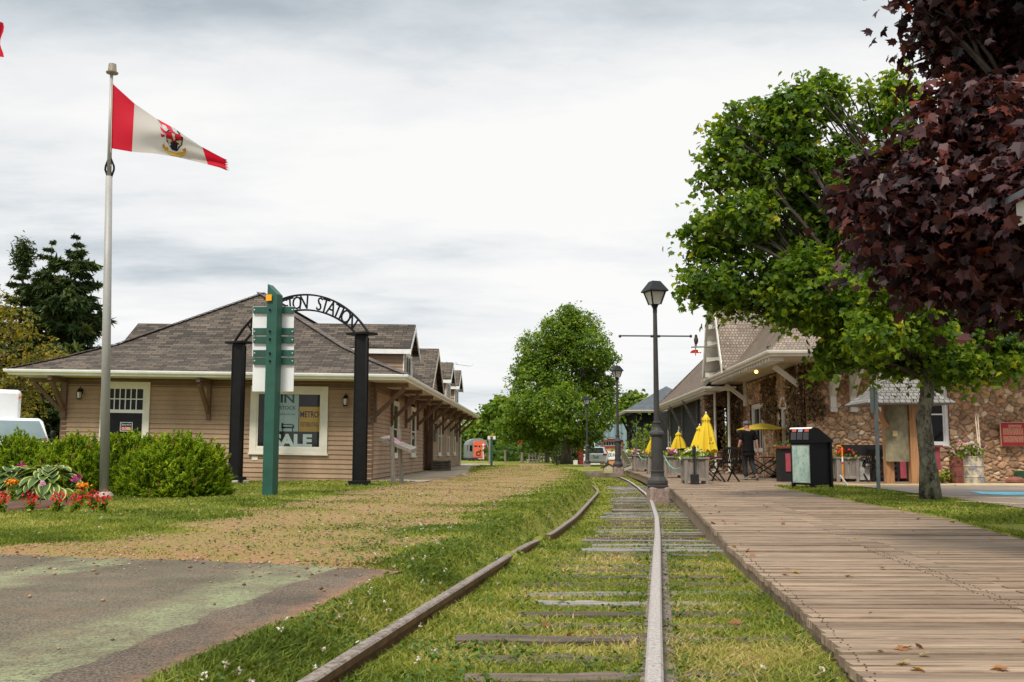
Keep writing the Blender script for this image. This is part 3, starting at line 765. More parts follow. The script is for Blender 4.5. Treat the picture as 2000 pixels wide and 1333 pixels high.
rings = [ring(0, HS+.16), ring(1.1, HS+.16+.45), ring(2.3, HS+1.17)]
for a, b in zip(rings[:-1], rings[1:]):
    for i in range(4): mb.quad(a[i], a[(i+1) % 4], b[(i+1) % 4], b[i])
cxm = -W/2; r = rings[-1]; ya, yb = -ov+hw-.35, D+ov-hw; zt = 6.40
A, B = Vector((cxm, ya, zt)), Vector((cxm, yb, zt))
mb.poly([r[0], r[1], A]); mb.quad(r[1], r[2], B, A); mb.poly([r[2], r[3], B]); mb.quad(r[3], r[0], A, B)
roof = mb.build('roof', ROOF, house, True)
mb = MB(); mb.T = SH
for sgn in (0, 1):
    pts = [rings[0][sgn], rings[1][sgn], rings[2][sgn], A]
    for p, q in zip(pts[:-1], pts[1:]):
        nseg = max(1, int((q-p).length/.22))
        for i in range(nseg):
            a, b = p.lerp(q, i/nseg), p.lerp(q, (i+1)/nseg + .02); mb.beam(a + Z1*.03, b + Z1*.016, .26, .016)
for i in range(int((B-A).length/.25)):
    a = A + Y1*.25*i; mb.beam(a + Z1*.02, a + Y1*.27 + Z1*.012, .3, .02)
mb.build('ridge_cap', M('ridge_cap', (.14, .115, .105), .85, .15, 8, .3, per=.25), roof, True)
mb = MB(); mb.T = SH      # aerial on the roof
mb.tube([(-2.5, 24, 4.9), (-2.5, 24, 6.2)], .02, 6); mb.tube([(-2.6, 23, 6.0), (1.2, 24.2, 5.6), (1.4, 24.2, 5.7)], .012, 5)
for i in range(4): mb.tube([(-1.0+i*.5, 23.2, 5.86-.04*i), (-1.0+i*.5, 24.4, 5.8-.04*i)], .008, 5)
mb.build('aerial', M('grey_metal', (.3, .3, .31), .5, .1, 5, .1, .6), roof, True)
# dormers
def dormer(yc, hw_, ze, zp, side=1, name='dormer', gable=False):
    sx = 1 if side > 0 else -1
    f = (lambda x: x) if side > 0 else (lambda x: -W - x)
    xf = .2; xb = -4.2; ro = .28
    mb = MB(); mb.T = SH
    nn = (sx, 0)
    top = None
    sl = (zp-ze)/(hw_+ro)
    def tp(z, L=2*hw_):
        if z < ze - .05: return 0, L
        h = max(0, (zp - .08 - z)/sl); return max(0, hw_-h), min(L, hw_+h)
    siding(mb, (f(xf), yc-hw_), (f(xf), yc+hw_), 2.95, zp-.1, nn, [] if gable else [(.45, 2*hw_-.45, 3.2, ze-.1)], top=tp)
    if not gable:
        siding(mb, (f(xb), yc-hw_), (f(xf), yc-hw_), 2.95, ze+.1, (0, -1)); siding(mb, (f(xb), yc+hw_), (f(xf), yc+hw_), 2.95, ze+.1, (0, 1))
    d = mb.build(name, SIDING, house, True)
    mb = MB(); mb.T = SH; t = .06
    for s in (-1, 1):
        a, b = yc + s*(hw_+ro), yc; 
        q = [Vector((f(xf+ro), a, ze)), Vector((f(xb), a, ze)), Vector((f(xb), b, zp)), Vector((f(xf+ro), b, zp))]
        if s*sx > 0: q = q[::-1]
        q = q[::-1]
        mb.prism(q, (0, 0, t))
    mb.build('roof', ROOF, d, True)
    mb = MB(); mb.T = SH
    for s in (-1, 1):
        a = yc + s*(hw_+ro)
        p, q = Vector((f(xf+ro-.01), a, ze-.05)), Vector((f(xf+ro-.01), yc, zp-.05)); mb.beam(p, q, .03, .17, (sx, 0, 0)) if False else mb.prism([p, q, q-Z1*.17, p-Z1*.15], (.035*sx, 0, 0))
        p0, p1 = sorted((f(xb), f(xf+ro))); mb.box(p0, p1, min(a, a-.03*s), max(a, a-.03*s), ze-.17, ze-.005)
        if not gable: x0, x1 = sorted((f(xf-.0), f(xf+.03))); mb.box(x0, x1, yc+s*hw_-.07, yc+s*hw_+.07, 3.0, ze-.02)
    mb.build('trim', WHITE if not gable else SOFFIT, d, True)
    if not gable:
        mb = MB(); mb.T = SH
        window_on(d, f(xf), yc-hw_+.36, 2*hw_-.72, 3.15, ze-.06, sx)
def window_on(d, x, y0, w, z0, z1, sx):
    if sx > 0: window(d, (x+.004, y0, 0), (0, 1, 0), (1, 0, 0), w, z0, z1, CREAM, 2, 1, .09)
    else: window(d, (x-.004, y0+w, 0), (0, -1, 0), (-1, 0, 0), w, z0, z1, CREAM, 2, 1, .09)
for yc, hw_, ze, zp, g in ((6.3, 1.15, 4.55, 5.55, 0), (14.7, 2.3, 3.62, 5.52, 1), (22.1, 1.15, 4.6, 5.55, 0), (27.2, 1.15, 4.6, 5.55, 0)):
    dormer(yc, hw_, ze, zp, 1, 'dormer', bool(g))
dormer(6.6, 1.15, 4.55, 5.5, -1)
# brackets under the eaves
def bracket(a, dirv, big=1.0):
    a, dv = Vector(a), Vector((*dirv, 0)); mb = MB(); mb.T = SH
    wv = Vector((-dv.y, dv.x, 0))
    mb.beam(a + dv*.03 + Z1*(HS-1.22), a + dv*.03 + Z1*(HS-.13), .12, .1, dv)
    mb.beam(a + dv*.06 + Z1*(HS-1.0), a + dv*.93*big + Z1*(HS-.16), .11, .12)
    mb.beam(a + dv*.0 + Z1*(HS-.075), a + dv*1.05*big + Z1*(HS-.075), .115, .13)
    mb.build('bracket', BROWN, house, True, bevel=.008)
for i in range(10): bracket((.03, .12+3.49*i, 0), (1, 0))
for x in (-W+.1, -5.0, -.1): bracket((x, -.03, 0), (0, -1))
bracket((-W-.03, .12, 0), (-1, 0)); bracket((-W-.03, 4.0, 0), (-1, 0))
# side windows
for y0 in (3.85, 8.65, 19.0, 23.3, 27.4): window(house, (.022, y0, 0), (0, 1, 0), (1, 0, 0), 1.4 if y0 < 10 else 1.3, .75, 2.68, CREAM, 1, 2, .12)
# transom window beside the flagpole
fr = window(house, (-8.34, -.022, 0), (1, 0, 0), (0, -1, 0), 1.52, .62, 2.93, CREAM, 1, 1, .17)
mb = MB(); mb.T = SH
fbox(mb, Vector((-8.34, -.022, 0)), X1, Z1, -Y1, .17, 1.35, 1.98, 2.08, 0, .045)
for i in range(1, 6): s = .25+(1.02)*i/6; fbox(mb, Vector((-8.34, -.022, 0)), X1, Z1, -Y1, s-.014, s+.014, 2.08, 2.72, 0, .03)
fbox(mb, Vector((-8.34, -.022, 0)), X1, Z1, -Y1, .215, 1.305, 2.39, 2.42, 0, .029)
mb.build('transom_bars', WHITE, fr, True)
# big shop window with a dark room behind it
fr = window(house, (-3.72, -.022, 0), (1, 0, 0), (0, -1, 0), 2.37, .84, 2.87, CREAM, 1, 1, .2, glass=GLASS, gd=.02)
mb = MB(); mb.T = SH
mb.box(-3.6, -1.45, .9, 1.0, .7, 2.95); mb.box(-3.62, -3.5, .02, .9, .7, 2.95); mb.box(-1.55, -1.43, .02, .9, .7, 2.95); mb.box(-3.5, -1.55, .02, .9, .78, .86); mb.box(-3.5, -1.55, .02, .9, 2.8, 2.86)
mb.build('room_lining', M('dark_panel', (.12, .075, .05), .8, .2, 2, .1, 0, .2, (4, 1, 1)), fr, True)
mb = MB(); mb.T = SH; mb.box(-3.64, -3.46, -.035, -.022, .62, .74); mb.build('outlet_box', CREAM, house, True)
wall_lantern(house, (-8.96, -.02, 2.5), (0, -1, 0)); wall_lantern(house, (-.80, -.02, 2.42), (0, -1, 0))
wall_lantern(house, (-.88, 13.6, 2.3), (1, 0, 0)); wall_lantern(house, (.02, 16.4, 2.3), (1, 0, 0))
mb = MB(); mb.T = SH; mb.box(.022, .06, 17.0, 17.9, 1.4, 1.95); mb.build('notice_panel', M('dark_notice', (.08, .07, .06), .6), house, True)
mb = MB(); mb.T = SH; mb.box(-.895, -.86, 14.0, 15.0, .1, 2.2); dr = mb.build('door', M('dark_door', (.06, .045, .035), .5), house, True)
mb = MB(); mb.T = SH; mb.ell((-.83, 14.12, 1.05), .03, .03, .03); mb.build('handle', BLACKM, dr, True)
mb = MB(); mb.T = SH; mb.box(.022, .07, 29.5, 29.9, 1.5, 2.6); mb.build('hanging_board', BLACKM, house, True)
# posters standing in the shop window
def hw_pt(x, y, z):
    return house.matrix_basis @ SH(Vector((x, y, z)))
def poster(label, x0, x1, z0, z1, y, mat, texts):
    a, b = hw_pt(x0, y, z0), hw_pt(x1, y, z0); up = Vector((0, 0, z1-z0)); xd = (b-a).normalized(); nrm = Vector((xd.y, -xd.x, 0))
    o = thing('poster', label, 'poster', a)
    mb = MB(); mb.prism([a, b, b+up, a+up], -nrm*.01); mb.build('sheet', mat, o)
    for t, cx, cz, size, wid, bold, mt_ in texts:
        mb = MB(); L = (b-a).length
        mb.text(t, a + xd*(L*cx) + Vector((0, 0, (z1-z0)*cz)) + nrm*.006, xd, Z1, size, bold, wid); mb.build('lettering', mt_, o)
    return o, a, b, xd, nrm
INK = M('ink', (.02, .02, .02), .7, .05); NAVY = M('navy_ink', (.02, .09, .16), .7, .05)
PB = M('pale_blue_paper', (.55, .70, .72), .6, .06, 2); OR = M('orange_paper', (.78, .42, .05), .6, .08, 2); PW = M('white_paper', (.80, .88, .86), .6, .05, 2)
o, a, b, xd, nrm = poster('pale blue furniture poster inside the shop window behind the green post', -3.05, -2.28, 1.35, 2.74, .10, PB,
       [('IN', .55, .82, .38, .42, .02, NAVY), ('STOCK', .56, .62, .16, .5, .01, NAVY), ('ADVANTAGE', .56, .48, .08, .5, 0, NAVY)])
mb = MB(); c = a + xd*.45 + Z1*.22 + nrm*.006
for dx, dz, w_, h_ in ((0, .05, .34, .05), (-.17, .1, .05, .16), (.17, .08, .05, .1), (-.15, -.03, .03, .1), (.15, -.03, .03, .1), (0, .14, .3, .03)): mb.quad(c+xd*(dx-w_/2)+Z1*(dz-h_/2), c+xd*(dx+w_/2)+Z1*(dz-h_/2), c+xd*(dx+w_/2)+Z1*(dz+h_/2), c+xd*(dx-w_/2)+Z1*(dz+h_/2))
mb.build('sofa_picture', INK, o)
poster('orange METRO DISTRIBUTING OFFICE sign inside the shop window', -2.26, -1.64, 1.25, 2.26, .12, OR,
       [('METRO', .5, .76, .26, .56, .02, INK), ('DISTRIBUTING', .5, .46, .2, .55, .0, INK), ('OFFICE', .5, .16, .18, .45, .0, INK)])
poster('dark banner with big pale SALE letters low in the shop window', -3.3, -1.6, .98, 1.5, .07, M('dark_banner', (.03, .035, .03), .7, .3, 9),
       [('SALE', .50, .44, .50, 1.22, .05, PW)])
poster('small black white and red closed notice in the window by the flagpole', -7.7, -7.32, 1.42, 1.7, -.06, M('notice_black', (.02, .02, .02), .6),
       [('Sorry we\'re', .5, .74, .11, .3, .0, PW)])
o = [q for q in COL.objects if q.name.startswith('poster') and q.get('label', '').startswith('small black')][0]
a, b = hw_pt(-7.7, -.06, 1.42), hw_pt(-7.32, -.06, 1.42); xd = (b-a).normalized(); nrm = Vector((xd.y, -xd.x, 0)); RED = M('sign_red', (.55, .02, .03), .6)
mb = MB(); mb.quad(*[a + xd*s + Z1*z + nrm*.003 for s, z in ((.03, .03), (.35, .03), (.35, .14), (.03, .14))]); mb.build('red_band', RED, o)
mb = MB(); mb.text('CLOSED', a + xd*.19 + Z1*.085 + nrm*.006, xd, Z1, .1, .02, .27); mb.build('lettering', PW, o)
mb = MB()
for s0, s1, z0, z1 in ((0, .38, 0, .015), (0, .38, .265, .28), (0, .015, .015, .265), (.365, .38, .015, .265)): mb.quad(*[a + xd*s + Z1*z + nrm*.004 for s, z in ((s0, z0), (s1, z0), (s1, z1), (s0, z1))])
mb.build('border', PW, o)

# ------------------------------------------------------------------ the stone station (right)
TT = None
st = thing('stone_station', 'fieldstone station with steep wooden shingle roofs and cream eaves behind the patio', 'building', (8.9, 30.2, 0), -.035)
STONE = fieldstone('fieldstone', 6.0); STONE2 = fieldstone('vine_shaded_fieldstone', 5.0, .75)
OFFW = M('offwhite_trim', (.62, .59, .53), .65, .06, 3, .1)
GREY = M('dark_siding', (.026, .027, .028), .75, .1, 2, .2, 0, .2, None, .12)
mb = MB()
def wallpanel(mb, a, b, z0, z1, holes=(), t=.4):
    """solid wall from a to b with rectangular holes (s0, s1, z0, z1), thickness to the left of a->b"""
    a, b = Vector((*a, 0)), Vector((*b, 0)); L = (b-a).length; d = (b-a)/L; n = Vector((-d.y, d.x, 0))
    ss = sorted({0, L, *[h[0] for h in holes], *[h[1] for h in holes]})
    for s0, s1 in zip(ss[:-1], ss[1:]):
        zs = [(z0, z1)]
        for h in holes:
            if h[0] <= s0 + 1e-6 and h[1] >= s1 - 1e-6:
                nz = []
                for p, q in zs:
                    if h[2] > p: nz.append((p, min(q, h[2])))
                    if h[3] < q: nz.append((max(p, h[3]), q))
                zs = nz
        for p, q in zs:
            A, B = a + d*s0, a + d*s1
            mb.prism([A + Z1*p, B + Z1*p, B + Z1*q, A + Z1*q], n*t)
wallpanel(mb, (0, 0), (13, 0), -.2, 3.56, [(3.4, 4.25, 1.05, 2.95)])
sw_ = mb.build('stone_wall', STONE, st, True)
mb = MB()
wallpanel(mb, (0, 11), (0, .41), -.2, 3.56, [(2.9, 5.1, .85, 2.65), (7.75, 8.75, .05, 2.35)])
mb.box(-1.5, -.02, 10.0, 10.9, -.2, .9); mb.box(-1.5, -1.0, 10.0, 10.9, .9, 3.25); mb.box(-.45, -.02, 10, 10.9, .9, 3.25); mb.box(-1.0, -.45, 10, 10.9, 2.7, 3.25)
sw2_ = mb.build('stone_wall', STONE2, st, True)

def stone_relief(name, parent, O, X, Nn, L, H, holes, seed, dark):
    """rounded fieldstones standing out of their mortar, as one relief skin on the wall"""
    rng = np.random.default_rng(seed); r = .021; nx_, nz_ = int(L/r), int(H/r)
    cx, cz = np.meshgrid(np.arange(-.2, L+.3, .205), np.arange(-.2, H+.2, .135)); c = np.stack([cx.ravel(), cz.ravel()], 1)
    c[:, 0] += (np.round(c[:, 1]/.135) % 2)*.1; c += rng.uniform(-1, 1, c.shape)*np.array([.075, .05]); rad = rng.random(len(c))**2.2*.115; hue = rng.random(len(c)); prot = .6+.6*rng.random(len(c))
    gx_, gz_ = np.meshgrid(np.linspace(0, L, nx_+1), np.linspace(0, H, nz_+1)); p = np.stack([gx_.ravel(), gz_.ravel()], 1)
    p2 = p + np.stack([.02*np.sin(p[:, 1]*23+p[:, 0]*7), .016*np.sin(p[:, 0]*19+p[:, 1]*11)], 1)
    F1 = np.empty(len(p)); F2 = np.empty(len(p)); I1 = np.empty(len(p), int)
    for a in range(0, len(p), 6000):
        d = np.sqrt(((p2[a:a+6000, None, 0]-c[None, :, 0])/1.3)**2 + (p2[a:a+6000, None, 1]-c[None, :, 1])**2) - rad[None]
        k = np.argpartition(d, 1, axis=1)[:, :2]; dd = np.take_along_axis(d, k, 1); o_ = np.argsort(dd, 1); dd = np.take_along_axis(dd, o_, 1); k = np.take_along_axis(k, o_, 1)
        F1[a:a+6000] = dd[:, 0]; F2[a:a+6000] = dd[:, 1]; I1[a:a+6000] = k[:, 0]
    e = np.clip((F2-F1)/.075, 0, 1); h = .004 + .062*(1-(1-e)**2.2)*prot[I1] + .004*np.sin(p[:, 0]*61+hue[I1]*40)*np.sin(p[:, 1]*57)
    O, X, Nn = Vector(O), Vector(X), Vector(Nn)
    V = np.array(O)[None] + p[:, :1]*np.array(X)[None] + p[:, 1:]*np.array([[0, 0, 1]]) + h[:, None]*np.array(Nn)[None]
    q = (np.arange(nz_)[:, None]*(nx_+1)+np.arange(nx_)[None, :]).ravel(); mx_, mz_ = p[q, 0]+r/2, p[q, 1]+r/2; keep = np.ones(len(q), bool)
    for s0, s1, z0, z1 in holes: keep &= ~((mx_ > s0-.01) & (mx_ < s1+.01) & (mz_ > z0-.01) & (mz_ < z1+.01))
    q = q[keep]; Fc = np.stack([q, q+1, q+nx_+2, q+nx_+1], 1)
    if X.cross(Vector((0, 0, 1))).dot(Nn) < 0: Fc = Fc[:, ::-1]
    ob = npmesh(name, V, Fc, relief_mat(dark), None, None, True); ob.parent = parent
    for an, av in (('stone', hue[I1]), ('joint', 1-np.clip((F2-F1)/.022, 0, 1))):
        at = ob.data.attributes.new(an, 'FLOAT', 'POINT'); at.data.foreach_set('value', av.astype(np.float32))
    return ob
def relief_mat(k_):
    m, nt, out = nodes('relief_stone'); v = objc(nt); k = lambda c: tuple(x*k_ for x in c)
    col = ramp(nt, attr(nt, 'stone'), [(0, k((.20, .13, .080))), (.15, k((.43, .245, .135))), (.33, k((.32, .225, .155))), (.5, k((.55, .36, .21))), (.66, k((.40, .27, .17))), (.8, k((.50, .28, .155))), (.93, k((.63, .46, .29))), (1, k((.72, .59, .43)))])
    col = mixc(nt, 1., col, ramp(nt, noise(nt, v, 11, 5, .7), [(.3, (.62,)*3), (.7, (1.3,)*3)]), 'MULTIPLY')
    col = mixc(nt, attr(nt, 'joint'), col, k((.15, .10, .07)))
    principled(nt, out, col, .9, 0, .15, noise(nt, v, 45, 4, .7), .4, .008); return m
stone_relief('stone_facing', sw_, (0, 0, -.1), (1, 0, 0), (0, -1, 0), 7.6, 3.6, [(3.4, 4.25, 1.15, 3.05)], 3, 1.0)
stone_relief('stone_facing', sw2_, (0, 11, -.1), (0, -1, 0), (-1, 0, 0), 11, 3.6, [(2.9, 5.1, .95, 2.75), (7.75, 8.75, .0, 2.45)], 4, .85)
# window facing the car park, and track side windows
window(st, (3.4, .12, 0), (1, 0, 0), (0, -1, 0), .85, 1.05, 2.95, WHITE, 1, 2, .1, depth=.1)
mb = MB(); mb.box(3.25, 4.4, -.09, -.004, .86, 1.0); mb.build('window_sill', STONE2, st, True)
window(st, (.12, 8.1, 0), (0, -1, 0), (-1, 0, 0), 2.2, .85, 2.65, OFFW, 2, 1, .14, depth=.1)
fr = window(st, (.12, 3.25, 0), (0, -1, 0), (-1, 0, 0), 1.0, .08, 2.35, OFFW, 1, 2, .14, depth=.1)
mb = MB()
for i in range(8):
    a0, a1 = PI*i/8, PI*(i+1)/8; mb.beam((-.0, 2.75+.45*math.cos(a0), 2.3+.35*math.sin(a0)), (-.0, 2.75+.45*math.cos(a1), 2.3+.35*math.sin(a1)), .1, .1, (1, 0, 0))
mb.build('arched_head', OFFW, fr, True)
# eaves of the nearer roof
def eave_hip(x0, x1, y0, y1, z, pitch, t_max, mat_side, mat_front, open_back=False):
    """truncated steep hip roof above the eave rectangle"""
    k = [Vector((x0, y0, z)), Vector((x1, y0, z)), Vector((x1, y1, z)), Vector((x0, y1, z))]
    fl = .5; rings = [k]
    for t, zz in ((fl, z+fl*pitch*.72), (t_max, z + t_max*pitch)):
        rings.append([Vector((x0+t, y0+t, zz)), Vector((x1-t, y0+t, zz)), Vector((x1-t, y1-t, zz)), Vector((x0+t, y1-t, zz))])
    ms, mf = MB(), MB()
    for a, b in zip(rings[:-1], rings[1:]):
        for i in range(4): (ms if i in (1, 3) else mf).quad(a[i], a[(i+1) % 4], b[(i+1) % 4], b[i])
    ms.poly(rings[-1])
    return ms, mf
EX, EY, EZ = -1.41, -1.75, 3.60
ms, mf = eave_hip(EX-.08, 14.5, EY-.08, 10.4, EZ+.14, 1.12, 3.3, None, None)
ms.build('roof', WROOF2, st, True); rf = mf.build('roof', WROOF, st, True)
mb = MB()
mb.poly([(EX, EY, EZ), (14.4, EY, EZ), (14.4, 0, EZ-.03), (0, 0, EZ-.03), (0, 10.2, EZ-.03), (EX, 10.2, EZ)][::-1])
mb.build('soffit', M('station_soffit', (.50, .44, .36), .7, .06, 2, .05), st, True)
mb = MB()
gutter(mb, (EX, EY), (14.4, EY), (0, -1), EZ); gutter(mb, (EX, 10.2), (EX, EY), (-1, 0), EZ)
mb.tube([(-1.25, 9.2, EZ+.02), (-1.15, 9.5, EZ-.3), (-1.1, 9.75, EZ-.45), (-1.1, 9.8, .1), (-1.3, 9.6, .05)], .05, 8)
mb.tube([(-.62, 9.3, EZ-.02), (-.72, 8.9, .1)], .055, 8)
mb.build('gutter', OFFW, st, True)
for i in range(29): mb = MB(); mb.box(EX+.02, EX+.45, -1.45+.4*i, -1.36+.4*i, EZ-.11, EZ-.004); mb.build('rafter_tail', OFFW, st, True)
def white_bracket(x, y, dirv, h=1.4, out=1.15):
    dv = Vector((*dirv, 0)); a = Vector((x, y, 0)); mb = MB(); zt = EZ - .02
    mb.beam(a + dv*.08 + Z1*(zt-h), a + dv*.08 + Z1*zt, .18, .15, dv)
    mb.beam(a + dv*.1 + Z1*(zt-h*.72), a + dv*out + Z1*(zt-.1), .15, .15)
    mb.box(min(a.x-.1, a.x+.1), a.x+.1, min(a.y, a.y+dv.y*.2)-.0, max(a.y, a.y+dv.y*.2)+.003, zt-h-.12, zt-h-.004) if dv.y else None
    mb.build('bracket', OFFW, st, True, bevel=.01)
for x in (.8, 1.4, 2.15): white_bracket(x, -.003, (0, -1))
for y in (.3, 8.7): white_bracket(-.003, y, (-1, 0), .95, .85)
# steep gable towards the tracks
gy0, gz0, gzp, gxf = 7.05, 3.9, 7.25, -1.62
prof = [(2.15, gz0-.1), (1.7, gz0+.62), (1.25, gz0+1.5), (0, gzp)]
msl, wal, tri, so_ = MB(), MB(), MB(), MB()
for s in (-1, 1):
    for (d0, z0), (d1, z1) in zip(prof[:-1], prof[1:]):
        q = [Vector((gxf, gy0+s*d0, z0)), Vector((4.5, gy0+s*d0, z0)), Vector((4.5, gy0+s*d1, z1)), Vector((gxf, gy0+s*d1, z1))]
        if s > 0: q = q[::-1]
        n = (q[1]-q[0]).cross(q[2]-q[0]).normalized()
        msl.prism([v - n*.09 for v in q], n*.09); so_.poly([Vector((min(v.x, -.85), v.y, v.z)) - n*.10 for v in q])
        a, b = Vector((gxf-.05, gy0+s*d0, z0-.16)), Vector((gxf-.05, gy0+s*d1, z1-.16))
        tri.prism([a, a+Z1*.34, b+Z1*.34, b], (.048, 0, 0))
gab = msl.build('gable', WROOF, st, True)
tri.build('bargeboard', OFFW, gab, True); so_.build('gable_soffit', M('gable_wall', (.50, .48, .45), .7, .06, 2, .05), gab, True)
wal.poly([Vector((-.85, gy0+s*(d-.06), z-.1)) for s, d, z in [(-1, *p) for p in prof[:3]] + [(1, 0.06, gzp)] + [(1, *p) for p in prof[:3][::-1]]][::-1])
wal.build('gable_wall', M('gable_wall', (.50, .48, .45), .7, .06, 2, .05), gab, True)
mb = MB()
for s in (-1, 1):
    for t in (.05, .22, .4, .58, .76, .92):
        zz = gz0 + (gzp-gz0)*t; dd = float(np.interp(zz, [p[1] for p in prof], [p[0] for p in prof]))
        mb.prism([(gxf+.02, gy0+s*(dd-.14), zz-.30), (gxf+.02, gy0+s*(dd-.14), zz-.12), (-.86, gy0+s*(dd-.14), zz-.08), (-.86, gy0+s*(dd-.14), zz-.32), (-1.2, gy0+s*(dd-.14), zz-.22)], (0, -s*.14, 0))
mb.build('lookouts', OFFW, gab, True)
# farther lower roof
BX, BY0, BY1, BZ = -1.62, 8.75, 26.7, 3.24
mb = MB(); rx = 2.6; rz = BZ + .14 + (rx-BX)*1.0
mb.quad((BX-.08, BY1, BZ+.14), (BX-.08, BY0-.08, BZ+.14), (BX+1.0, BY0-.08, BZ+1.05), (BX+1.0, BY1, BZ+1.05)); mb.quad((BX+1.0, BY1, BZ+1.05), (BX+1.0, BY0-.08, BZ+1.05), (rx, BY0, rz), (rx, BY1, rz))
mb.quad((rx, BY1, rz), (rx, BY0, rz), (2*rx-BX, BY0, BZ), (2*rx-BX, BY1, BZ)); mb.poly([(BX-.08, BY1, BZ+.13), (rx, BY1, rz-.01), (2*rx-BX, BY1, BZ)])
mb.build('roof', WROOF2, st, True)
mb = MB(); mb.poly([(BX, BY0, BZ), (-.9, BY0, BZ), (-.9, BY1, BZ), (BX, BY1, BZ)][::-1]); mb.build('soffit', M('station_soffit', (.50, .44, .36)), st, True)
mb = MB(); gutter(mb, (BX, BY1), (BX, BY0), (-1, 0), BZ); gutter(mb, (BX, BY0), (-.55, BY0), (0, -1), BZ); mb.build('gutter', OFFW, st, True)
for i in range(44): mb = MB(); mb.box(BX+.02, BX+.35, BY0+.3+.4*i, BY0+.39+.4*i, BZ-.1, BZ-.004); mb.build('rafter_tail', OFFW, st, True)
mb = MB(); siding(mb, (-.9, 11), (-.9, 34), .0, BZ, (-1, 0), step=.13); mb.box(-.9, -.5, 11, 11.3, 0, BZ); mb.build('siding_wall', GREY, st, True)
mb = MB(); mb.box(-1.02, -.84, 10.95, 11.12, 0, BZ)
mb.build('corner_post', OFFW, st, True)
for y in (15.5, 20.5, 25.5):
    mb = MB(); mb.beam((-.95, y, 1.9), (-1.6, y, BZ-.03), .1, .1); mb.box(-1.0, -.925, y-.06, y+.06, 1.7, BZ); mb.build('bracket', M('greyed_trim', (.16, .155, .14), .7), st, True)
for y0, w_, z0, z1 in ((12.2, 1.0, 1.2, 2.0), (20.9, 1.2, .6, 2.2), (25.5, 1.2, .6, 2.2)): window(st, (-.92, y0+w_, 0), (0, -1, 0), (-1, 0, 0), w_, z0, z1, OFFW, 1, 2, .13)
# lit bulbs under the eaves
bulb = emit('warm_bulb', (1, .50, .12), 5)
for p in ((EX+.35, 1.9, EZ-.16), (BX+.3, 10.4, BZ-.14)):
    mb = MB(); mb.lathe((p[0], p[1], p[2]+.07), [(0, .05), (.08, .05)], 10); b = mb.build('eave_lamp', OFFW, st, True)
    mb = MB(); mb.ell(p, .06, .06, .06); mb.build('bulb', bulb, b, True, smooth=True)
# dark annex
an = thing('dark_annex', 'small dark shingled building with grey hipped roof past the stone station', 'building', (8.0, 64, -.1), -.035)
SG = M('slate_roof', (.085, .10, .115), .85, .15, 4, .3)
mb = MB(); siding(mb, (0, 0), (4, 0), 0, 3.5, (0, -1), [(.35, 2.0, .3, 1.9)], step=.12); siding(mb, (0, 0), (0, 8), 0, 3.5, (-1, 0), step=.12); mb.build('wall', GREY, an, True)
mb = MB(); z = 3.55; q = [(-.75, -.75, z), (5, -.75, z), (5, 9, z), (-.75, 9, z)]; q = [Vector(v) for v in q]; a, b = Vector((2.2, 2.4, 5.3)), Vector((2.2, 6, 5.3))
mb.poly([q[0], q[1], a]); mb.quad(q[1], q[2], b, a); mb.poly([q[2], q[3], b]); mb.quad(q[3], q[0], a, b); mb.poly(q[::-1]); mb.build('roof', SG, an, True)
mb = MB(); gutter(mb, (-.75, -.75), (3, -.75), (0, -1), 3.42); gutter(mb, (-.75, 9), (-.75, -.75), (-1, 0), 3.42); mb.build('gutter', OFFW, an, True)
window(an, (.35, .0, 0), (1, 0, 0), (0, -1, 0), 1.65, .3, 1.9, M('greyed_trim2', (.25, .24, .22), .7), 1, 1, .1)
window(an, (0, 2.6, 0), (0, -1, 0), (-1, 0, 0), 1.5, .3, 2.4, M('pale_green_trim', (.42, .43, .36), .7), 1, 2, .14)
for y in (.4, 4): 
    mb = MB(); mb.beam((-.05, y, 1.9), (-.7, y, 3.3), .12, .12); mb.build('bracket', BLACKM, an, True)
# ------------------------------------------------------------------ trees and plants
BARK = M('bark', (.17, .15, .12), .9, .3, 5, .8, 0, .1, (1, 1, .35), 0, 40)
BARKD = M('crown_shade_bark', (.075, .06, .05), .9, .25, 8, .6, 0, .1)  # bark of the branches, shade inside the crown put into the colour
BARK2 = M('pale_bark', (.16, .145, .125), .9, .25, 8, .6, 0, .1, (1, 1, .3))
m, nt, out = nodes('lichen_bark'); v = objc(nt)
c = ramp(nt, noise(nt, v, 6, 8, .8, (1, 1, .45)), [(.42, (.045, .037, .028)), (.5, (.15, .13, .10)), (.58, (.32, .30, .225))])
c = mixc(nt, ramp(nt, noise(nt, v, 7, 7, .8), [(.52, (0,)*3), (.57, (.85,)*3)]), c, (.22, .25, .19))
c = mixc(nt, ramp(nt, noise(nt, v, 7, 4, .7), [(.66, (0,)*3), (.71, (.8,)*3)]), c, (.30, .17, .03))
principled(nt, out, c, .95, 0, .1, noise(nt, v, 14, 7, .8, (1, 1, .35)), 1.0, .06); LICH = m
GRN = leafmat('maple_leaves', [(0, (.033, .078, .012)), (.3, (.092, .172, .016)), (.6, (.172, .27, .02)), (.85, (.29, .37, .028)), (1, (.48, .45, .035))], .58, .45, .3)
GRN2 = leafmat('far_leaves', [(0, (.045, .095, .012)), (.45, (.145, .245, .02)), (.8, (.27, .36, .028)), (1, (.36, .39, .035))], .5)
PUR = leafmat('purple_leaves', [(0, (.014, .007, .009)), (.4, (.042, .014, .018)), (.72, (.09, .027, .027)), (.92, (.16, .038, .028)), (1, (.23, .055, .035))], .32, .42, .4)
SPR = leafmat('spruce_needles', [(0, (.02, .038, .014)), (.5, (.055, .088, .026)), (.85, (.11, .14, .036)), (1, (.16, .12, .05))], .15, .7, .15)
LOC = leafmat('locust_leaves', [(0, (.10, .11, .015)), (.45, (.22, .19, .02)), (.8, (.36, .25, .025)), (1, (.34, .16, .03))], .4)
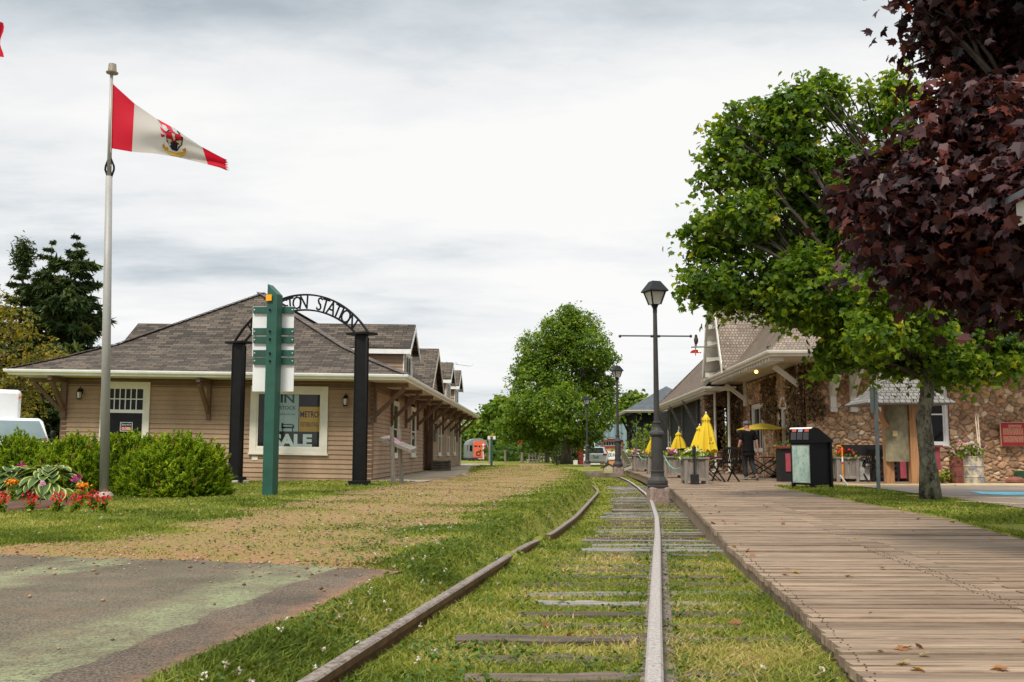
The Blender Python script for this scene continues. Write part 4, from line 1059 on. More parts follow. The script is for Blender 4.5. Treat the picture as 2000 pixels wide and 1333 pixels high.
YEW = leafmat('yew_sprays', [(0, (.035, .08, .006)), (.35, (.14, .23, .010)), (.7, (.28, .38, .014)), (.95, (.40, .46, .025)), (1, (.32, .20, .06))], .38, .7, .15)

def sph(rng, n):
    d = rng.normal(size=(n, 3)); return d / np.linalg.norm(d, axis=1, keepdims=True)
def crown_points(lobes, n, rng, clump=.3, flat=.55, shell=.55, per=14):
    """leaf positions: lobes (centre, radius) -> clumps near each lobe's shell -> leaves round each clump"""
    w = np.array([l[1]**2 for l in lobes]); w = w / w.sum(); P_, Nn = [], []
    for (c, r), q in zip(lobes, w):
        k = max(4, int(n*q/per)); d = sph(rng, k); d[:, 2] = d[:, 2]*.9 + .08
        rr_ = r*(shell + (1-shell)*rng.random(k)**.7)*(1+.28*rng.random(k)*(rng.random(k) < .22))
        cc = np.array(c) + d*rr_[:, None]*np.array([1, 1, .9])
        cs = clump*(.55+.9*rng.random(k))
        off = rng.normal(size=(k, per, 3))*cs[:, None, None]*np.array([1, 1, flat])*.62
        off[:, :, 2] -= .25*(off[:, :, 0]**2+off[:, :, 1]**2)/clump
        P_.append((cc[:, None, :] + off).reshape(-1, 3))
        Nn.append((np.repeat(d, per, 0)*.5 + np.array([0, 0, .55]) + rng.normal(size=(k*per, 3))*.5))
    return np.concatenate(P_), np.concatenate(Nn)
def limb(mb, a, b, r0, r1, rng, sag=.12, n=6):
    a, b = Vector(a), Vector(b); L = (b-a).length; pts = []; off = Vector((rng.normal(), rng.normal(), abs(rng.normal())))*L*sag*.5
    for i in range(n+1):
        t = i/n; pts.append(a.lerp(b, t) + off*math.sin(PI*t))
    mb.tube(pts, [r0+(r1-r0)*i/n for i in range(n+1)], 8 if r0 > .06 else 5); return pts
def tree(name, label, cat, base, trunk, r0, lobes, n, size, kind, lm, bm, seed, clump=.3, flat=.55, per=14, shell=.55, group=None, r1=.6, updown=True):
    rng = np.random.default_rng(seed)
    o = thing(name, label, cat, base, 0, group)
    mb = MB(); top = Vector(trunk[-1]); mb.tube([Vector(p) for p in trunk], [r0*(1.35 if i == 0 else 1-(1-r1)*i/(len(trunk)-1)) for i in range(len(trunk))], 14)
    ml = MB()
    for c, r in lobes:
        c = Vector(c); s = Vector(trunk[-1]) if c.z > top.z-.3 else Vector(trunk[-2])
        st_ = Vector(trunk[-1]).lerp(Vector(trunk[-2]), rng.random()*.6)
        pts = limb(ml, st_, c, r0*r1*.5, r0*.12, rng)
        for k in range(4):
            e = c + Vector(sph(rng, 1)[0])*r*.85; limb(ml, pts[3+k % 3], e, r0*.14, r0*.035, rng, .15, 4)
    mb.build('trunk', bm, o, smooth=True); ml.build('branches', BARKD, o, smooth=True)
    p, nn = crown_points(lobes, n, rng, clump, flat, shell, per)
    up = rng.normal(size=p.shape)*.7 + np.array([0, 0, -.75]) if updown else None
    # twig-tip clumps share a tone: young light clumps and old dark ones
    k = len(p)//per; tone = np.repeat(np.clip(rng.normal(.42, .2, k), 0, 1), per); r = np.clip(tone + rng.normal(0, .14, k*per), 0, 1)
    leaves('crown', p, nn, size*(.65+.6*rng.random(len(p))), kind, lm, o, rng, up, r); return o
def LB(Y, lst, sc=None, dz=0.55):
    """crown lobes measured in the photo, given their own depth round distance Y"""
    out_ = []; rnd_ = random.Random(len(lst))
    for q in lst:
        u, v_, r = q[:3]; dy = q[3] if len(q) > 3 else rnd_.uniform(-1, 1)*dz*r*Y/F*2
        out_.append((tuple(P(u, v_, Y+dy)), r*(Y+dy)/F))
    return out_
# green maple on the grass island
gb = G(1818, 979, .0); Yg = gb.y
lob = LB(Yg, [(1600,200,52),(1540,235,62),(1468,265,58),(1432,335,52),(1545,335,85),(1640,320,70),(1440,430,72),(1392,480,48),(1555,440,95),(1388,558,42),(1470,545,72),(1590,565,100),(1430,596,32),(1535,598,46),
   (1655,680,40),(1700,620,95),(1770,690,55),(1800,560,70),(1890,640,85),(1950,670,55),(1865,715,42),(1720,230,40),(1765,205,52),(1700,430,105),(1800,340,110),(1900,540,75),(1740,540,60,-2.2),(1720,640,55,-2.2),(1790,600,50,-1.8),(1560,590,70,1.5),(1650,480,80,2),(1640,695,38),(1930,690,58),(1880,690,56),(1980,640,62),(1960,600,70),(1850,735,26),(1925,735,28),(1725,715,30),(1690,672,44,-1),(2040,640,70),(1700,500,90,1),(1605,152,20),(1628,178,20),(1560,172,22),(1520,208,22),(1470,207,22),(1432,218,20),(1395,252,20),(1386,300,22),(1377,352,22),(1345,452,18),(1368,430,22),(1342,560,16),(1360,530,20),(1352,585,16),(1690,182,20),(1735,168,22),(1752,150,18),(1420,262,26),(1870,600,50),(1985,700,50),(2030,560,80),(1820,660,44,-1),(1610,722,22)])
tr = [gb + Vector((0, 0, -.05)), gb + Vector((-.02, 0, .7)), gb + Vector((-.06, .02, 1.5)), P(1811, 770, Yg), P(1807, 700, Yg)]
tree('maple_tree', 'green maple with lichen covered trunk on the grass by the boardwalk', 'tree', gb, tr, .155, lob, 54000, .110, 'maple', GRN, LICH, 21, .23, .5, 18, .5, None, .72)
# crimson maple close by on the right
cb = Vector((5.75, 8.9, .0))
lob = LB(8.7, [(1905,70,105),(1985,130,120),(1835,40,42),(1908,228,98),(1965,310,150),(1790,325,64),(1712,390,58),(1815,420,115),(1925,480,125),(1725,450,52),(1790,500,62),(1880,545,60),(1960,555,62),(2080,400,200),(2100,200,200),(2120,0,200),(1925,585,26),(1860,-60,100),(1980,-90,150),(2200,500,180),(2250,100,260),(1690,330,26),(1660,400,22)], dz=.8)
tree('crimson_maple_tree', 'dark purple leaved maple overhanging the car park grass', 'tree', cb, [cb + Vector((0,0,-.1)), cb + Vector((.03,0,1)), cb + Vector((0,.05,2.0)), cb + Vector((-.1,0,3.0))], .17, lob, 36000, .108, 'maple', PUR, BARK2, 22, .24, .7, 12, .38)
# big maple at the end of the lawn and the row beyond it
Yt = 76.0
cbs = Vector((*P(1106, 905, Yt).xy, -.05))
lob = LB(Yt, [(1100,650,48),(1130,640,42),(1055,690,50),(1150,685,48),(1105,725,72),(1045,755,52),(1165,750,42),(1025,800,42),(1100,805,66),(1172,812,38),(1065,850,44),(1140,850,38),(1000,840,34),(1188,775,22),(1185,700,24),(1030,720,30),(1110,612,22)])
tree('maple_tree', 'tall rounded green maple standing at the far end of the gravel path', 'tree', cbs, [cbs, cbs+Vector((0,0,1.3)), cbs+Vector((.1,0,2.4)), cbs+Vector((0,0,4))], .36, lob, 62000, .20, 'simple', GRN2, BARK, 31, .32, .6, 16, .45, 'maples at the end of the lawn')
def far_tree(u, vb, Y, lobl, n, size, label, seed, name='maple_tree', mat=None, trunkr=.25, group='maples at the end of the lawn'):
    b = Vector((*P(u, vb, Y).xy, float(tz(P(u, vb, Y).x, Y))))
    hz = min(c[0][2]-c[1] for c in LB(Y, lobl))
    h = max(1.0, hz + 1.5)
    tree(name, label, 'tree', b, [b, b+Vector((0,0,h*.5)), b+Vector((.1,0,h)), b+Vector((0,0,h+1))], trunkr, LB(Y, lobl), n, size, 'simple', mat or GRN2, BARK, seed, .55, .6, 12, .5, group)
far_tree(975, 905, 150, [(965,815,28),(985,800,30),(950,840,26),(985,845,34),(1010,830,30),(955,870,24),(948,832,28),(965,802,24),(940,850,22),(1000,810,26)], 12000, .6, 'green maple just beyond the small white topped signpost', 41)
far_tree(940, 905, 165, [(925,850,22),(945,830,22),(915,868,18),(950,865,24)], 9000, .65, 'green tree rising behind the old orange locomotive', 42)
far_tree(1045, 905, 100, [(1040,850,34),(1070,830,36),(1015,862,26),(1085,865,28)], 9000, .45, 'darker green maple partly hidden behind the tall rounded maple', 43)
far_tree(1240, 900, 95, [(1235,785,20),(1250,800,24),(1222,800,22),(1215,835,18)], 5000, .42, 'yellowish green tree behind the dark annex roof', 44)
far_tree(880, 905, 160, [(875,860,22),(895,850,22),(860,870,20)], 4000, .5, 'green tree far behind the end of the wooden station', 45)
# far-off wood behind everything
rng = np.random.default_rng(51); lob = []
for i in range(70):
    x = -80 + i*2.6; lob.append(((x, 165 + rng.uniform(-5, 5), rng.uniform(1, 4.2)), rng.uniform(2.6, 4.2)))
p, nn = crown_points(lob, 24000, rng, 1.0, .7, .6, 12)
o = leaves('woodland', p, nn, .95*(.6+.6*rng.random(len(p))), 'simple', GRN2, None, rng, None, np.clip(rng.normal(.35, .2, len(p)), 0, 1)); tag(o, 'dark green wood far beyond the lawn', None, None, 'stuff')

rng = np.random.default_rng(52); lob = []
for i in range(46):
    x = rng.uniform(-13, 5.5); y = rng.uniform(84, 104) + (62 if x < -1.2 else 0); lob.append(((x, y, rng.uniform(.2, 1.0)), rng.uniform(.8, 1.5)))
p, nn = crown_points(lob, 9000, rng, .4, .8, .6, 12); p = p[:]; nn = nn[p[:, 2] > -.6]; p = p[p[:, 2] > -.6]
o = leaves('undergrowth', p, nn, .45*(.6+.6*rng.random(len(p))), 'simple', GRN2, None, rng, None, np.clip(rng.normal(.08, .12, len(p)), 0, 1)); tag(o, 'dark bushes and undergrowth below the far trees', None, None, 'stuff')
# spruces on the left
def spruce(label, base, h, rw, seed, bare=.0, nest=False):
    rng = np.random.default_rng(seed); base = Vector(base); o = thing('spruce_tree', label, 'tree', base, 0, 'spruces behind the white van')
    mb = MB(); mb.tube([base, base+Vector((0,0,h*.5)), base+Vector((.05,0,h*.97))], [.24, .15, .02], 8)
    P_, D_, R_, S_ = [], [], [], []
    z = .06*h
    while z < h*.985:
        t = z/h; L = rw*min(1.0, (1-t)**.82*1.12+.015)*(.7+.5*rng.random()); nb = 6 if t < .85 else 4
        for k in range(nb):
            a = rng.random()*2*PI; l = L*(.6+.55*rng.random()); 
            if rng.random() < bare and t < .75: continue
            e = np.array([math.cos(a), math.sin(a), 0]); b0 = np.array(base) + np.array([0, 0, z])
            pts = []
            for s in np.linspace(0, 1, 5): pts.append(b0 + e*l*s + np.array([0, 0, (-.42*s + .40*s*s)*l + .12*t*l*s]))
            mb.tube([Vector(q) for q in pts], [.035*(1-t*.6), .03, .022, .014, .006], 4, False)
            m_ = int(60*l+20); s = .12+.88*rng.random(m_)**.8; q = np.array([np.array([np.interp(si, np.linspace(0,1,5), [pp[j] for pp in pts]) for j in range(3)]) for si in s])
            side = np.array([-e[1], e[0], 0]); fan = rng.normal(size=m_)*(.85-.45*s); wd = rng.random(m_)*.22*(1-.6*s)*l*np.sign(fan)
            q = q + side*wd[:, None] + rng.normal(size=(m_, 3))*.03
            d = e*.8 + side*fan[:, None]*.9 + np.array([0, 0, -.32]) + rng.normal(size=(m_, 3))*.22
            S_.append(np.full(m_, .34+.66*min(1, l/1.3))); P_.append(q); D_.append(d); R_.append(np.clip(rng.normal(.42, .16)+rng.normal(size=m_)*.13, 0, 1))
        z += .026*h*(.6+.8*rng.random())
    if nest:
        m_ = 1300; q = np.array(base)+np.array([0,0,h*.93]) + sph(rng, m_)*rng.random(m_)[:, None]**.5*np.array([.7, .7, 1.1])*(1+.14*rng.normal(size=(m_, 1))); S_.append(np.full(m_, .5)); P_.append(q); D_.append(rng.normal(size=(m_, 3))+np.array([0,0,.5])); R_.append(np.clip(rng.normal(.4, .2, m_), 0, 1))
    mb.build('trunk', BARK, o, smooth=True)
    p = np.concatenate(P_); d = np.concatenate(D_); n_ = rng.normal(size=p.shape)*.6+np.array([0,0,.7])
    leaves('crown', p, n_, (.62*(.6+.7*rng.random(len(p))))*(rw/2.6)*np.concatenate(S_), 'sliver', SPR, o, rng, d, np.concatenate(R_))
Ys = 58
def sb(u): q = P(u, 900, Ys); return (q.x, Ys, -.1)
spruce('tallest dark spruce beside the corner of the wooden station', sb(128), .9 + (882-440)*Ys/F, 3.7, 61)
spruce('slim dark spruce left of the tallest spruce', sb(78), .9 + (882-455)*Ys/F*1.0, 3.2, 62, .05)
spruce('bare stemmed spruce with a dense bushy top', sb(24), .9 + (882-462)*Ys/F, 2.7, 63, .25, True)
spruce('low spreading spruce at the edge of the view behind the locust', sb(-30), 9.5, 3.2, 64)
spruce('lower spruce filling the gap behind the van', (P(60, 900, 50).x, 50, -.1), 6.0, 2.6, 65)
# yellowing locust
lb = Vector((P(-60, 900, 44).x, 44, 0)); lob = LB(44, [(-20,600,55),(30,640,48),(90,690,38),(60,730,45),(-10,700,70),(20,760,55),(95,745,34),(120,700,20),(-80,640,80),(50,790,45),(20,830,50)])
tree('locust_tree', 'sparse yellowing locust tree with thin branches beside the white van', 'tree', lb, [lb, lb+Vector((0,0,.8)), lb+Vector((.1,0,1.6)), lb+Vector((.3,0,2.4))], .2, lob, 6500, .16, 'dia', LOC, BARK2, 71, .34, .4, 9, .3, None, .6)

# clipped yews behind the flagpole
def yew(label, c, rx, ry, rz, n, seed):
    rng = np.random.default_rng(seed); c = np.array(c); o = thing('yew_bush', label, 'bush', tuple(c), 0, 'yew bushes before the wooden station')
    mb = MB()
    for k in range(14):
        d = sph(rng, 1)[0]; d[2] = abs(d[2])*.9+.1; mb.tube([Vector(c), Vector(c+d*np.array([rx, ry, rz])*.5), Vector(c+d*np.array([rx, ry, rz])*.85)], [.03, .02, .008], 5)
    mb.build('stem', BARK2, o)
    n = int(n*1.7); k = n//16; d = sph(rng, k*2); d = d[d[:, 2] > -.12][:k]; k = len(d); f = .84+.22*rng.random(k)
    bump = 1 + .10*np.sin(d[:, 0]*7+seed)*np.sin(d[:, 2]*6+1) + .06*np.sin(d[:, 1]*13)
    cc = c + d*np.array([rx, ry, rz])*(f*bump)[:, None]
    ax = d + np.array([0, -.1, .75]) + rng.normal(size=(k, 3))*.28; ax /= np.linalg.norm(ax, axis=1, keepdims=True)
    s = rng.random((k, 16)); L = .20*(.7+.6*rng.random(k))
    p = cc[:, None, :] + ax[:, None, :]*(s*L[:, None])[:, :, None] - ax[:, None, :]*.06
    fan = rng.normal(size=(k, 16, 3)); dr = ax[:, None, :]*1.05 + fan*.42
    tone = np.clip(rng.normal(.42, .16, k)[:, None] + .28*(s-.5) + rng.normal(size=(k, 16))*.08, 0, 1); tone[:k//60] = 1
    p = p.reshape(-1, 3); dr = dr.reshape(-1, 3)
    leaves('foliage', p, rng.normal(size=p.shape), .105*(.7+.6*rng.random(len(p))), 'sliver', YEW, o, rng, dr, tone.ravel())
    # inner shell so the bush is dense
    d2 = sph(rng, 2600); d2 = d2[d2[:, 2] > -.2]; p2 = c + d2*np.array([rx, ry, rz])*.82; leaves('inner_foliage', p2, d2+rng.normal(size=d2.shape)*.4, .17, 'dia', YEW, o, rng, None, rng.random(len(p2))*.2)
def yb(u, Y, rx, ry, rz, label, n, seed):
    q = P(u, 900, Y); yew(label, (q.x, Y, .12), rx, ry, rz, n, seed)
yb(340, 19.9, 1.0, .95, .98, 'large rounded yew right of the flagpole', 26000, 81)
yb(245, 20.6, .75, .8, 1.0, 'upright yew directly behind the flagpole', 14000, 82)
yb(150, 20.5, .95, .8, .92, 'wide yew behind the striped hostas', 18000, 83)
yb(38, 20.8, .85, .8, .95, 'yew with a tall tuft in front of the white van', 15000, 84)
yb(-60, 20.2, .8, .8, .80, 'low yew at the edge of the view beside the hostas', 9000, 85)
# flower bed
mb = MB(); b0 = []
for k in range(26):
    a = 2*PI*k/26; b0.append((-9.6+2.6*math.cos(a)+.1*math.sin(3*a), 16.2+2.05*math.sin(a), .022))
rings_ = [[(-9.6+(x+9.6)*k_, 16.2+(y-16.2)*k_, z_) for x, y, z in b0] for k_, z_ in ((1, -.07), (.94, .03), (.6, .06), (.02, .07))]
for r0_, r1_ in zip(rings_[:-1], rings_[1:]):
    for i in range(26): mb.quad(r0_[i], r0_[(i+1) % 26], r1_[(i+1) % 26], r1_[i])
mb.build('x', None); bed = COL.objects['x']; bed.name = 'flower_bed'; bed.data.materials.append(M('bed_soil', (.10, .05, .03), .95, .3, 6, .8)); tag(bed, 'reddish brown soil of the flower bed below the yews', None, None, 'structure')
HOST = leafmat('hosta_green', [(0, (.045, .105, .03)), (1, (.12, .20, .05))], .25, .45); HOSTE = leafmat('hosta_margin', [(0, (.40, .44, .12)), (1, (.58, .57, .20))], .25, .5)
def hosta(label, c, r, n, seed):
    rng = np.random.default_rng(seed); o = thing('hosta', label, 'plant', c, 0, 'striped hostas in the flower bed'); c = Vector(c); g, e = MB(), MB()
    for k in range(n):
        a = 2*PI*rng.random(); t = .25+.75*(k/n); L = .29*(.8+.4*rng.random()); d = Vector((math.cos(a), math.sin(a), 0)); s = Vector((-d.y, d.x, 0))
        b = c + d*r*t*.75 + Vector((0, 0, .12+.42*(1-t**1.6)+rng.random()*.05)); tilt = .55-1.15*t
        f = (d*math.cos(tilt) + Vector((0,0,1))*math.sin(tilt)).normalized(); u = s.cross(f) if s.cross(f).z > 0 else -s.cross(f)
        W_ = .115*(.8+.4*rng.random())
        def row(i, ww):
            q = i/5; wd = ww*math.sin(PI*min(.97, q*.86+.1))**.8; cen = b + f*L*q - Vector((0,0,1))*.12*q*q*L*3
            return cen - s*wd + u*.35*wd, cen, cen + s*wd + u*.35*wd
        rg = rng.random()
        for i in range(5):
            a0, m0, c0 = row(i, W_*.76); a1, m1, c1 = row(i+1, W_*.76 if i < 4 else .002); g.quad(a0, m0, m1, a1, rg); g.quad(m0, c0, c1, m1, rg)
            A0, _, C0 = row(i, W_); A1, _, C1 = row(i+1, W_ if i < 4 else .004); e.quad(A0, a0, a1, A1, rg); e.quad(c0, C0, C1, c1, rg)
    g.build('leaf_centres', HOST, o); e.build('leaf_margins', HOSTE, o)
for (u, v_, r, n, s, l) in ((95,972,.66,75,91,'cream edged hosta nearest the flagpole in the flower bed'), (20,972,.62,60,92,'cream edged hosta left of the biggest hosta'), (60,965,.6,55,93,'cream edged hosta at the back of the flower bed')): hosta(l, tuple(G(u, v_, .05)), r, n, s)
def bloom(name, label, base, h, cols, r, n, seed, group, leafc=True, shape='ball', petal=.03, stems=5):
    rng = np.random.default_rng(seed); base = Vector(base); o = thing(name, label, 'flower', base, 0, group)
    mb = MB(); heads = []
    for k in range(stems):
        e = base + Vector((rng.normal()*r*.5, rng.normal()*r*.5, h*(.75+.3*rng.random()))); mb.tube([base, base.lerp(e, .5)+Vector((0,0,.02)), e], [.008, .006, .004], 4); heads.append(np.array(e))
    mb.build('stem', M('stem_green', (.07, .12, .03), .6), o)
    if leafc:
        p = np.array(base) + rng.normal(size=(60, 3))*np.array([r*.6, r*.6, h*.18]) + np.array([0, 0, h*.35]); leaves('leaves', p, rng.normal(size=p.shape)+np.array([0,0,1]), .075, 'dia', GRN, o, rng)
    H = np.array(heads); p = np.repeat(H, n//stems, 0) + rng.normal(size=((n//stems)*stems, 3))*np.array([1, 1, 1.2 if shape == 'plume' else .6])*petal*(1.5 if shape == 'plume' else 1)
    leaves('petals', p, rng.normal(size=p.shape)+np.array([0,-.6,.6]), petal*1.5, 'simple', cols, o, rng)
REDF = leafmat('red_petals', [(0, (.30, .002, .008)), (.7, (.62, .006, .014)), (1, (.75, .02, .03))], .2); ORF = leafmat('orange_petals', [(0, (.65, .18, .004)), (1, (.85, .36, .01))], .2)
MAGF = leafmat('magenta_petals', [(0, (.32, .01, .16)), (1, (.6, .03, .33))], .25); PINKF = leafmat('pink_petals', [(0, (.55, .25, .42)), (1, (.7, .45, .6))], .25); WHF = leafmat('white_petals', [(0, (.65, .65, .6)), (1, (.85, .85, .82))], .3)
YELF = leafmat('yellow_petals', [(0, (.5, .45, .05)), (1, (.7, .6, .12))], .3); PURF = leafmat('purple_petals', [(0, (.10, .01, .16)), (1, (.3, .02, .3))], .25)
for i, (u, v_, l) in enumerate(((58,1001,'red plume flower below the left hosta'), (113,1001,'red plume flower under the big hosta, between its red neighbours'), (148,999,'taller red plume flower below the orange marigold'), (180,996,'red plume flower left of the flagpole foot'), (201,997,'bushy red plume flower right beside the flagpole foot'), (3,1000,'red plume flower cut by the edge of the view'))):
    bloom('red_plume_flower', l, tuple(G(u, v_, .05)), .20, REDF, .05, 50, 100+i, 'red flowers along the front of the bed', True, 'plume', .03, 5)
for i, (u, v_, l) in enumerate(((160,985,'orange marigold right of the hostas'), (24,980,'orange marigold among the hosta leaves'))):
    bloom('marigold', l, tuple(G(u, v_, .05)), .3 if i == 0 else .36, ORF, .05, 110, 110+i, 'orange marigolds in the bed', True, 'ball', .034, 1)
for i, (u, v_, h, l) in enumerate(((148,975,.38,'magenta daisy flowers behind the right marigold'), (42,965,.55,'magenta daisy flowers standing above the hostas against the yew'))):
    bloom('magenta_flower', l, tuple(G(u, v_, .05)), h, MAGF, .14, 45, 120+i, 'magenta flowers in the bed', True, 'ball', .038, 3)
bloom('pink_flower', 'pale pink flowers lying over the hosta leaves', tuple(G(78, 985, .05)), .36, PINKF, .14, 24, 130, None, False, 'ball', .03, 3)
# brown creeper on the shaded stone walls
VINE = leafmat('dry_creeper', [(0, (.05, .030, .015)), (.5, (.17, .10, .05)), (.85, (.29, .18, .085)), (1, (.10, .11, .03))], .25, .8)
def vine(label, boxes, n, seed):
    rng = np.random.default_rng(seed); P_, N_ = [], []
    for (x0, x1, y0, y1, z0, z1, nx_, ny_, q) in boxes:
        k = int(n*q); p = np.stack([rng.uniform(x0, x1, k), rng.uniform(y0, y1, k), z0+(z1-z0)*rng.random(k)**.75], 1); keep = np.sin(p[:, 0]*9+p[:, 1]*7)*.5+np.sin(p[:, 2]*4+p[:, 1]*5)*.4+rng.random(k) > .1; p = p[keep]
        P_.append(p + np.array([nx_, ny_, 0])*(.03+.13*rng.random((len(p), 1)))); N_.append(np.array([nx_, ny_, .3])+rng.normal(size=p.shape)*.5)
    p = np.concatenate(P_); Mw = Matrix.Translation(Vector((8.9, 30.2, 0))) @ Matrix.Rotation(-.035, 4, 'Z'); p = np.array([tuple(Mw @ Vector(q)) for q in p])
    o = leaves('creeper', p, np.concatenate(N_), .10*(.7+.6*rng.random(len(p))), 'simple', VINE, None, rng, rng.normal(size=p.shape)*.3+np.array([0, 0, -1])); tag(o, label, 'creeper', 'dry creepers on the stone station')
vine('dry brown creeper covering the near corner of the stone station wall', [(-.05, .0, 0, 1.9, .3, 3.5, -1, 0, .5), (0, .55, 0, .02, 1.8, 3.5, 0, -1, .3), (-.05, 0, 3.4, 5.6, 1.6, 3.4, -1, 0, .3)], 6500, 141)
vine('dry brown creeper round the stone archway beyond the patio', [(-1.5, -.02, 9.97, 10, .3, 3.2, 0, -1, .5), (-.05, 0, 8.9, 9.9, .2, 3.3, -1, 0, .2)], 2600, 142)

# ------------------------------------------------------------------ loose stones on path and asphalt edge
rng = np.random.default_rng(77)
x = rng.uniform(-9, 2, 26000); y = 3 + 25*rng.random(26000)**1.4
at_ = np.interp(x, [-12,-4.4,-2.6,-.85], [8.7,8.6,8.15,7.45]); ar_ = np.interp(y, [-3,3.8,4.65,6.05,7.45], [-2.0,-1.33,-1.2,-.95,-.83])
edge_ = (np.abs(y-at_-.1) < .35) & (x < -.7) | (np.abs(x-ar_) < .12) & (y < 7.5)
k = ((path_mask(x, y) > .6) & (rng.random(len(x)) < .35)) | (edge_ & (rng.random(len(x)) < .9)) | (in_asphalt(x, y, -.2) & (rng.random(len(x)) < .025)); k &= np.abs(x)/y < .6
x, y = x[k], y[k]; s = (.005+.012*rng.random(len(x))**3 + .0004*y)
oct_ = np.array([(1,0,0),(-1,0,0),(0,1,0),(0,-1,0),(0,0,.7),(0,0,-.5)]); of_ = np.array([[0,2,4],[2,1,4],[1,3,4],[3,0,4],[2,0,5],[1,2,5],[3,1,5],[0,3,5]])
zb_ = np.maximum(tz(x, y), np.where(in_asphalt(x, y, .03), .012, -9)); c_ = np.stack([x, y, zb_+s*.3], 1)
V = c_[:, None, :] + oct_[None]*s[:, None, None]*(1+.5*rng.normal(size=(len(x), 6, 1))*.6); Fc = (np.arange(len(x))[:, None, None]*6+of_[None]).reshape(-1, 3)
m, nt, out = nodes('loose_stone'); principled(nt, out, ramp(nt, attr(nt), [(0, (.12, .075, .05)), (.5, (.32, .19, .12)), (.9, (.38, .27, .19)), (1, (.42, .36, .31))]), .9, 0, .1)
tag(npmesh('gravel', V.reshape(-1, 3), Fc, m, None, np.repeat(rng.random(len(x)), 8)), 'loose stones along the path and the asphalt edge', None, None, 'stuff')
# ------------------------------------------------------------------ grass
rng = np.random.default_rng(5)
def scatter(x0, x1, y0, y1, dens):
    n = int((x1-x0)*(y1-y0)*dens); return rng.uniform(x0, x1, n), rng.uniform(y0, y1, n)
def grass_ok(x, y):
    pm_ = path_mask(x, y); u = x-(RX(y)-.675)
    tuft = np.clip(.5+.6*np.sin(x*2.3+1.3*np.sin(y*.8))*np.sin(y*1.1+.7*np.sin(x*1.7)), 0, 1)
    k = (pm_ < rng.random(len(x))*.9) | (rng.random(len(x)) < .16+.6*tuft**2*(y > 8.6))
    k &= ~in_asphalt(x, y, -.06)
    bl_, br_ = interp(BLT, y), interp(BRT, y); k &= ~((x > bl_-.02) & (x < br_+.02)) & ~((x > bl_) & (y > 25.3))
    k &= ~((x > interp(PKT, y)-.05) & (y < 25.2) & (x > 0)) | (x < 0)
    k &= ~((y > 46) & (x > 2.8)); k &= ~((x < -2.0) & (x > -14.5) & (y > 29.5))
    k &= ~(((x+9.6)/2.6)**2+((y-16.2)/2.05)**2 < .96)
    for dx in (0, -1.35): k &= np.abs(x-RX(y)-dx) > .045
    k &= ~((x < -4.2) & (y < 8.3))
    sl = (np.abs(u) < .58)
    patch = .5+.5*np.sin(x*3.1+1.7*np.sin(y*1.9))*np.sin(y*2.7+x)
    k &= ~(sl & (rng.random(len(x)) < .12+.5*patch))
    k &= np.abs(x)/y < .95
    return k
gp, gs, gt = [], [], []
for (x0, x1, y0, y1, dens, hgt) in ((-2.2, 2.0, 2.8, 5, 11000, .052), (-3, 3.0, 5, 8, 6000, .050), (-8.5, 5.5, 7.6, 12, 2300, .045), (-10, 8.2, 12, 18, 1150, .05), (-19, 9, 18, 26, 480, .055), (-16, 6, 26, 38, 200, .065), (-4, 6, 38, 64, 110, .08), (-18, -13, 22, 40, 60, .1)):
    x, y = scatter(x0, x1, y0, y1, dens); k = grass_ok(x, y); x, y = x[k], y[k]
    gp.append(np.stack([x, y, tz(x, y)-.005], 1)); gs.append(hgt*(.38+.78*rng.random(len(x)))*(1+.35*np.sin(x*2.3+y)*np.sin(y*1.7))*(1-.62*path_mask(x, y))); 
    tone = .48+.24*np.sin(x*1.1+y*.7)*np.sin(y*.9-x*.4)+.20*np.sin(x*4.1+np.sin(y*2))*np.sin(y*3.7+np.sin(x*3))
    uu = x-(RX(y)-.45); tone = tone + .16*np.exp(-(uu/.85)**4)*(y < 50)*(.4+.9*np.sin(x*2.7+y)*np.sin(y*1.9-x)) - .12*(x > interp(BLT, y)) - .05*(y > 10)
    gt.append(np.clip(tone+rng.normal(0, .17, len(x)), 0, 1))
gp = np.concatenate(gp); gs = np.concatenate(gs); gt = np.concatenate(gt); n = len(gp)
GR = leafmat('grass_blades', [(0, (.07, .105, .018)), (.35, (.165, .215, .032)), (.65, (.28, .305, .058)), (.85, (.43, .38, .12)), (1, (.56, .43, .22))], .35, .7, .12)
wd = .0034 + .00042*gp[:, 1]
dirv = rng.normal(size=(n, 3))*np.array([.5, .5, .15]) + np.array([0, 0, 1.0]); dirv /= np.linalg.norm(dirv, axis=1, keepdims=True)
sid = np.stack([np.cos(rng.random(n)*PI*2), np.sin(rng.random(n)*PI*2), np.zeros(n)], 1)
bend = rng.normal(size=(n, 3))*np.array([.5, .5, 0])*gs[:, None]
A = gp - sid*wd[:, None]; B = gp + sid*wd[:, None]; mid = gp + dirv*gs[:, None]*.6; C = mid + sid*wd[:, None]*.7; D_ = mid - sid*wd[:, None]*.7; T_ = gp + dirv*gs[:, None] + bend
V = np.stack([A, B, C, D_, T_], 1).reshape(-1, 3); q = np.arange(n)[:, None]*5
Fc = np.concatenate([q + np.array([0, 1, 2]), q + np.array([0, 2, 3]), q + np.array([3, 2, 4])], 0)
o = npmesh('grass', V, Fc, GR, None, np.tile(gt, 3)); tag(o, 'short green and straw coloured grass of the lawn and trackbed', None, None, 'stuff')
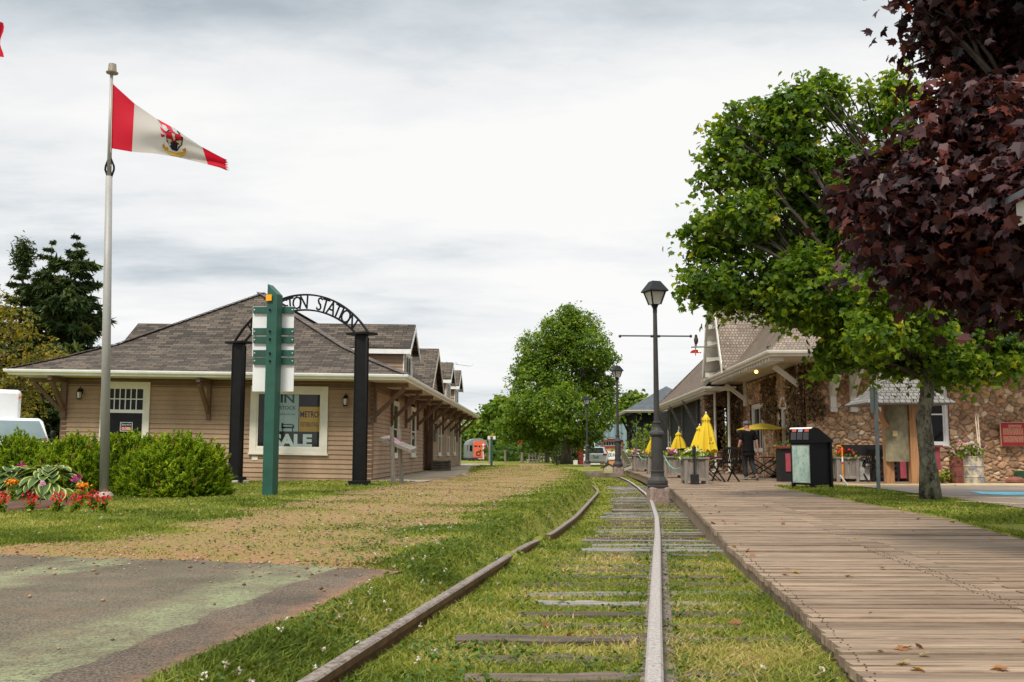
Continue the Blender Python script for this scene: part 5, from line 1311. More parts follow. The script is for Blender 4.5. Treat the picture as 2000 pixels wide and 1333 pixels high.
# clover and small weeds
cp, csz = [], []
for (x0, x1, y0, y1, dens, s) in ((-2.2, 2.2, 2.8, 6, 1300, .028), (-3, 3, 6, 12, 520, .03), (-8, 7, 12, 20, 60, .04)):
    x, y = scatter(x0, x1, y0, y1, dens); k = grass_ok(x, y) & (np.sin(x*5+y*3)*np.sin(y*4-x*2) > -.1); x, y = x[k], y[k]
    cp.append(np.stack([x, y, tz(x, y)+.008+.024*rng.random(len(x))], 1)); csz.append(s*(.6+.8*rng.random(len(x))))
cp = np.concatenate(cp); csz = np.concatenate(csz)
o = leaves('clover', cp, rng.normal(size=cp.shape)*.45+np.array([0,0,1]), csz, 'simple', leafmat('clover_leaves', [(0, (.04, .09, .012)), (.7, (.09, .16, .02)), (1, (.16, .2, .03))], .3), None, rng); tag(o, 'clover and small weeds among the grass', None, None, 'stuff')
# white clover heads, fallen leaves
x, y = scatter(-9, 2.2, 3, 24, 9); k = grass_ok(x, y) & (rng.random(len(x)) < np.where(np.abs(x-interp(PRT, y)) < .5, .9, .14)); x, y = x[k], y[k]
p = np.repeat(np.stack([x, y, tz(x, y)+.05+.03*rng.random(len(x))], 1), 7, 0); p = p + rng.normal(size=p.shape)*.007
o = leaves('clover_blossom', p, rng.normal(size=p.shape), .018, 'dia', leafmat('clover_white', [(0, (.42, .33, .25)), (1, (.68, .64, .55))], .2), None, rng); tag(o, 'white clover blossoms dotted over the grass', None, None, 'stuff')
x, y = scatter(.2, 7.5, 3, 23, 3.2); x2, y2 = scatter(-1, 3, 3, 10, 3); x = np.concatenate([x, x2]); y = np.concatenate([y, y2]); bl_, br_ = interp(BLT, y), interp(BRT, y); k = (rng.random(len(x)) < np.where(np.abs(x-bl_) < .4, .95, np.where(x > br_, .8, .25))); x, y = x[k], y[k]
on = (x > interp(BLT, y)) & (x < interp(BRT, y)); z = np.where(on, .012, tz(x, y)+.03)
p = np.stack([x, y, z], 1); o = leaves('fallen_leaves', p, rng.normal(size=p.shape)*.3+np.array([0,0,1]), .055*(.4+.9*rng.random(len(p))), 'maple', leafmat('dead_leaves', [(0, (.20, .08, .03)), (.5, (.36, .17, .07)), (1, (.42, .30, .10))], .2), None, rng); tag(o, 'brown fallen leaves scattered over grass and boards', None, None, 'stuff')
# ------------------------------------------------------------------ flagpole and flags
TT = None
ALU = M('brushed_aluminium', (.36, .352, .335), .5, .1, 3, .15, .15, .4, (1, 1, .2)); CONC = M('concrete', (.42, .38, .33), .9, .15, 7, .5)
fp = G(203, 973, 0); Yf = fp.y
def up_at(u, v, Y=None): return P(u, v, Y or Yf)
fpo = thing('flagpole', 'tall grey metal flagpole with a capped light on top beside the yews', 'flagpole', fp)
mb = MB(); mb.tube([fp + Z1*.05, up_at(209, 600), up_at(213, 345)], [.088, .078, .062], 18); mb.tube([up_at(213, 347), up_at(218, 140)], [.045, .03], 12)
mb.build('pole', ALU, fpo, smooth=True)
mb = MB(); mb.lathe(fp, [(-.1, .2), (.03, .2), (.10, .15), (.12, .12)], 9); mb.build('concrete_foot', CONC, fpo, bevel=.02)
t = up_at(219, 144); mb = MB(); mb.lathe(t, [(-.02, .03), (0, .11), (.02, .12), (.035, .085), (.19, .072), (.2, .06)], 20); mb.build('cap_light', M('cap_beige', (.33, .28, .22), .5, .15, 5, .1, .3), fpo, smooth=False)
mb = MB()
for s in (-1, 1): mb.tube([up_at(214.5, 305), up_at(214.5+s*8, 325), up_at(214+s*8.5, 332), up_at(214+s*3, 347)], .022, 6)
mb.build('halyard_loop', BLACKM, fpo)
mb = MB(); mb.tube([up_at(218.5, 160)+Vector((.03, -.04, 0)), up_at(216.5, 300)+Vector((.02, -.05, 0))], .008, 5); mb.build('halyard', M('rope', (.5, .45, .4)), fpo)
# flag cloth
TOPP = [(0,219,163),(.2,262,202),(.4,305,232),(.6,345,254),(.78,392,286),(.9,418,300),(1,441,312)]
BOTP = [(0,216,290),(.2,257,297),(.4,300,300),(.6,345,307),(.78,403,321),(.9,430,328),(1,444,334)]
def flag_pt(s, t):
    a = [np.interp(s, [q[0] for q in L], [q[i] for q in L]) for L in (TOPP, BOTP) for i in (1, 2)]
    u = a[0]+(a[2]-a[0])*t; v_ = a[1]+(a[3]-a[1])*t
    return P(u, v_, Yf - .02 + .13*s*math.sin(s*9+t*2.2) + .07*math.sin(t*7+s*5)*min(1, s*3) - .25*s*(1-t) )
m, nt, out = nodes('flag_cloth'); v = uvc(nt); sx = N(nt, 'ShaderNodeSeparateXYZ'); nt.links.new(v, sx.inputs[0])
c = ramp(nt, sx.outputs[0], [(0, (.62, .008, .03)), (.203, (.62, .55, .5)), (.79, (.62, .008, .03))], 'CONSTANT'); c = mixc(nt, 0, c, c)
wh = ramp(nt, sx.outputs[0], [(0, (.62, .008, .03)), (.203, (.60, .56, .52)), (.79, (.62, .008, .03))], 'CONSTANT')
p_ = N(nt, 'ShaderNodeBsdfPrincipled', i_Roughness=.8); nt.links.new(wh, p_.inputs['Base Color']); tr_ = N(nt, 'ShaderNodeBsdfTranslucent'); nt.links.new(wh, tr_.inputs[0]); mx = N(nt, 'ShaderNodeMixShader'); mx.inputs[0].default_value = .45
nt.links.new(p_.outputs[0], mx.inputs[1]); nt.links.new(tr_.outputs[0], mx.inputs[2]); nt.links.new(mx.outputs[0], out.inputs[0]); FLAGM = m
fl = thing('flag', 'red and white flag with a crest flying in tatters from the flagpole', 'flag', flag_pt(0, 0))
mb = MB(); ns, ntt = 60, 20; mb.uv = []
for i in range(ns+1):
    for j in range(ntt+1):
        s, t_ = i/ns, j/ntt
        if i == ns: s += .02*math.sin(j*2.3)
        mb.v.append(tuple(flag_pt(min(s, 1.0) if i < ns else 1.0, t_) + (Vector((.05*math.sin(j*2.3), 0, 0)) if i == ns else Vector()))); mb.uv.append((i/ns, j/ntt))
for i in range(ns):
    for j in range(ntt): a = i*(ntt+1)+j; mb.f.append([a, a+ntt+1, a+ntt+2, a+1]); mb.a.append(.5)
mb.build('cloth', FLAGM, fl, smooth=True)
# crest, from the zoomed drawing: picture units on the cloth
def inv_flag(u, v_):
    lo, hi = 0.0, 1.0
    best = (9e9, 0, 0)
    for s in np.linspace(.4, .95, 111):
        a = [np.interp(s, [q[0] for q in L], [q[i] for q in L]) for L in (TOPP, BOTP) for i in (1, 2)]
        den = (a[3]-a[1]); t_ = (v_-a[1])/den; uu = a[0]+(a[2]-a[0])*t_
        if abs(uu-u) < best[0]: best = (abs(uu-u), s, t_)
    return best[1], best[2]
def crest(name, polys, mat, lift):
    mb = MB()
    for pl in polys:
        pts = []
        k = len(pl)
        c0 = (sum(p[0] for p in pl)/k, sum(p[1] for p in pl)/k)
        ring = []
        for i in range(k):
            for q in (0, .5): ring.append((pl[i][0]+(pl[(i+1) % k][0]-pl[i][0])*q, pl[i][1]+(pl[(i+1) % k][1]-pl[i][1])*q))
        W_ = []
        for x, y in [c0]+ring:
            s, t_ = inv_flag(180+x/5.127, 100+y/5.127); W_.append(flag_pt(s, min(1, max(0, t_))) + Vector((0, -lift, 0)))
        mb.add(W_, [[0, 1+i, 1+(i+1) % len(ring)] for i in range(len(ring))], .5)
    return mb.build(name, mat, fl)
FR = M('crest_red', (.55, .012, .03), .8, .05); FN = M('crest_navy', (.02, .015, .05), .8, .05); FG = M('crest_grey', (.42, .42, .45), .8, .05); FY = M('crest_gold', (.62, .34, .02), .8, .1); FW = M('crest_white', (.68, .66, .66), .8, .05)
crest('crest_outline', [[(738,800),(770,790),(860,830),(912,870),(908,945),(850,1008),(800,992),(748,905)], [(655,680),(800,745),(790,762),(700,740)], [(810,760),(880,820),(910,900),(885,890),(830,820)]], FN, .02)
crest('crest_mantle', [[(670,690),(785,738),(800,775),(740,770),(700,745)], [(684,760),(735,800),(770,815),(750,850),(735,830),(690,790)], [(770,770),(850,815),(895,850),(890,885),(840,845),(790,815)], [(686,830),(705,840),(735,845),(730,865),(700,868)]], FR, .03)
crest('crest_beast', [[(705,740),(745,755),(765,800),(745,812),(715,785)], [(815,775),(850,795),(872,840),(845,835),(815,805)]], FG, .04)
crest('crest_shield', [[(752,880),(800,890),(810,985),(775,945)], [(848,905),(900,900),(895,940),(850,998)]], FW, .03)
crest('crest_cross', [[(755,815),(800,815),(860,840),(905,880),(900,905),(850,890),(752,878)], [(800,880),(848,895),(852,1000),(806,985)]], FR, .035)
crest('crest_charge', [[(806,825),(835,840),(840,890),(825,905),(812,870)], [(820,930),(845,935),(840,965),(828,965)]], FW, .045)
crest('crest_scroll', [[(703,962),(722,925),(732,968),(770,968),(765,1000),(735,1000)], [(735,1000),(770,1005),(860,1030),(925,1012),(935,1042),(870,1062),(795,1042)], [(905,990),(945,975),(945,1020),(925,1025)]], FY, .03)
# neighbouring flag, its pole outside the view
op = Vector((P(-70, 966, 17).x, 17, 0)); o = thing('flagpole', 'second metal flagpole outside the view left of the flower bed', 'flagpole', op)
mb = MB(); mb.tube([op, op+Z1*9.3], [.085, .04], 14); mb.build('pole', ALU, o, smooth=True)
o = thing('flag', 'red and white flag edge reaching in at the top corner', 'flag', op+Z1*8.6); mb = MB(); mb.uv = []
for i in range(25):
    for j in range(9):
        s, t_ = i/24, j/8; q = P(-66+70*s + 4*math.sin(j*.9+.6)*s, 20+25*s + (88-25*s*.7)*t_*(1-.3*s) + (18*s*t_), 17+.15*math.sin(s*8+t_*3)); mb.v.append(tuple(q)); mb.uv.append((s if s < .74 else .9, t_))
for i in range(24):
    for j in range(8): a = i*9+j; mb.f.append([a, a+9, a+10, a+1]); mb.a.append(.5)
mb.build('cloth', FLAGM, o, smooth=True)

# ------------------------------------------------------------------ station arch
YL, YR = 28.05, 25.9
arch = thing('station_arch', 'black arched gateway sign reading station on two square posts', 'arch', G(702, 945, .03))
PL0, PL1 = P(459, 938, YL), P(468, 672, YL); PR0, PR1 = P(702, 946, YR), P(707, 655, YR)
xd = Vector((PR1.x-PL1.x, PR1.y-PL1.y, 0)).normalized(); ang = math.atan2(xd.y, xd.x)
for p0, p1 in ((PL0, PL1), (PR0, PR1)):
    mb = MB(); x, y = (p0.x+p1.x)/2, p0.y; zb, zt_ = p0.z-.1, p1.z
    mb.cbox((x, y, (zb+zt_)/2), .27, .27, zt_-zb, ang + .35)
    for k in range(4):
        a = ang+.35+PI/4+k*PI/2; mb.cbox((x+.19*math.cos(a), y+.19*math.sin(a), (zb+zt_)/2), .035, .035, zt_-zb-.1, ang+.35)
    o = mb.build('post', BLACKM, arch, bevel=.008)
    mb = MB(); mb.cbox((x, y, zt_+.03), .66, .5, .06, ang); mb.build('cap_plate', BLACKM, o, bevel=.006); mb = MB(); mb.cbox((x, y, zb+.14), .46, .46, .1, ang+.35); mb.cbox((x, y, zb+.06), .56, .56, .1, ang+.35); mb.build('base_plate', BLACKM, o, bevel=.006)
mb = MB(); mb.cbox((PL0.x, PL0.y, PL0.z-.12), .62, .5, .24, ang); mb.build('stone_footing', CONC, arch, bevel=.02)
zb = (PL1.z+PR1.z)/2+.06; A0 = Vector((PL1.x, PL1.y, zb)); A1 = Vector((PR1.x, PR1.y, zb)); c0 = (A0+A1)/2; half = (A1-A0).length/2
def arcp(f, ro, ri=None):
    """point on the arch: f from -1 to 1 along, half width ro[0], rise ro[1]"""
    a = PI/2*(1-f); return c0 + xd*(math.cos(a)*ro[0]) + Z1*(math.sin(a)*ro[1])
RO, RI = (half+.22, 1.08), (half-.20, .72)
def arc_circ(f, off):
    hw_, rise = half+.20*off, .96+.21*off
    R = (hw_**2+rise**2)/(2*rise); th = math.asin(min(1, hw_/R)); a = f*th
    return c0 + xd*(R*math.sin(a)) + Z1*(R*math.cos(a)-(R-rise)), xd*math.cos(a) - Z1*math.sin(a), xd*math.sin(a) + Z1*math.cos(a)
for off in (-1, 1):
    mb = MB(); pts = [arc_circ(f, off)[0] for f in np.linspace(-1, 1, 50)]
    for a, b in zip(pts[:-1], pts[1:]): mb.beam(a, b, .06, .045)
    mb.build('arch_band', BLACKM, arch)
mb = MB(); word = 'KENSINGTON  STATION'
LPX = [487,498,508.5,519,527,536,550,562,575.5,589.5,0,0,622,633.5,646.5,658.5,666.5,675,687.5]
for i, ch in enumerate(word):
    if ch == ' ': continue
    hw0, ri0 = half, .96; R0_ = (hw0**2+ri0**2)/(2*ri0); th0 = math.asin(min(1, hw0/R0_)); f = math.asin(max(-1, min(1, (LPX[i]-580)/(119 if LPX[i] < 580 else 127)*math.sin(th0))))/th0; o_, t_, n_ = arc_circ(f, 0); vs, fs = text_geo(ch, .0)
    xs = [v[0] for v in vs]; ys = [v[1] for v in vs]; cx, cy = (min(xs)+max(xs))/2, (min(ys)+max(ys))/2; hh = max(ys)-min(ys)
    k = .36/hh
    pts = [o_ + t_*((v[0]-cx)*k*.86) + n_*((v[1]-cy)*k) for v in vs]; nn_ = t_.cross(n_).normalized()*.012
    mb.add([p+nn_ for p in pts], fs); mb.add([p-nn_ for p in pts], [f_[::-1] for f_ in fs])
mb.build('lettering', BLACKM, arch)

# ------------------------------------------------------------------ green signpost
GP = M('green_paint', (.018, .085, .062), .5, .12, 3, .1, 0, .4); SW = M('sign_white', (.74, .75, .76), .45, .04, 2, .03); SCREW = M('screw', (.6, .6, .58), .4, .1, 5, 0, .6)
sp_ = G(523, 970, .0); Ys_ = sp_.y; gs_ = thing('signpost', 'tall green wooden post with slanted top and blank backs of white sign panels', 'sign', sp_)
top = P(524, 556, Ys_).z; rzs = -.28
mb = MB(); ca, sa = math.cos(rzs), math.sin(rzs); hw_ = .112; vs = []
for z in (-.1, None):
    for x, y in ((-hw_,-hw_),(hw_,-hw_),(hw_,hw_),(-hw_,hw_)):
        vs.append((sp_.x+.04+x*ca-y*sa, sp_.y+x*sa+y*ca, z if z is not None else (top if x < 0 else top-.22)))
mb.add(vs, [[0,3,2,1],[4,5,6,7],[0,1,5,4],[1,2,6,5],[2,3,7,6],[3,0,4,7]]); mb.build('post', GP, gs_, bevel=.006)
xs_, ns_ = Vector((ca, sa, 0)), Vector((sa, -ca, 0)); yb_ = Ys_ + .19
def srect(mb, u0, u1, v0, v1, Y, th):
    a, b = P(u0, v1, Y), P(u1, v0, Y); mb.box(a.x, b.x, Y, Y+th, a.z, b.z)
for v0, v1 in ((599, 655), (657.5, 696.5), (698.5, 765)):
    mb = MB(); srect(mb, 492.5, 574.5, v0, v1, yb_, .02); o = mb.build('sign_panel', SW, gs_)
    for b0, b1 in [q for q in ((599.5, 612), (641, 654.5), (657.7, 670.5), (684, 696.3), (699, 712)) if v0 <= q[0] and q[1] <= v1]:
        mb = MB(); srect(mb, 494, 574, b0, b1, yb_-.05, .049); o2 = mb.build('batten', GP, o, bevel=.004)
        mb = MB()
        for u in (497, 571):
            c = P(u, (b0+b1)/2, yb_-.05); mb.ell((c.x, c.y, c.z), .018, .012, .018, 8, 4)
        mb.build('screw', SCREW, o)
mb = MB(); c = P(525.5, 582, Ys_-.12); mb.cbox((c.x, c.y-.01, c.z), .125, .02, .125, rzs); mb.build('marker', M('orange_marker', (.85, .36, .01), .5, .05), gs_)
mb = MB()
for v_ in (606, 648, 663, 691, 706): c = P(527, v_, Ys_-.115); mb.cbox((c.x, c.y-.012, c.z), .025, .03, .045, rzs)
mb.build('bolt', BLACKM, gs_)
# small signpost far down the path
q = P(960, 907, 56); o = thing('signpost', 'small green post with two white boards and a yellow marker beside the path', 'sign', (q.x, q.y, float(tz(q.x, q.y))))
mb = MB(); mb.cbox((q.x, q.y, .8), .13, .13, 1.7); mb.build('post', GP, o)
mb = MB()
for s in (-1, 1): mb.cbox((q.x+s*.145, q.y-.0, 1.64), .15, .03, .19)
mb.build('board', SW, o); mb = MB(); mb.cbox((q.x, q.y-.08, 1.74), .1, .03, .1); mb.build('marker', M('orange_marker', (.85, .36, .01)), o)

# ------------------------------------------------------------------ street lamps
LAMP = M('lamp_paint', (.05, .047, .046), .55, .15, 4, .12, 0, .25); LAMPK = M('lamp_black', (.012, .014, .016), .5, .15, 4, .1, 0, .25); GRAN = M('granite', (.30, .22, .19), .9, .25, 14, .6)
lg = M('lamp_glass', (.52, .50, .47), .3, .05, 3, .0, 0, .5)
def lamp(base, label):
    o = thing('street_lamp', label, 'street lamp', base, 0, 'lamps along the boardwalk'); b = Vector(base)
    mb = MB(); mb.cbox(b+Z1*.02, .44, .44, .42, .1); mb.build('pedestal', GRAN, o, bevel=.03)
    c = b + Z1*.23
    mb = MB(); mb.lathe(c, [(0,.245),(.035,.245),(.05,.225),(.09,.235),(.15,.225),(.20,.185),(.24,.155),(.30,.145),(.33,.15),(.345,.16),(.365,.16),(.375,.14),(1.14,.132),(1.16,.165),(1.19,.175),(1.23,.165),(1.27,.125),(1.34,.092),(1.41,.085),(1.43,.098),(1.46,.1),(1.475,.07),(1.52,.067),(4.0,.046)], 20); mb.build('column', LAMP, o)
    zc = 3.42; mb = MB(); mb.tube([c+Vector((-.80, 0, zc+.01)), c+Vector((.80, .0, zc))], .017, 8)
    for s in (-1, 1): mb.ell((c.x+s*.81, c.y, c.z+zc), .036, .036, .036, 8, 5); mb.tube([c+Vector((s*.05,0,zc)), c+Vector((s*.11,0,zc))], .03, 8)
    mb.build('crossbar', LAMP, o)
    h = c + Z1*4.0; mb = MB(); mb.lathe(h, [(-.04,.062),(.06,.062),(.10,.085),(.13,.10),(.15,.12)], 4, True)
    hb, ht, wb, wt_ = .15, .45, .10, .185
    r = .33
    for k in range(4):
        a = .33 + PI/4 + k*PI/2; e = Vector((math.cos(a), math.sin(a), 0)); mb.beam(h + e*wb*1.41 + Z1*hb, h + e*wt_*1.41 + Z1*ht, .03, .03)
    def sqr(z, w_): return [h + Vector((math.cos(.33+PI/4+k*PI/2), math.sin(.33+PI/4+k*PI/2), 0))*w_*1.414 + Z1*z for k in range(4)]
    rings = [sqr(ht-.02, wt_+.01), sqr(ht, wt_+.055), sqr(ht+.03, wt_+.045), sqr(ht+.24, .10), sqr(ht+.242, .0)]
    for a_, b_ in zip(rings[:-1], rings[1:]):
        for k in range(4): mb.quad(a_[k], a_[(k+1) % 4], b_[(k+1) % 4], b_[k])
    mb.poly(sqr(hb, wb)[::-1]); la = mb.build('lantern', LAMPK, o)
    mb = MB(); a_, b_ = sqr(hb+.005, wb-.008), sqr(ht-.005, wt_-.008)
    for k in range(4): mb.quad(a_[k], a_[(k+1) % 4], b_[(k+1) % 4], b_[k])
    mb.build('lantern_glass', lg, la); return o
q = G(1285, 972, -.15); l1 = lamp(tuple(q), 'tall dark street lamp on a granite block between rails and boardwalk')
for u, Y, z, l in ((1207, 46.4, -.07, 'dark street lamp standing beside the bend of the rails, left of the annex'), (1147, 70.0, -.2, 'farthest street lamp, in front of the blue shop and beside the white car')):
    c_ = copy_tree(l1, None, (P(u, 900, Y).x, Y, z), 0, l)

# ------------------------------------------------------------------ things along the wooden station
WOOD = M('grey_wood', (.27, .235, .20), .85, .2, 4, .4, 0, .2, (6, 6, .7), .15)
q = P(770, 945, 27.2); o = thing('reading_board', 'slanted wooden reading board on two grey posts beside the brown station', 'sign', (q.x, q.y, 0))
mb = MB()
for (u0, v0, u1, v1, Y) in ((769, 948, 765, 834, 27.2), (785, 947, 779, 838, 27.9)):
    a, b = P(u0, v0, Y), P(u1, v1, Y); mb = MB(); mb.tube([a-Z1*.1, b], [.065, .058], 10); mb.build('post', WOOD, o)
a, b = P(742, 857, 27.0), P(803, 881, 27.6)
mb = MB(); mb.prism([a + Vector((0, -.05, -.06)), b + Vector((0, -.05, -.06)), b + Vector((.1, .75, -.0)), a + Vector((.1, .75, 0))], (0, 0, .09)); bd = mb.build('panel', WOOD, o)
mb = MB(); mb.prism([a + Vector((.15, .05, .035)), b + Vector((-.15, .05, .035)), b + Vector((-.05, .65, .095)), a + Vector((.2, .65, .095))], (0, 0, .012)); mb.build('print', M('faded_print', (.55, .30, .34), .5, .3, 5), bd)
# low log planter at the wall
q = P(862, 921, 45.5); o = thing('log_planter', 'low planter of stacked grey logs standing against the brown station wall', 'planter', (q.x, q.y, 0)); mb = MB()
for k in range(4):
    z = .06+.115*k
    for yy in (-.28, .28): mb.tube([q*1+Vector((-.45, yy, z-q.z)), q+Vector((.42, yy, z-q.z))], .058, 8)
    for xx in (-.4, .37): mb.tube([q+Vector((xx, -.36, z-q.z+.03)), q+Vector((xx, .36, z-q.z+.03))], .05, 8)
mb.build('logs', M('dark_log', (.13, .115, .09), .9, .3, 4, .5, per=.25), o); mb = MB(); mb.box(q.x-.4, q.x+.37, q.y-.28, q.y+.28, .1, .38); mb.build('soil', M('soil', (.05, .035, .025), .95), o)

# ------------------------------------------------------------------ white van behind the yews
VW = M('van_white', (.80, .81, .82), .3, .03, 1, .02, 0, .5); VG = M('van_glass', (.16, .22, .23), .08, .15, 1, 0, 0, .7); VB = M('van_black', (.02, .02, .022), .5)
vn = thing('box_van', 'white box van with a sloping windscreen parked left of the brown station', 'van', (-17.0, 34.0, 0), .75)
mb = MB(); mb.box(-1.2, .72, 1.5, 5.5, .8, 3.06); mb.build('cargo_box', VW, vn, True, bevel=.14)
mb = MB(); prof = [(-1.9,.45),(-1.95,.85),(-1.85,1.02),(-.75,1.22),(-.05,1.92),(.3,2.02),(1.5,2.04),(1.5,.45)]
mb.prism([(-.98, y, z) for y, z in prof], (1.96, 0, 0)); bdy = mb.build('cab', VW, vn, True, bevel=.06)
mb = MB(); mb.prism([(-.9, -.735, 1.275), (.9, -.735, 1.275), (.82, -.10, 1.91), (-.82, -.10, 1.91)], (0, -.012, .012)); mb.build('windscreen', VG, bdy, True)
mb = MB()
for s in (-1, 1): mb.prism([(s*.985, -.5, 1.3), (s*.985, .1, 1.85), (s*.985, .95, 1.85), (s*.985, .95, 1.3)], (s*.012, 0, 0))
mb.build('side_window', VG, bdy, True)
mb = MB()
for s in (-.5, .35): mb.tube([(s, -.79, 1.25), (s+.5, -.72, 1.32)], .012, 5)
mb.tube([(-.85, -.8, 1.3), (-.85, -.7, 2.0)], .006, 4); mb.build('wiper', VB, bdy, True)
for s in (-1, 1):
    mb = MB(); mb.ell((s*1.2, -.35, 1.45), .10, .07, .16, 10, 6); mb.tube([(s*.98, -.3, 1.4), (s*1.2, -.35, 1.42)], .02, 6); mb.build('mirror', VB, vn, True)
    mb = MB(); mb.ell((-.24+s*.86, 1.485, 2.8), .05, .03, .05, 8, 5); mb.build('marker_light', M('amber_lens', (.6, .12, .03), .3), vn, True)
    for y in (-1.1, 3.6):
        mb = MB(); mb.tube([(s*.8, y, .36), (s*1.0, y, .36)], .36, 20); t_ = mb.build('wheel', M('tyre', (.02, .02, .02), .9), vn, True); mb = MB(); mb.tube([(s*.995, y, .36), (s*1.01, y, .36)], .2, 14); mb.build('rim', SCREW, t_, True)
    mb = MB(); mb.box(s*.72-.16, s*.72+.16, -1.97, -1.9, .72, .9); mb.build('headlight', M('lens', (.6, .62, .62), .15), vn, True)
mb = MB(); mb.box(-.5, .5, -1.975, -1.92, .62, .84); mb.build('grille', VB, vn, True); mb = MB(); mb.box(-1.0, 1.0, -2.05, -1.9, .36, .55); mb.build('bumper', VB, vn, True, bevel=.03)

# ------------------------------------------------------------------ patio
PLW = M('planter_wood', (.26, .225, .195), .85, .2, 4, .3, 0, .2, (4, 4, .6), .2); PAT = 'planters round the patio'
def planter(base, label, w=.56, h=.72, rz=0):
    o = thing('patio_planter', label, 'planter', base, rz, PAT); mb = MB(); r = w/2
    for sx in (-1, 1):
        for sy in (-1, 1): mb = MB(); mb.box(sx*r-.045, sx*r+.045, sy*r-.045, sy*r+.045, 0, h-.05); mb.build('leg', PLW, o, True)
    mb = MB(); nb = 4; bw = (w-.09)/nb
    for s in (-1, 1):
        for i in range(nb):
            a = -r+.045+bw*i; mb.box(a+.003, a+bw-.003, min(s*r-.012*s, s*r+.012*s), max(s*r-.012*s, s*r+.012*s), .12, h-.06); mb.box(min(s*r-.012*s, s*r+.012*s), max(s*r-.012*s, s*r+.012*s), a+.003, a+bw-.003, .12, h-.06)
        mb.box(-r+.045, r-.045, s*r-.03, s*r+.03, .09, .17); mb.box(s*r-.03, s*r+.03, -r+.045, r-.045, .09, .17)
    mb.build('side_boards', PLW, o, True)
    mb = MB(); R = r+.07
    mb.box(-R, R, -R, -R+.12, h-.05, h); mb.box(-R, R, R-.12, R, h-.05, h); mb.box(-R, -R+.12, -R+.12, R-.12, h-.05, h); mb.box(R-.12, R, -R+.12, R-.12, h-.05, h); mb.build('rim', PLW, o, True, bevel=.006)
    mb = MB(); mb.box(-r+.02, r-.02, -r+.02, r-.02, .2, h-.08); mb.build('soil', M('soil', (.05, .035, .025), .95), o, True); return o
def bouquet(base, label, cols, w=.3, h=.25, n=80, seed=0, size=.06, name='bedding_flowers'):
    rng = np.random.default_rng(seed); b = np.array(base); o = thing(name, label, 'flowers', base, 0, 'flowers in the patio planters')
    p = b + rng.normal(size=(n*2, 3))*np.array([w*.55, w*.5, h*.28])+np.array([0, 0, h*.35]); leaves('leaves', p, rng.normal(size=p.shape)+np.array([0, -.3, .6]), .085, 'simple', GRN, o, rng)
    for i, c in enumerate(cols):
        k = n//len(cols)//5; cc = b + rng.normal(size=(k, 3))*np.array([w*.55, w*.45, h*.3])+np.array([0, -.02, h*.65]); p = np.repeat(cc, 6, 0)+rng.normal(size=(k*6, 3))*size*.3
        leaves('petals', p, rng.normal(size=p.shape)*.5+np.array([0, -.8, .5]), size, 'simple', c, o, rng)
pls = [(1361, 946, 0, 'weathered planter box behind the black ashtray stand', (YELF, WHF), 'pale yellow and white flowers drooping over the nearest planter'),
       (1316, 934, 0, 'weathered planter box right of the tall street lamp', (MAGF, MAGF, PURF, WHF), 'magenta and purple petunias beside the tall street lamp'),
       (1283, 927, 0, 'weathered planter box mostly hidden behind the lamp column', (ORF, YELF), 'orange flowers half hidden behind the lamp column'),
       (1252, 921, 0, 'weathered planter box left of the lamp column', (PURF, MAGF, WHF), 'purple and white petunias in front of the dark annex'),
       (1229, 917.5, 0, 'farthest weathered planter box beside the pale garden chair', (YELF, WHF), 'white flower over yellowish leaves in the farthest planter'),
       (1656, 941.5, 0, 'weathered planter box between the black bin and the kiosk', (REDF, REDF), 'red flowers behind the orange marker pole')]
p0 = None
for i, (u, v_, r_, l, c_, fl_) in enumerate(pls):
    b = G(u, v_, 0); b = Vector((b.x, b.y+.28, 0))
    if p0 is None: p0 = planter(tuple(b), l); q_ = p0
    else: q_ = copy_tree(p0, None, tuple(b), random.uniform(-.06, .06), l)
    bouquet((b.x, b.y, .66), fl_, c_, .34, .26, 150, 200+i, .075)
# teal rope hung between planters
def rope(label, a, b, sag):
    a, b = Vector(a), Vector(b); mb = MB(); mb.tube([a.lerp(b, t)-Z1*sag*4*t*(1-t) for t in np.linspace(0, 1, 13)], .016, 6); tag(mb.build('rope', M('teal_rope', (.16, .45, .34), .8), smooth=True), label, 'rope', 'green ropes between planters')
def pt(i, dx, z=.73): u, v_ = pls[i][0], pls[i][1]; b = G(u, v_, 0); return (b.x+dx, b.y+.05, z)
rope('green rope hanging between the petunia planter and the nearest planter', pt(1, -.3), pt(0, -.2), .38)
rope('green rope hanging behind the lamp column', pt(2, -.1), pt(1, -.32), .25)
rope('green rope between the two planters left of the lamp column', pt(3, -.1), pt(2, -.2), .2); rope('green rope looped at the farthest planter', pt(4, -.25), pt(4, .5, .6), .18)
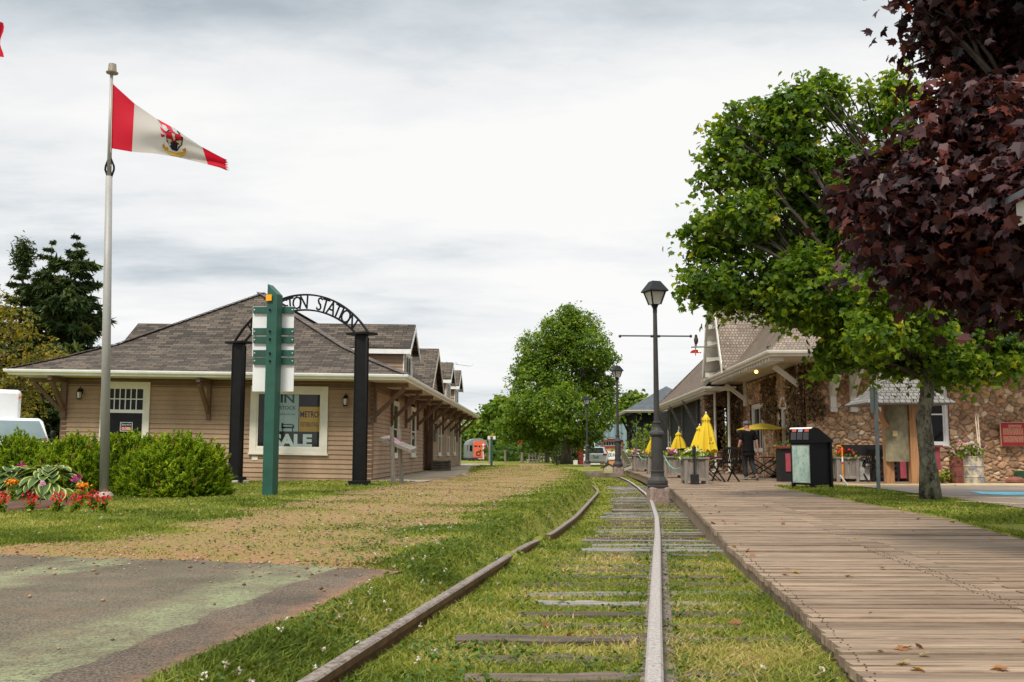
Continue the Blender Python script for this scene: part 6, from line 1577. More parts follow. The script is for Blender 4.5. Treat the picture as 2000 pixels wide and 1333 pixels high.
# folding chairs
CH = M('chair_black', (.009, .009, .009), .5, .2, 6, .1, 0, .25); CHA = M('chair_arm', (.24, .23, .22), .5, .1, 5, .1, .2); TBL = M('table_red', (.13, .022, .025), .4, .15, 3, .05, 0, .4)
def chair(base, label, rz):
    o = thing('folding_chair', label, 'chair', base, rz, 'black folding chairs on the patio')
    mb = MB(); mb.beam((-.25, .22, .42), (-.22, .42, .98), .035, .03); mb.beam((.25, .22, .42), (.22, .42, .98), .035, .03); mb.beam((-.24, .42, .97), (.24, .42, .97), .04, .07); mb.beam((-.24, .27, .55), (.24, .27, .55), .03, .05)
    for i in range(7): x = -.19+.0633*i; mb.beam((x, .285, .56), (x*.92, .42, .95), .036, .012, (0, 1, 0))
    mb.build('backrest', CH, o, True)
    mb = MB()
    for i in range(6): y = -.2+.085*i; mb.box(-.24, .24, y, y+.065, .43, .447)
    mb.build('seat', CH, o, True)
    for s in (-1, 1):
        mb = MB(); mb.beam((s*.265, -.30, 0), (s*.265, .26, .62), .03, .04); mb.beam((s*.235, .42, 0), (s*.235, -.2, .45), .03, .04); mb.build('leg', CH, o, True)
        mb = MB(); mb.tube([(s*.28, .33, .66), (s*.29, .05, .66), (s*.29, -.18, .63), (s*.29, -.27, .57)], .018, 6); mb.build('armrest', CHA, o, True)
    return o
CHS = [(1416, 941, 3.45, 'black folding chair nearest the boardwalk, between closed parasol and walking man'), (1352, 925, .5, 'black folding chair behind the ashtray stand'), (1330, 921, -.4, 'black folding chair below the farthest closed parasol'), (1432, 921, .2, 'black folding chair on the far side of the walking man'),
       (1470, 919, .0, 'black folding chair tucked behind the table of the open parasol'), (1530, 931, -1.2, 'black folding chair between open parasol and bin'), (1700, 941, 3.2, 'black folding chair seen beside the thin sign pole'), (1672, 938, 2.6, 'black folding chair by the planter of red flowers'), (1376, 921, 1.2, 'black folding chair under the middle closed parasol'), (1452, 917, .4, 'black folding chair behind the legs of the walking man'), (1508, 921, -.5, 'black folding chair at the bar side of the open parasol'), (1404, 918, .3, 'black folding chair farther back behind the chair nearest the boardwalk'), (1320, 915, .9, 'black folding chair before the dark siding wall'), (1735, 938, -2.6, 'black folding chair glimpsed under the curved kiosk board'), (1690, 936, .2, 'black folding chair pushed against the long counter')]
c0_ = None
for u, v_, rz, l in CHS:
    b = G(u, v_, 0)
    if c0_ is None: c0_ = chair(tuple(b), l, rz)
    else: copy_tree(c0_, None, tuple(b), rz, l)
# chairs tipped and leaning together
for k, (dx, l) in enumerate(((0, 'folded black chair leaning at the front of the tilted pair beside the bin'), (.28, 'folded black chair leaning behind another against the red counter'))):
    b = G(1532, 934, 0) + Vector((dx, .25+dx, 0)); o = thing('folded_chair', l, 'chair', b, 0, 'folded chairs leaning by the red counter')
    mb = MB()
    for i in range(5): mb.beam(b+Vector((-.42+.07*i+.05, -.02*i, .02)), b+Vector((.10+.05*i, .1, .78)), .03, .03)
    mb.build('backrest', CH, o); mb = MB(); mb.tube([b+Vector((-.45, -.1, .52)), b+Vector((0, -.1, .6)), b+Vector((.33, -.05, .95))], .025, 6); mb.tube([b+Vector((-.3, .1, .5)), b+Vector((.05, .1, .62)), b+Vector((.36, .1, .93))], .025, 6); mb.build('armrest', CHA, o)
    mb = MB(); mb.beam(b+Vector((-.5, -.15, .03)), b+Vector((.28, .05, .28)), .04, .03); mb.beam(b+Vector((-.38, -.1, .02)), b+Vector((.33, .1, .20)), .04, .03); mb.build('leg', CH, o)
def table(base, label, r, h=.72, square=True):
    o = thing('patio_table', label, 'table', base, 0, 'dark red patio tables'); mb = MB()
    if square:
        for i in range(7): x = -r+2*r*i/7; mb.box(x+.004, x+2*r/7-.004, -r, r, h-.03, h)
        mb.box(-r+.05, r-.05, -r+.06, -r+.1, h-.09, h-.031); mb.box(-r+.05, r-.05, r-.1, r-.06, h-.09, h-.031)
    else: mb.lathe((0, 0, 0), [(h-.04, r-.02), (h-.03, r), (h-.005, r), (h, r-.01)], 28)
    mb.build('tabletop', TBL, o, True)
    for s in (-1, 1):
        mb = MB(); y = s*(r-.12); mb.beam((-r*.85, y, 0), (r*.75, y, h-.06), .05, .03); mb.beam((r*.85, y+.03*s, 0), (-r*.75, y+.03*s, h-.06), .05, .03); mb.build('leg', CH, o, True)
    return o
b1_ = G(1392, 940, 0); b1_ = Vector((b1_.x-.1, b1_.y+.4, 0)); t1 = table(tuple(b1_), 'small dark red table under the biggest closed parasol', .42)
b4_ = G(1440, 916, 0); copy_tree(t1, None, tuple(b4_), .1, 'dark red table behind the walking man')
b5_ = G(1700, 936, 0); copy_tree(t1, None, tuple(b5_), .2, 'dark red table between red flower planter and kiosk')
b2_ = G(1492, 934, 0); table(tuple(b2_), 'round dark red table under the open yellow parasol', .62, .70, False)
b3_ = G(1372, 919, 0); copy_tree(t1, None, tuple(b3_), .3, 'dark red table below the middle closed parasol')
for k, (dx, s) in enumerate(((-.3, .6), (.3, -.4))):
    mb = MB(); mb.lathe((b1_.x-.1+.2*k, b1_.y-.1, .725), [(0,.05),(.05,.07),(.09,.075),(.1,.05)], 12); tag(mb.build('tableware', M('brown_ware', (.10, .05, .03), .5), smooth=True), ('dark bowl' if k == 0 else 'brown pot') + ' on the table under the biggest closed parasol', 'bowl')
# parasols
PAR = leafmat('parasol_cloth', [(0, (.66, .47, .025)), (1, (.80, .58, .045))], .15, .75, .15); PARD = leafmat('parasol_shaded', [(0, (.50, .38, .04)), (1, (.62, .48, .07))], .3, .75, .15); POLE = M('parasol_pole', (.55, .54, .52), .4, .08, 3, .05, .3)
def closed_parasol(base, label, zt_, zb_, r, seed, mt_=None, text=False):
    rng = random.Random(seed); b = Vector(base); o = thing('parasol', label, 'parasol', b, 0, 'yellow closed parasols')
    mb = MB(); mb.tube([b, b+Z1*(zt_+.03)], .024, 10); mb.lathe(b+Z1*zt_, [(-.02,.03),(.03,.03),(.06,.012)], 8); mb.build('pole', POLE, o)
    mb = MB(); n = 48; rows = 14; ph = rng.random()*6; H = zt_-zb_; vs = []
    for i in range(rows+1):
        t = i/rows; R = r*(.20+.80*(max(0, t-.12)/.88)**.75) if t > .15 else r*(.06+.42*t/.15); z = zt_-H*t
        for k in range(n):
            a = 2*PI*k/n; fold = 1+(.32*math.sin(a*8+ph+.4*math.sin(t*3))+.08*math.sin(a*3+t*4))*min(1, t*2.0); dz = .07*math.cos(a*8+ph)*(t > .98)
            vs.append((b.x+R*fold*math.cos(a), b.y+R*fold*math.sin(a), b.z+z+dz))
    fs = [[i*n+k, i*n+(k+1) % n, (i+1)*n+(k+1) % n, (i+1)*n+k] for i in range(rows) for k in range(n)]; mb.add(vs, fs, rng.random())
    cl = mb.build('canopy', mt_ or PAR, o, smooth=True)
    mb = MB(); mb.lathe(b+Z1*(zt_-H*.17), [(-.015, r*.42), (.0, r*.44), (.03, r*.36), (H*.16, .03)], 16); mb.build('valance', mt_ or PAR, cl, smooth=True); return o, cl
b = b1_ + Vector((.02, 0, 0)); o, cl = closed_parasol(tuple(b), 'tallest closed yellow parasol on the patio', 2.02, .88, .275, 1)
mb = MB(); c = b + Vector((.07, -.335, 1.24)); mb.text("S", c, (1, 0, 0), (0, -.25, 1), .14, .01); mb.text("Grill", c+Vector((0, -.03, -.12)), (1, 0, 0), (0, -.25, 1), .09, .01); mb.build('lettering', INK, o)
closed_parasol((P(1368, 900, 38).x, 38, 0), 'middle closed yellow parasol behind the tallest one', 1.86, 1.0, .30, 2)
closed_parasol((P(1326, 900, 46).x, 46, 0), 'farthest closed yellow parasol in front of the dark siding', 1.78, .88, .33, 3)
closed_parasol((P(1275, 900, 53).x, 53, 0), 'closed yellow parasol almost hidden behind the lamp column', 1.7, .9, .28, 4)
o = thing('parasol', 'open yellow parasol with dark writing behind the walking man', 'parasol', b2_); ap = b2_+Z1*1.86
mb = MB(); mb.tube([b2_, ap+Z1*.03], .022, 10); mb.lathe(ap, [(.0,.03),(.04,.03),(.07,.012)], 8); mb.build('pole', POLE, o)
mb = MB(); n = 8; rws = 5
def pv(t, a): R = .9*t; return ap + Vector((R*math.cos(a), R*math.sin(a), -.03-.24*t**1.25))
for k in range(n):
    a0, a1 = 2*PI*k/n+.2, 2*PI*(k+1)/n+.2
    for i in range(rws):
        t0, t1_ = i/rws, (i+1)/rws
        for j in range(3):
            A_, B_ = a0+(a1-a0)*j/3, a0+(a1-a0)*(j+1)/3; sg = lambda t, a: pv(t*(1-.045*math.sin((a-a0)/(a1-a0)*PI)), a); mb.quad(sg(t0, A_), sg(t1_, A_), sg(t1_, B_), sg(t0, B_), k/8)
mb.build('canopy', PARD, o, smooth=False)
mb = MB()
for k in range(n): a = 2*PI*k/n+.2; mb.tube([pv(.05, a)-Z1*.02, pv(1, a)-Z1*.015], .008, 5)
mb.build('ribs', POLE, o)
mb = MB(); c = pv(.66, -PI/2+.12)+Vector((0, -.03, .02)); mb.text('Tracks Corner', c, (1, .1, 0), (0, .45, .16), .14, .01, .52); mb.text('Grill', c+Vector((.02, -.14, -.06)), (1, .1, 0), (0, .45, .16), .12, .01); mb.build('lettering', INK, o)
# ashtray stand
b = G(1357, 946.5, 0); o = thing('ashtray_stand', 'black ashtray stand with square bucket foot before the nearest planter', 'ashtray', b); mb = MB(); mb.prism([b+Vector(q) for q in ((-.10,-.10,0),(.10,-.10,0),(.10,.10,0),(-.10,.10,0))], (0, 0, .27)); mb.build('bucket', M('stand_black', (.018, .019, .022), .5), o, bevel=.01)
mb = MB(); mb.beam(b+Z1*.27, b+Z1*.86, .05, .05); mb.cbox(b+Z1*.93, .09, .09, .16); mb.cbox(b+Z1*.83, .12, .12, .03); mb.tube([b+Z1*1.0, b+Z1*1.05], .02, 8); mb.build('column', M('stand_black', (.018, .019, .022), .5), o)
b = G(1352, 926, 0); mb = MB(); mb.tube([b, b+Z1*1.15], .03, 8); tag(mb.build('white_post', OFFW), 'thin white post between the patio chairs', 'post')
# red counter and black benches against the stone wall
o = thing('bar_counter', 'dark red patio counter standing beside the black bin', 'counter', (8.3, 29.4, 0))
mb = MB(); mb.box(7.82, 8.84, 29.15, 29.7, .0, .96); mb.build('body', M('counter_black', (.012, .012, .013), .5), o); mb = MB(); mb.box(7.75, 8.88, 29.08, 29.75, .965, 1.03); mb.build('worktop', M('counter_red', (.20, .028, .03), .5), o, bevel=.01)
mb = MB(); mb.box(7.95, 8.32, 29.125, 29.147, .3, .82); mb.box(8.4, 8.75, 29.125, 29.147, .1, .82); mb.build('panel', M('counter_panel', (.30, .055, .07), .5), o)
o = thing('bar_counter', 'long black and red counter below the stone wall behind the kiosk', 'counter', (11, 29.4, 0))
mb = MB(); mb.box(9.75, 11.3, 29.2, 29.75, .75, 1.07); mb.build('body', M('counter_black', (.012, .012, .013), .5), o); mb = MB(); mb.box(11.32, 12.5, 29.25, 29.75, .1, 1.0); mb.build('panel', M('counter_panel', (.30, .055, .07), .5), o)
mb = MB(); mb.box(11.28, 12.55, 29.15, 29.78, 1.005, 1.06); mb.build('worktop', M('counter_red', (.20, .028, .03), .5), o)
mb = MB()
for x in (9.8, 10.5, 11.2, 11.5, 12.0): mb.box(x, x+.07, 29.22, 29.29, 0, .75)
for k in range(4): mb.box(10.55, 11.2, 29.18, 29.21, .12+.15*k, .2+.15*k)
mb.build('frame', M('counter_black', (.012, .012, .013), .5), o)
mb = MB(); mb.prism([(9.85, 29.32, .05), (10.45, 29.32, .05), (10.45, 29.32, .7), (9.85, 29.32, .7)], (0, .02, 0)); mb.prism([(11.0, 29.5, .1), (12.6, 29.5, .1), (12.6, 29.5, .72), (11.0, 29.5, .72)], (0, .02, 0)) if False else None
mb.build('pale_board', M('pale_board', (.42, .40, .37), .7), o)
bouquet((8.55, 30.0, .55), 'dark leafy pot plant between wall and open parasol', (GRN,), .5, .7, 160, 230, .1, 'pot_plant')
mb = MB(); mb.lathe((8.55, 30.0, 0), [(0,.16),(.5,.22),(.52,.22)], 14); tag(mb.build('plant_pot', M('pot_dark', (.05, .045, .04), .7)), 'dark pot holding the leafy plant behind the parasol table', 'pot')
bouquet((P(1262, 880, 61).x, 61, .5), 'dark green shrub below the annex window', (GRN,), 1.1, 1.9, 500, 231, .14, 'annex_shrub')
# orange marker pole and white stick
b = G(1647, 942, 0); o = thing('marker_pole', 'thin orange pole with a bent top beside the red flower planter', 'pole', b); mb = MB(); mb.tube([b, b+Z1*.98, b+Vector((-.04, 0, 1.03)), b+Vector((-.16, 0, 1.03))], .022, 8); mb.build('pole', M('orange_paint', (.75, .26, .02), .5), o)
mb = MB(); mb.tube([b+Z1*.58, b+Z1*.72], .025, 8); mb.build('white_band', SW, o); mb = MB(); mb.tube([b+Z1*.52, b+Z1*.575], .025, 8); mb.build('red_band', RED, o)
a, b = G(1657, 951, .02), P(1641, 929, 24.6); mb = MB(); mb.tube([a, b], .022, 8); tag(mb.build('white_stick', SW), 'short white stick leaning out of the grass behind the bin', 'stick')

# ------------------------------------------------------------------ litter bin
b = G(1588, 957, .0); bn = thing('litter_bin', 'black slanted top litter bin with pale green map poster on its side', 'bin', b, .55)
BK = M('bin_black', (.006, .007, .008), .6, .3, 40, .3, 0, .15); h1, h0 = 1.42, 1.14; wx, wy = .68, .66
# local: x to the right along the dark side, y away; poster side faces -x
mb = MB(); mb.prism([(.04, .03, .10), (wx-.04, .03, .10), (wx-.04, .03, h0), (.25, .03, h1-.06), (.04, .03, h1)], (0, wy-.06, 0)); mb.build('body', BK, bn, True, bevel=.012)
for x in (0, wx-.07):
    for y in (0, wy-.07): mb = MB(); mb.box(x, x+.07, y-.012, y+.06, 0, h0-.04 if x > .1 else h0-.08); mb.build('leg', BK, bn, True)
mb = MB(); mb.prism([(-.02, -.03, h1-.36), (.0, -.03, h1-.02), (.10, -.03, h1+.02), (.22, -.03, h1), (wx+.03, -.03, h0), (wx+.03, -.03, h0-.05), (.05, -.03, h0-.08)], (0, wy+.06, 0)); hd = mb.build('lid', BK, bn, True, bevel=.015)
mb = MB()
for i in range(3): y = .06+.19*i; mb.prism([(-.031, y, h1-.27), (-.031, y+.16, h1-.27), (-.016, y+.16, h1-.10), (-.016, y, h1-.10)], (.006, 0, 0))
mb.build('slot', M('slot_grey', (.06, .06, .065), .4), hd, True)
for i, c_ in enumerate((M('sticker_red', (.55, .10, .06), .4), M('sticker_grey', (.35, .36, .5), .4), M('sticker_red', (.55, .10, .06), .4))):
    mb = MB(); y = .06+.19*i; mb.prism([(-.018, y, h1-.085), (-.018, y+.13, h1-.085), (-.006, y+.13, h1-.02), (-.006, y, h1-.02)], (.004, 0, 0)); mb.build('sticker', c_, hd, True)
mb = MB(); mb.prism([(-.005, 0, h1-.02), (-.005, wy, h1-.02), (.05, wy, h1+.012), (.05, 0, h1+.012)], (-.004, 0, .006)); mb.build('white_strip', SW, hd, True)
m, nt, out = nodes('map_poster'); v = objc(nt)
c = ramp(nt, noise(nt, v, 5, 5, .65), [(.35, (.28, .42, .36)), (.5, (.42, .55, .48)), (.65, (.52, .62, .55))]); c = mixc(nt, ramp(nt, noise(nt, v, 14, 4), [(.56, (0,)*3), (.62, (.6,)*3)]), c, (.20, .33, .31)); principled(nt, out, c, .35, 0, .4)
mb = MB(); mb.box(-.008, .036, .075, wy-.075, .16, h0-.13); mb.build('poster', m, bn, True)
mb = MB(); mb.box(-.012, .03, .06, .075, .14, h0-.11); mb.box(-.012, .03, wy-.075, wy-.06, .14, h0-.11); mb.box(-.012, .03, .075, wy-.075, .145, .16); mb.box(-.012, .03, .075, wy-.075, h0-.13, h0-.11); mb.build('poster_frame', M('frame_grey', (.2, .21, .2), .5), bn, True)

# ------------------------------------------------------------------ notice kiosk
KW = M('cedar_post', (.40, .205, .095), .7, .18, 3, .25, 0, .25, (5, 5, .6)); KP = M('worn_panel', (.22, .19, .12), .8, .25, 4, .2)
kb = G(1766, 949, 0); ko = thing('notice_kiosk', 'wooden notice kiosk with curved board and shingled hip roof beside the maple trunk', 'kiosk', kb)
ze = P(1740, 789, kb.y).z; zt_ = ze+.95; half_ = 1.12
for u, dy in ((1740, .1), (1783, -.1)):
    x = P(u, 940, kb.y).x; mb = MB(); mb.box(x-.105, x+.105, kb.y+dy-.105, kb.y+dy+.105, -.02, ze+.1); mb.build('post', KW, ko, bevel=.012)
xl, xr = P(1740, 940, kb.y).x, P(1783, 940, kb.y).x
mb = MB()
for x, s in ((xl, -1), (xr, -1), (xr, 1)): mb.beam((x+s*.08, kb.y-.12, ze-.62), (x+s*.46, kb.y-.16, ze+.02), .10, .09)
mb.build('brace', KW, ko)
mb = MB(); n = 8; a0 = Vector((xl-.12, kb.y-.06, 0)); a1 = Vector((xr-.12, kb.y-.16, 0)); pts = []
for i in range(n+1): t = i/n; pts.append(a0.lerp(a1, t)+Vector((0, -.18*math.sin(PI*t), 0)))
for p, q in zip(pts[:-1], pts[1:]): mb.prism([p+Z1*.62, q+Z1*.62, q+Z1*(ze-.02), p+Z1*(ze-.02)], (0, .03, 0))
mb.build('curved_board', KP, ko, smooth=False)
mb = MB(); q = pts[2]; mb.prism([q+Vector((-.02, -.05, ze-.85)), q+Vector((.2, -.07, ze-.85)), q+Vector((.2, -.07, ze-.72)), q+Vector((-.02, -.05, ze-.7))], (0, .004, 0)); mb.build('paper_scrap', M('tan_paper', (.50, .36, .18), .8), ko)
mb = MB(); cx = (xl+xr)/2; E_ = [Vector((cx+sx*half_, kb.y+sy*.85, ze)) for sx, sy in ((-1,-1),(1,-1),(1,1),(-1,1))]; R0, R1 = Vector((cx-.30, kb.y, zt_)), Vector((cx+.30, kb.y, zt_))
Mi = [Vector((cx+sx*.72, kb.y+sy*.52, ze+.30)) for sx, sy in ((-1,-1),(1,-1),(1,1),(-1,1))]
for i in range(4): mb.quad(E_[i], E_[(i+1) % 4], Mi[(i+1) % 4], Mi[i])
mb.quad(Mi[0], Mi[1], R1, R0); mb.poly([Mi[1], Mi[2], R1]); mb.quad(Mi[2], Mi[3], R0, R1); mb.poly([Mi[3], Mi[0], R0]); mb.prism([e-Z1*.045 for e in E_], (0, 0, .043)); mb.build('roof', shingles('kiosk_shingles', (.28, .26, .24), (.19, .178, .165), (.40, .38, .35), (.05, .045, .04), .14, .13), ko)
# thin sign pole
b = G(1716, 959, .0); o = thing('sign_pole', 'thin grey sign pole in the grass before the kiosk, its sign seen edge on', 'sign', b); mb = MB(); mb.beam(b-Z1*.1, P(1710, 757, b.y), .07, .055, (0, 1, 0)); mb.build('pole', M('galvanised', (.20, .225, .225), .5, .1, 5, .1, .5), o)
a, c_ = P(1706, 757, b.y-.03), P(1716, 806, b.y-.03); mb = MB(); mb.prism([(a.x-.01, b.y-.05, c_.z), (a.x+.07, b.y+.42, c_.z), (a.x+.07, b.y+.42, a.z), (a.x-.01, b.y-.05, a.z)], (.012, 0, 0)); mb.build('plate', M('sign_back', (.13, .16, .15), .5, .1, 5, .1, .4), o)
# barrels, flowers, plaque, rods
m, nt, out = nodes('painted_barrel'); v = objc(nt)
c = ramp(nt, noise(nt, v, 4.5, 5, .7), [(.35, (.62, .55, .42)), (.48, (.55, .44, .26)), (.55, (.22, .29, .36)), (.66, (.34, .15, .05))]); c = mixc(nt, ramp(nt, noise(nt, v, 13, 5, .8), [(.55, (0,)*3), (.62, (.8,)*3)]), c, (.24, .10, .04)); principled(nt, out, c, .7, .1, .3, noise(nt, v, 30, 4), .3, .006); BRL = m
def barrel(b, label, mt_, r=.245, h=.75):
    o = thing('oil_barrel', label, 'barrel', b, 0, 'flower barrels at the stone wall'); mb = MB(); mb.lathe(b, [(0,r),(.02,r+.008),(.04,r),(.2,r),(.215,r+.012),(.24,r),(.47,r),(.49,r+.012),(.51,r),(h-.03,r),(h-.01,r+.012),(h,r+.006),(h,r-.012),(h-.08,r-.014)], 28); mb.build('drum', mt_, o); mb = MB(); mb.lathe(b, [(h-.1, .02), (h-.085, r-.016)], 20); mb.build('soil', M('soil', (.05, .035, .025), .95), o)
bb = G(1912, 948, 0); barrel(tuple(bb+Vector((0, .25, 0))), 'rusty cream and blue painted barrel planted with flowers', BRL)
rb = G(1883, 945, 0); barrel(tuple(rb+Vector((0, .3, 0))), 'red brown barrel left of the painted barrel', M('red_barrel', (.19, .06, .045), .8, .25, 5, .2), .23, .72)
bouquet((bb.x-.02, bb.y+.2, .74), 'pink and white flowers growing in the painted barrel', (PINKF, PINKF, WHF), .24, .34, 150, 240, .05); bouquet((rb.x+.03, rb.y+.2, .7), 'salmon pink flower spilling from the red brown barrel', (PINKF, leafmat('salmon', [(0, (.6, .2, .16)), (1, (.7, .35, .3))])), .26, .4, 90, 241, .06)
bouquet((rb.x-.35, rb.y+.4, .05), 'light green plant at the foot of the red brown barrel', (YELF,), .28, .35, 90, 242, .04, 'green_plant')
mb = MB(); q = G(1849, 942, 0); mb.ell((q.x, q.y+.3, .1), .26, .2, .17, 8, 5); tag(mb.build('red_rock', M('red_sandstone', (.26, .10, .07), .9, .2, 5, .5)), 'reddish rock between maple trunk and barrels', 'rock')
mb = MB(); q = G(1990, 944, 0); mb.ell((q.x, q.y+.2, .06), .3, .2, .12, 8, 5); tag(mb.build('red_rock', M('red_sandstone', (.26, .10, .07), .9, .2, 5, .5)), 'flat reddish rock below the red plaque', 'rock')
q = G(2003, 942, 0); o = thing('hose_reel', 'dark green hose reel at the foot of the stone wall under the plaque', 'hose', q+Vector((0, .3, 0))); mb = MB(); mb.tube([q+Vector((.05, .2, .16)), q+Vector((.05, .45, .16))], .16, 20); mb.build('hose', M('hose_green', (.015, .07, .03), .5), o)
for du, l in ((0, 'thin pale rod leaning on the stone wall behind the barrels'), (5, 'second thin pale rod beside the other one above the barrels')):
    a, b = P(1914+du*.4, 900, bb.y+1.2), P(1904+du, 805, 29.75); mb = MB(); mb.tube([Vector((a.x, a.y, .1)), a, b], .02, 6); tag(mb.build('garden_rod', M('pale_wood', (.52, .42, .32), .7)), l, 'rod')
a, b = P(1956, 871, 29.7), P(1999.5, 826, 29.7); o = thing('plaque', 'dark red plaque with small tan text on the stone wall', 'plaque', a)
yy = 29.66; mb = MB(); mb.box(a.x, b.x, yy, yy+.1, a.z, b.z); mb.build('plate', M('plaque_red', (.22, .012, .018), .5, .05), o)
TAN = M('plaque_gold', (.52, .34, .20), .5, .05); mb = MB(); cx = (a.x+b.x)/2
mb.text('KENSINGTON', (cx+.06, yy-.004, b.z-.085), (1,0,0), Z1, .06, .01, .38); mb.text('RAILWAY STATION', (cx+.06, yy-.004, b.z-.13), (1,0,0), Z1, .05, .01, .38)
rr = random.Random(8)
for k in range(13):
    if k == 6: continue
    z = b.z-.19-.032*k; x = a.x+.05
    while x < b.x-.07: L = rr.uniform(.02, .07); x1 = min(x+L, b.x-.05); mb.quad((x, yy-.004, z), (x1, yy-.004, z), (x1, yy-.004, z+.013), (x, yy-.004, z+.013)); x = x1+.012
mb.lathe((a.x+.1, yy-.004, b.z-.1), [(0,.001)], 8) if False else None
mb.build('lettering', TAN, o)
mb = MB(); mb.box(a.x-.015, b.x+.015, yy+.02, yy+.06, a.z-.015, b.z+.015); mb.build('rim', TAN, o)

# ------------------------------------------------------------------ hanging sign with bird
gq = lambda u, v_, Y=37.6: P(u, v_, Y)
o = thing('hanging_sign', 'bird figure and red half disc hanging on an arm from the stone station gable', 'sign', gq(1358, 678)); GM = M('old_metal', (.25, .22, .2), .6, .2, 5, .2, .3)
mb = MB(); mb.tube([gq(1350, 678.5), gq(1404, 677, 37.4)], .028, 6); mb.tube([gq(1376, 668), gq(1396, 632, 37.3)], .014, 5); mb.tube([gq(1358.5, 656), gq(1358.5, 695)], .018, 6); mb.build('arm', GM, o)
c = gq(1359.5, 665); mb = MB(); mb.ell(c, .085, .085, .16, 12, 8); mb.ell(c+Z1*.16, .055, .055, .065, 10, 6); mb.prism([c+Vector((-.05, .06, -.08)), c+Vector((.05, .06, -.08)), c+Vector((.03, .09, -.25)), c+Vector((-.03, .09, -.25))], (0, .02, 0)); mb.build('bird', M('bird_brown', (.06, .035, .03), .7, .2, 20), o, smooth=True)
c = gq(1359, 690); mb = MB(); mb.prism([c+Vector((.21*math.cos(t), 0, .13*math.sin(t))) for t in np.linspace(0, PI, 14)], (0, .03, 0)); mb.build('half_disc', M('disc_red', (.42, .02, .02), .5), o)
c = gq(1366, 686, 37.4); mb = MB(); mb.ell(c, .04, .04, .04, 8, 6); mb.build('bulb', bulb, o)

# ------------------------------------------------------------------ garden chairs, crate
def adirondack(u, v_, rz, mt_, label):
    b = G(u, v_, 0); o = thing('garden_chair', label, 'chair', b, rz); mb = MB()
    for i in range(5): x = -.24+.12*i; mb.beam((x*.8, .2, .3), (x*1.1, .62, 1.02-.05*abs(i-2)), .10, .02, (0, 1, 0))
    mb.build('backrest', mt_, o, True); mb = MB()
    for i in range(5): y = -.28+.11*i; mb.beam((-.27, y, .38-.03*i), (.27, y, .38-.03*i), .095, .02)
    mb.build('seat', mt_, o, True)
    for s in (-1, 1):
        mb = MB(); mb.beam((s*.30, -.36, 0), (s*.30, -.26, .58), .09, .03, (0, 1, 0)); mb.beam((s*.28, -.3, .36), (s*.28, .62, .02), .03, .1); mb.build('leg', mt_, o, True)
        mb = MB(); mb.beam((s*.33, -.36, .6), (s*.31, .38, .6), .13, .025); mb.build('armrest', mt_, o, True)
adirondack(1237, 919, 1.9, M('chair_cream', (.50, .47, .41), .6, .05), 'pale slatted garden chair at the farthest planter'); adirondack(1262, 917, -1.2, M('chair_grey', (.07, .075, .08), .6), 'dark grey garden chair behind the purple petunias')
b = P(1189, 917, 49.0); b.z = -.1; o = thing('crate_house', 'small dark roofed wooden box beside the second lamp', 'box', b); mb = MB(); mb.prism([b+Vector(q) for q in ((-.24,0,.02),(.24,0,.02),(.24,0,.2),(0,0,.32),(-.24,0,.2))], (0, .4, 0)); mb.build('box', M('pale_wood', (.52, .42, .32)), o)
mb = MB()
for s in (-1, 1): mb.prism([b+Vector((s*.36, -.04, .14)), b+Vector((0, -.04, .36)), b+Vector((0, -.04, .41)), b+Vector((s*.38, -.04, .18))], (0, .48, 0))
mb.build('roof', M('dark_plank', (.03, .028, .026), .7), o)

# ------------------------------------------------------------------ blue shop, car, bits at the far end
bz = -.28; bs = thing('blue_shop', 'blue grey board shop with red door frame and orange garage door', 'building', (P(1140, 900, 90).x, 90, bz))
m, nt, out = nodes('blue_boards'); v = uvc(nt)
wv_ = N(nt, 'ShaderNodeTexWave', wave_type='BANDS', bands_direction='X', i_Scale=.55, i_Distortion=0); nt.links.new(v, wv_.inputs[0])
c = ramp(nt, wv_.outputs[0], [(.0, (.10, .145, .17)), (.06, (.19, .27, .31)), (1, (.23, .31, .355))]); principled(nt, out, c, .7, 0, .2); BLU = m
def bx(u): return P(u, 900, 90).x
def bzv(v_): return P(1180, v_, 90).z
mb = MB(); mb.box(bx(1139), bx(1300), 90, 97, bz, bzv(834)); mb.prism([(bx(1139), 90, bzv(834)), (bx(1300), 90, bzv(834)), (bx(1300), 90, bzv(829)), (bx(1165), 90, bzv(829))], (0, 7, 0)); mb.build('wall', BLU, bs)
mb = MB(); mb.box(bx(1108), bx(1139), 92, 97, bz, bzv(868)); mb.build('side_wall', M('green_grey_wall', (.07, .10, .10), .8), bs)
RDF = M('frame_red', (.24, .035, .03), .6); mb = MB(); y0 = 89.85
for u0, u1, v0, v1 in ((1175, 1178.5, 860, 909), (1214, 1217, 860, 909), (1175, 1217, 859.5, 863), (1178.5, 1214, 871.5, 874.5)): mb.box(bx(u0), bx(u1), y0, 89.98, bzv(v1), bzv(v0))
mb.build('door_frame', RDF, bs)
mb = MB(); mb.box(bx(1178.5), bx(1214), 89.94, 89.99, bz, bzv(874.5)); mb.build('garage_door', M('orange_door', (.58, .27, .13), .6, .05), bs)
mb = MB(); mb.box(bx(1178.5), bx(1214), 89.93, 89.99, bzv(871.5), bzv(863)); fr = mb.build('window', M('blue_frame', (.3, .4, .45), .6), bs)
mb = MB()
for i in range(7): u = 1179.3+i*5; mb.box(bx(u), bx(u+4), 89.9, 89.925, bzv(869.5), bzv(864.2))
mb.build('pane', GLASSDK, fr)
mb = MB(); mb.box(bx(1131.5), bx(1138.5), 89.7, 91.9, bz, bzv(870)); mb.build('door', M('door_red', (.20, .018, .018), .6), bs)
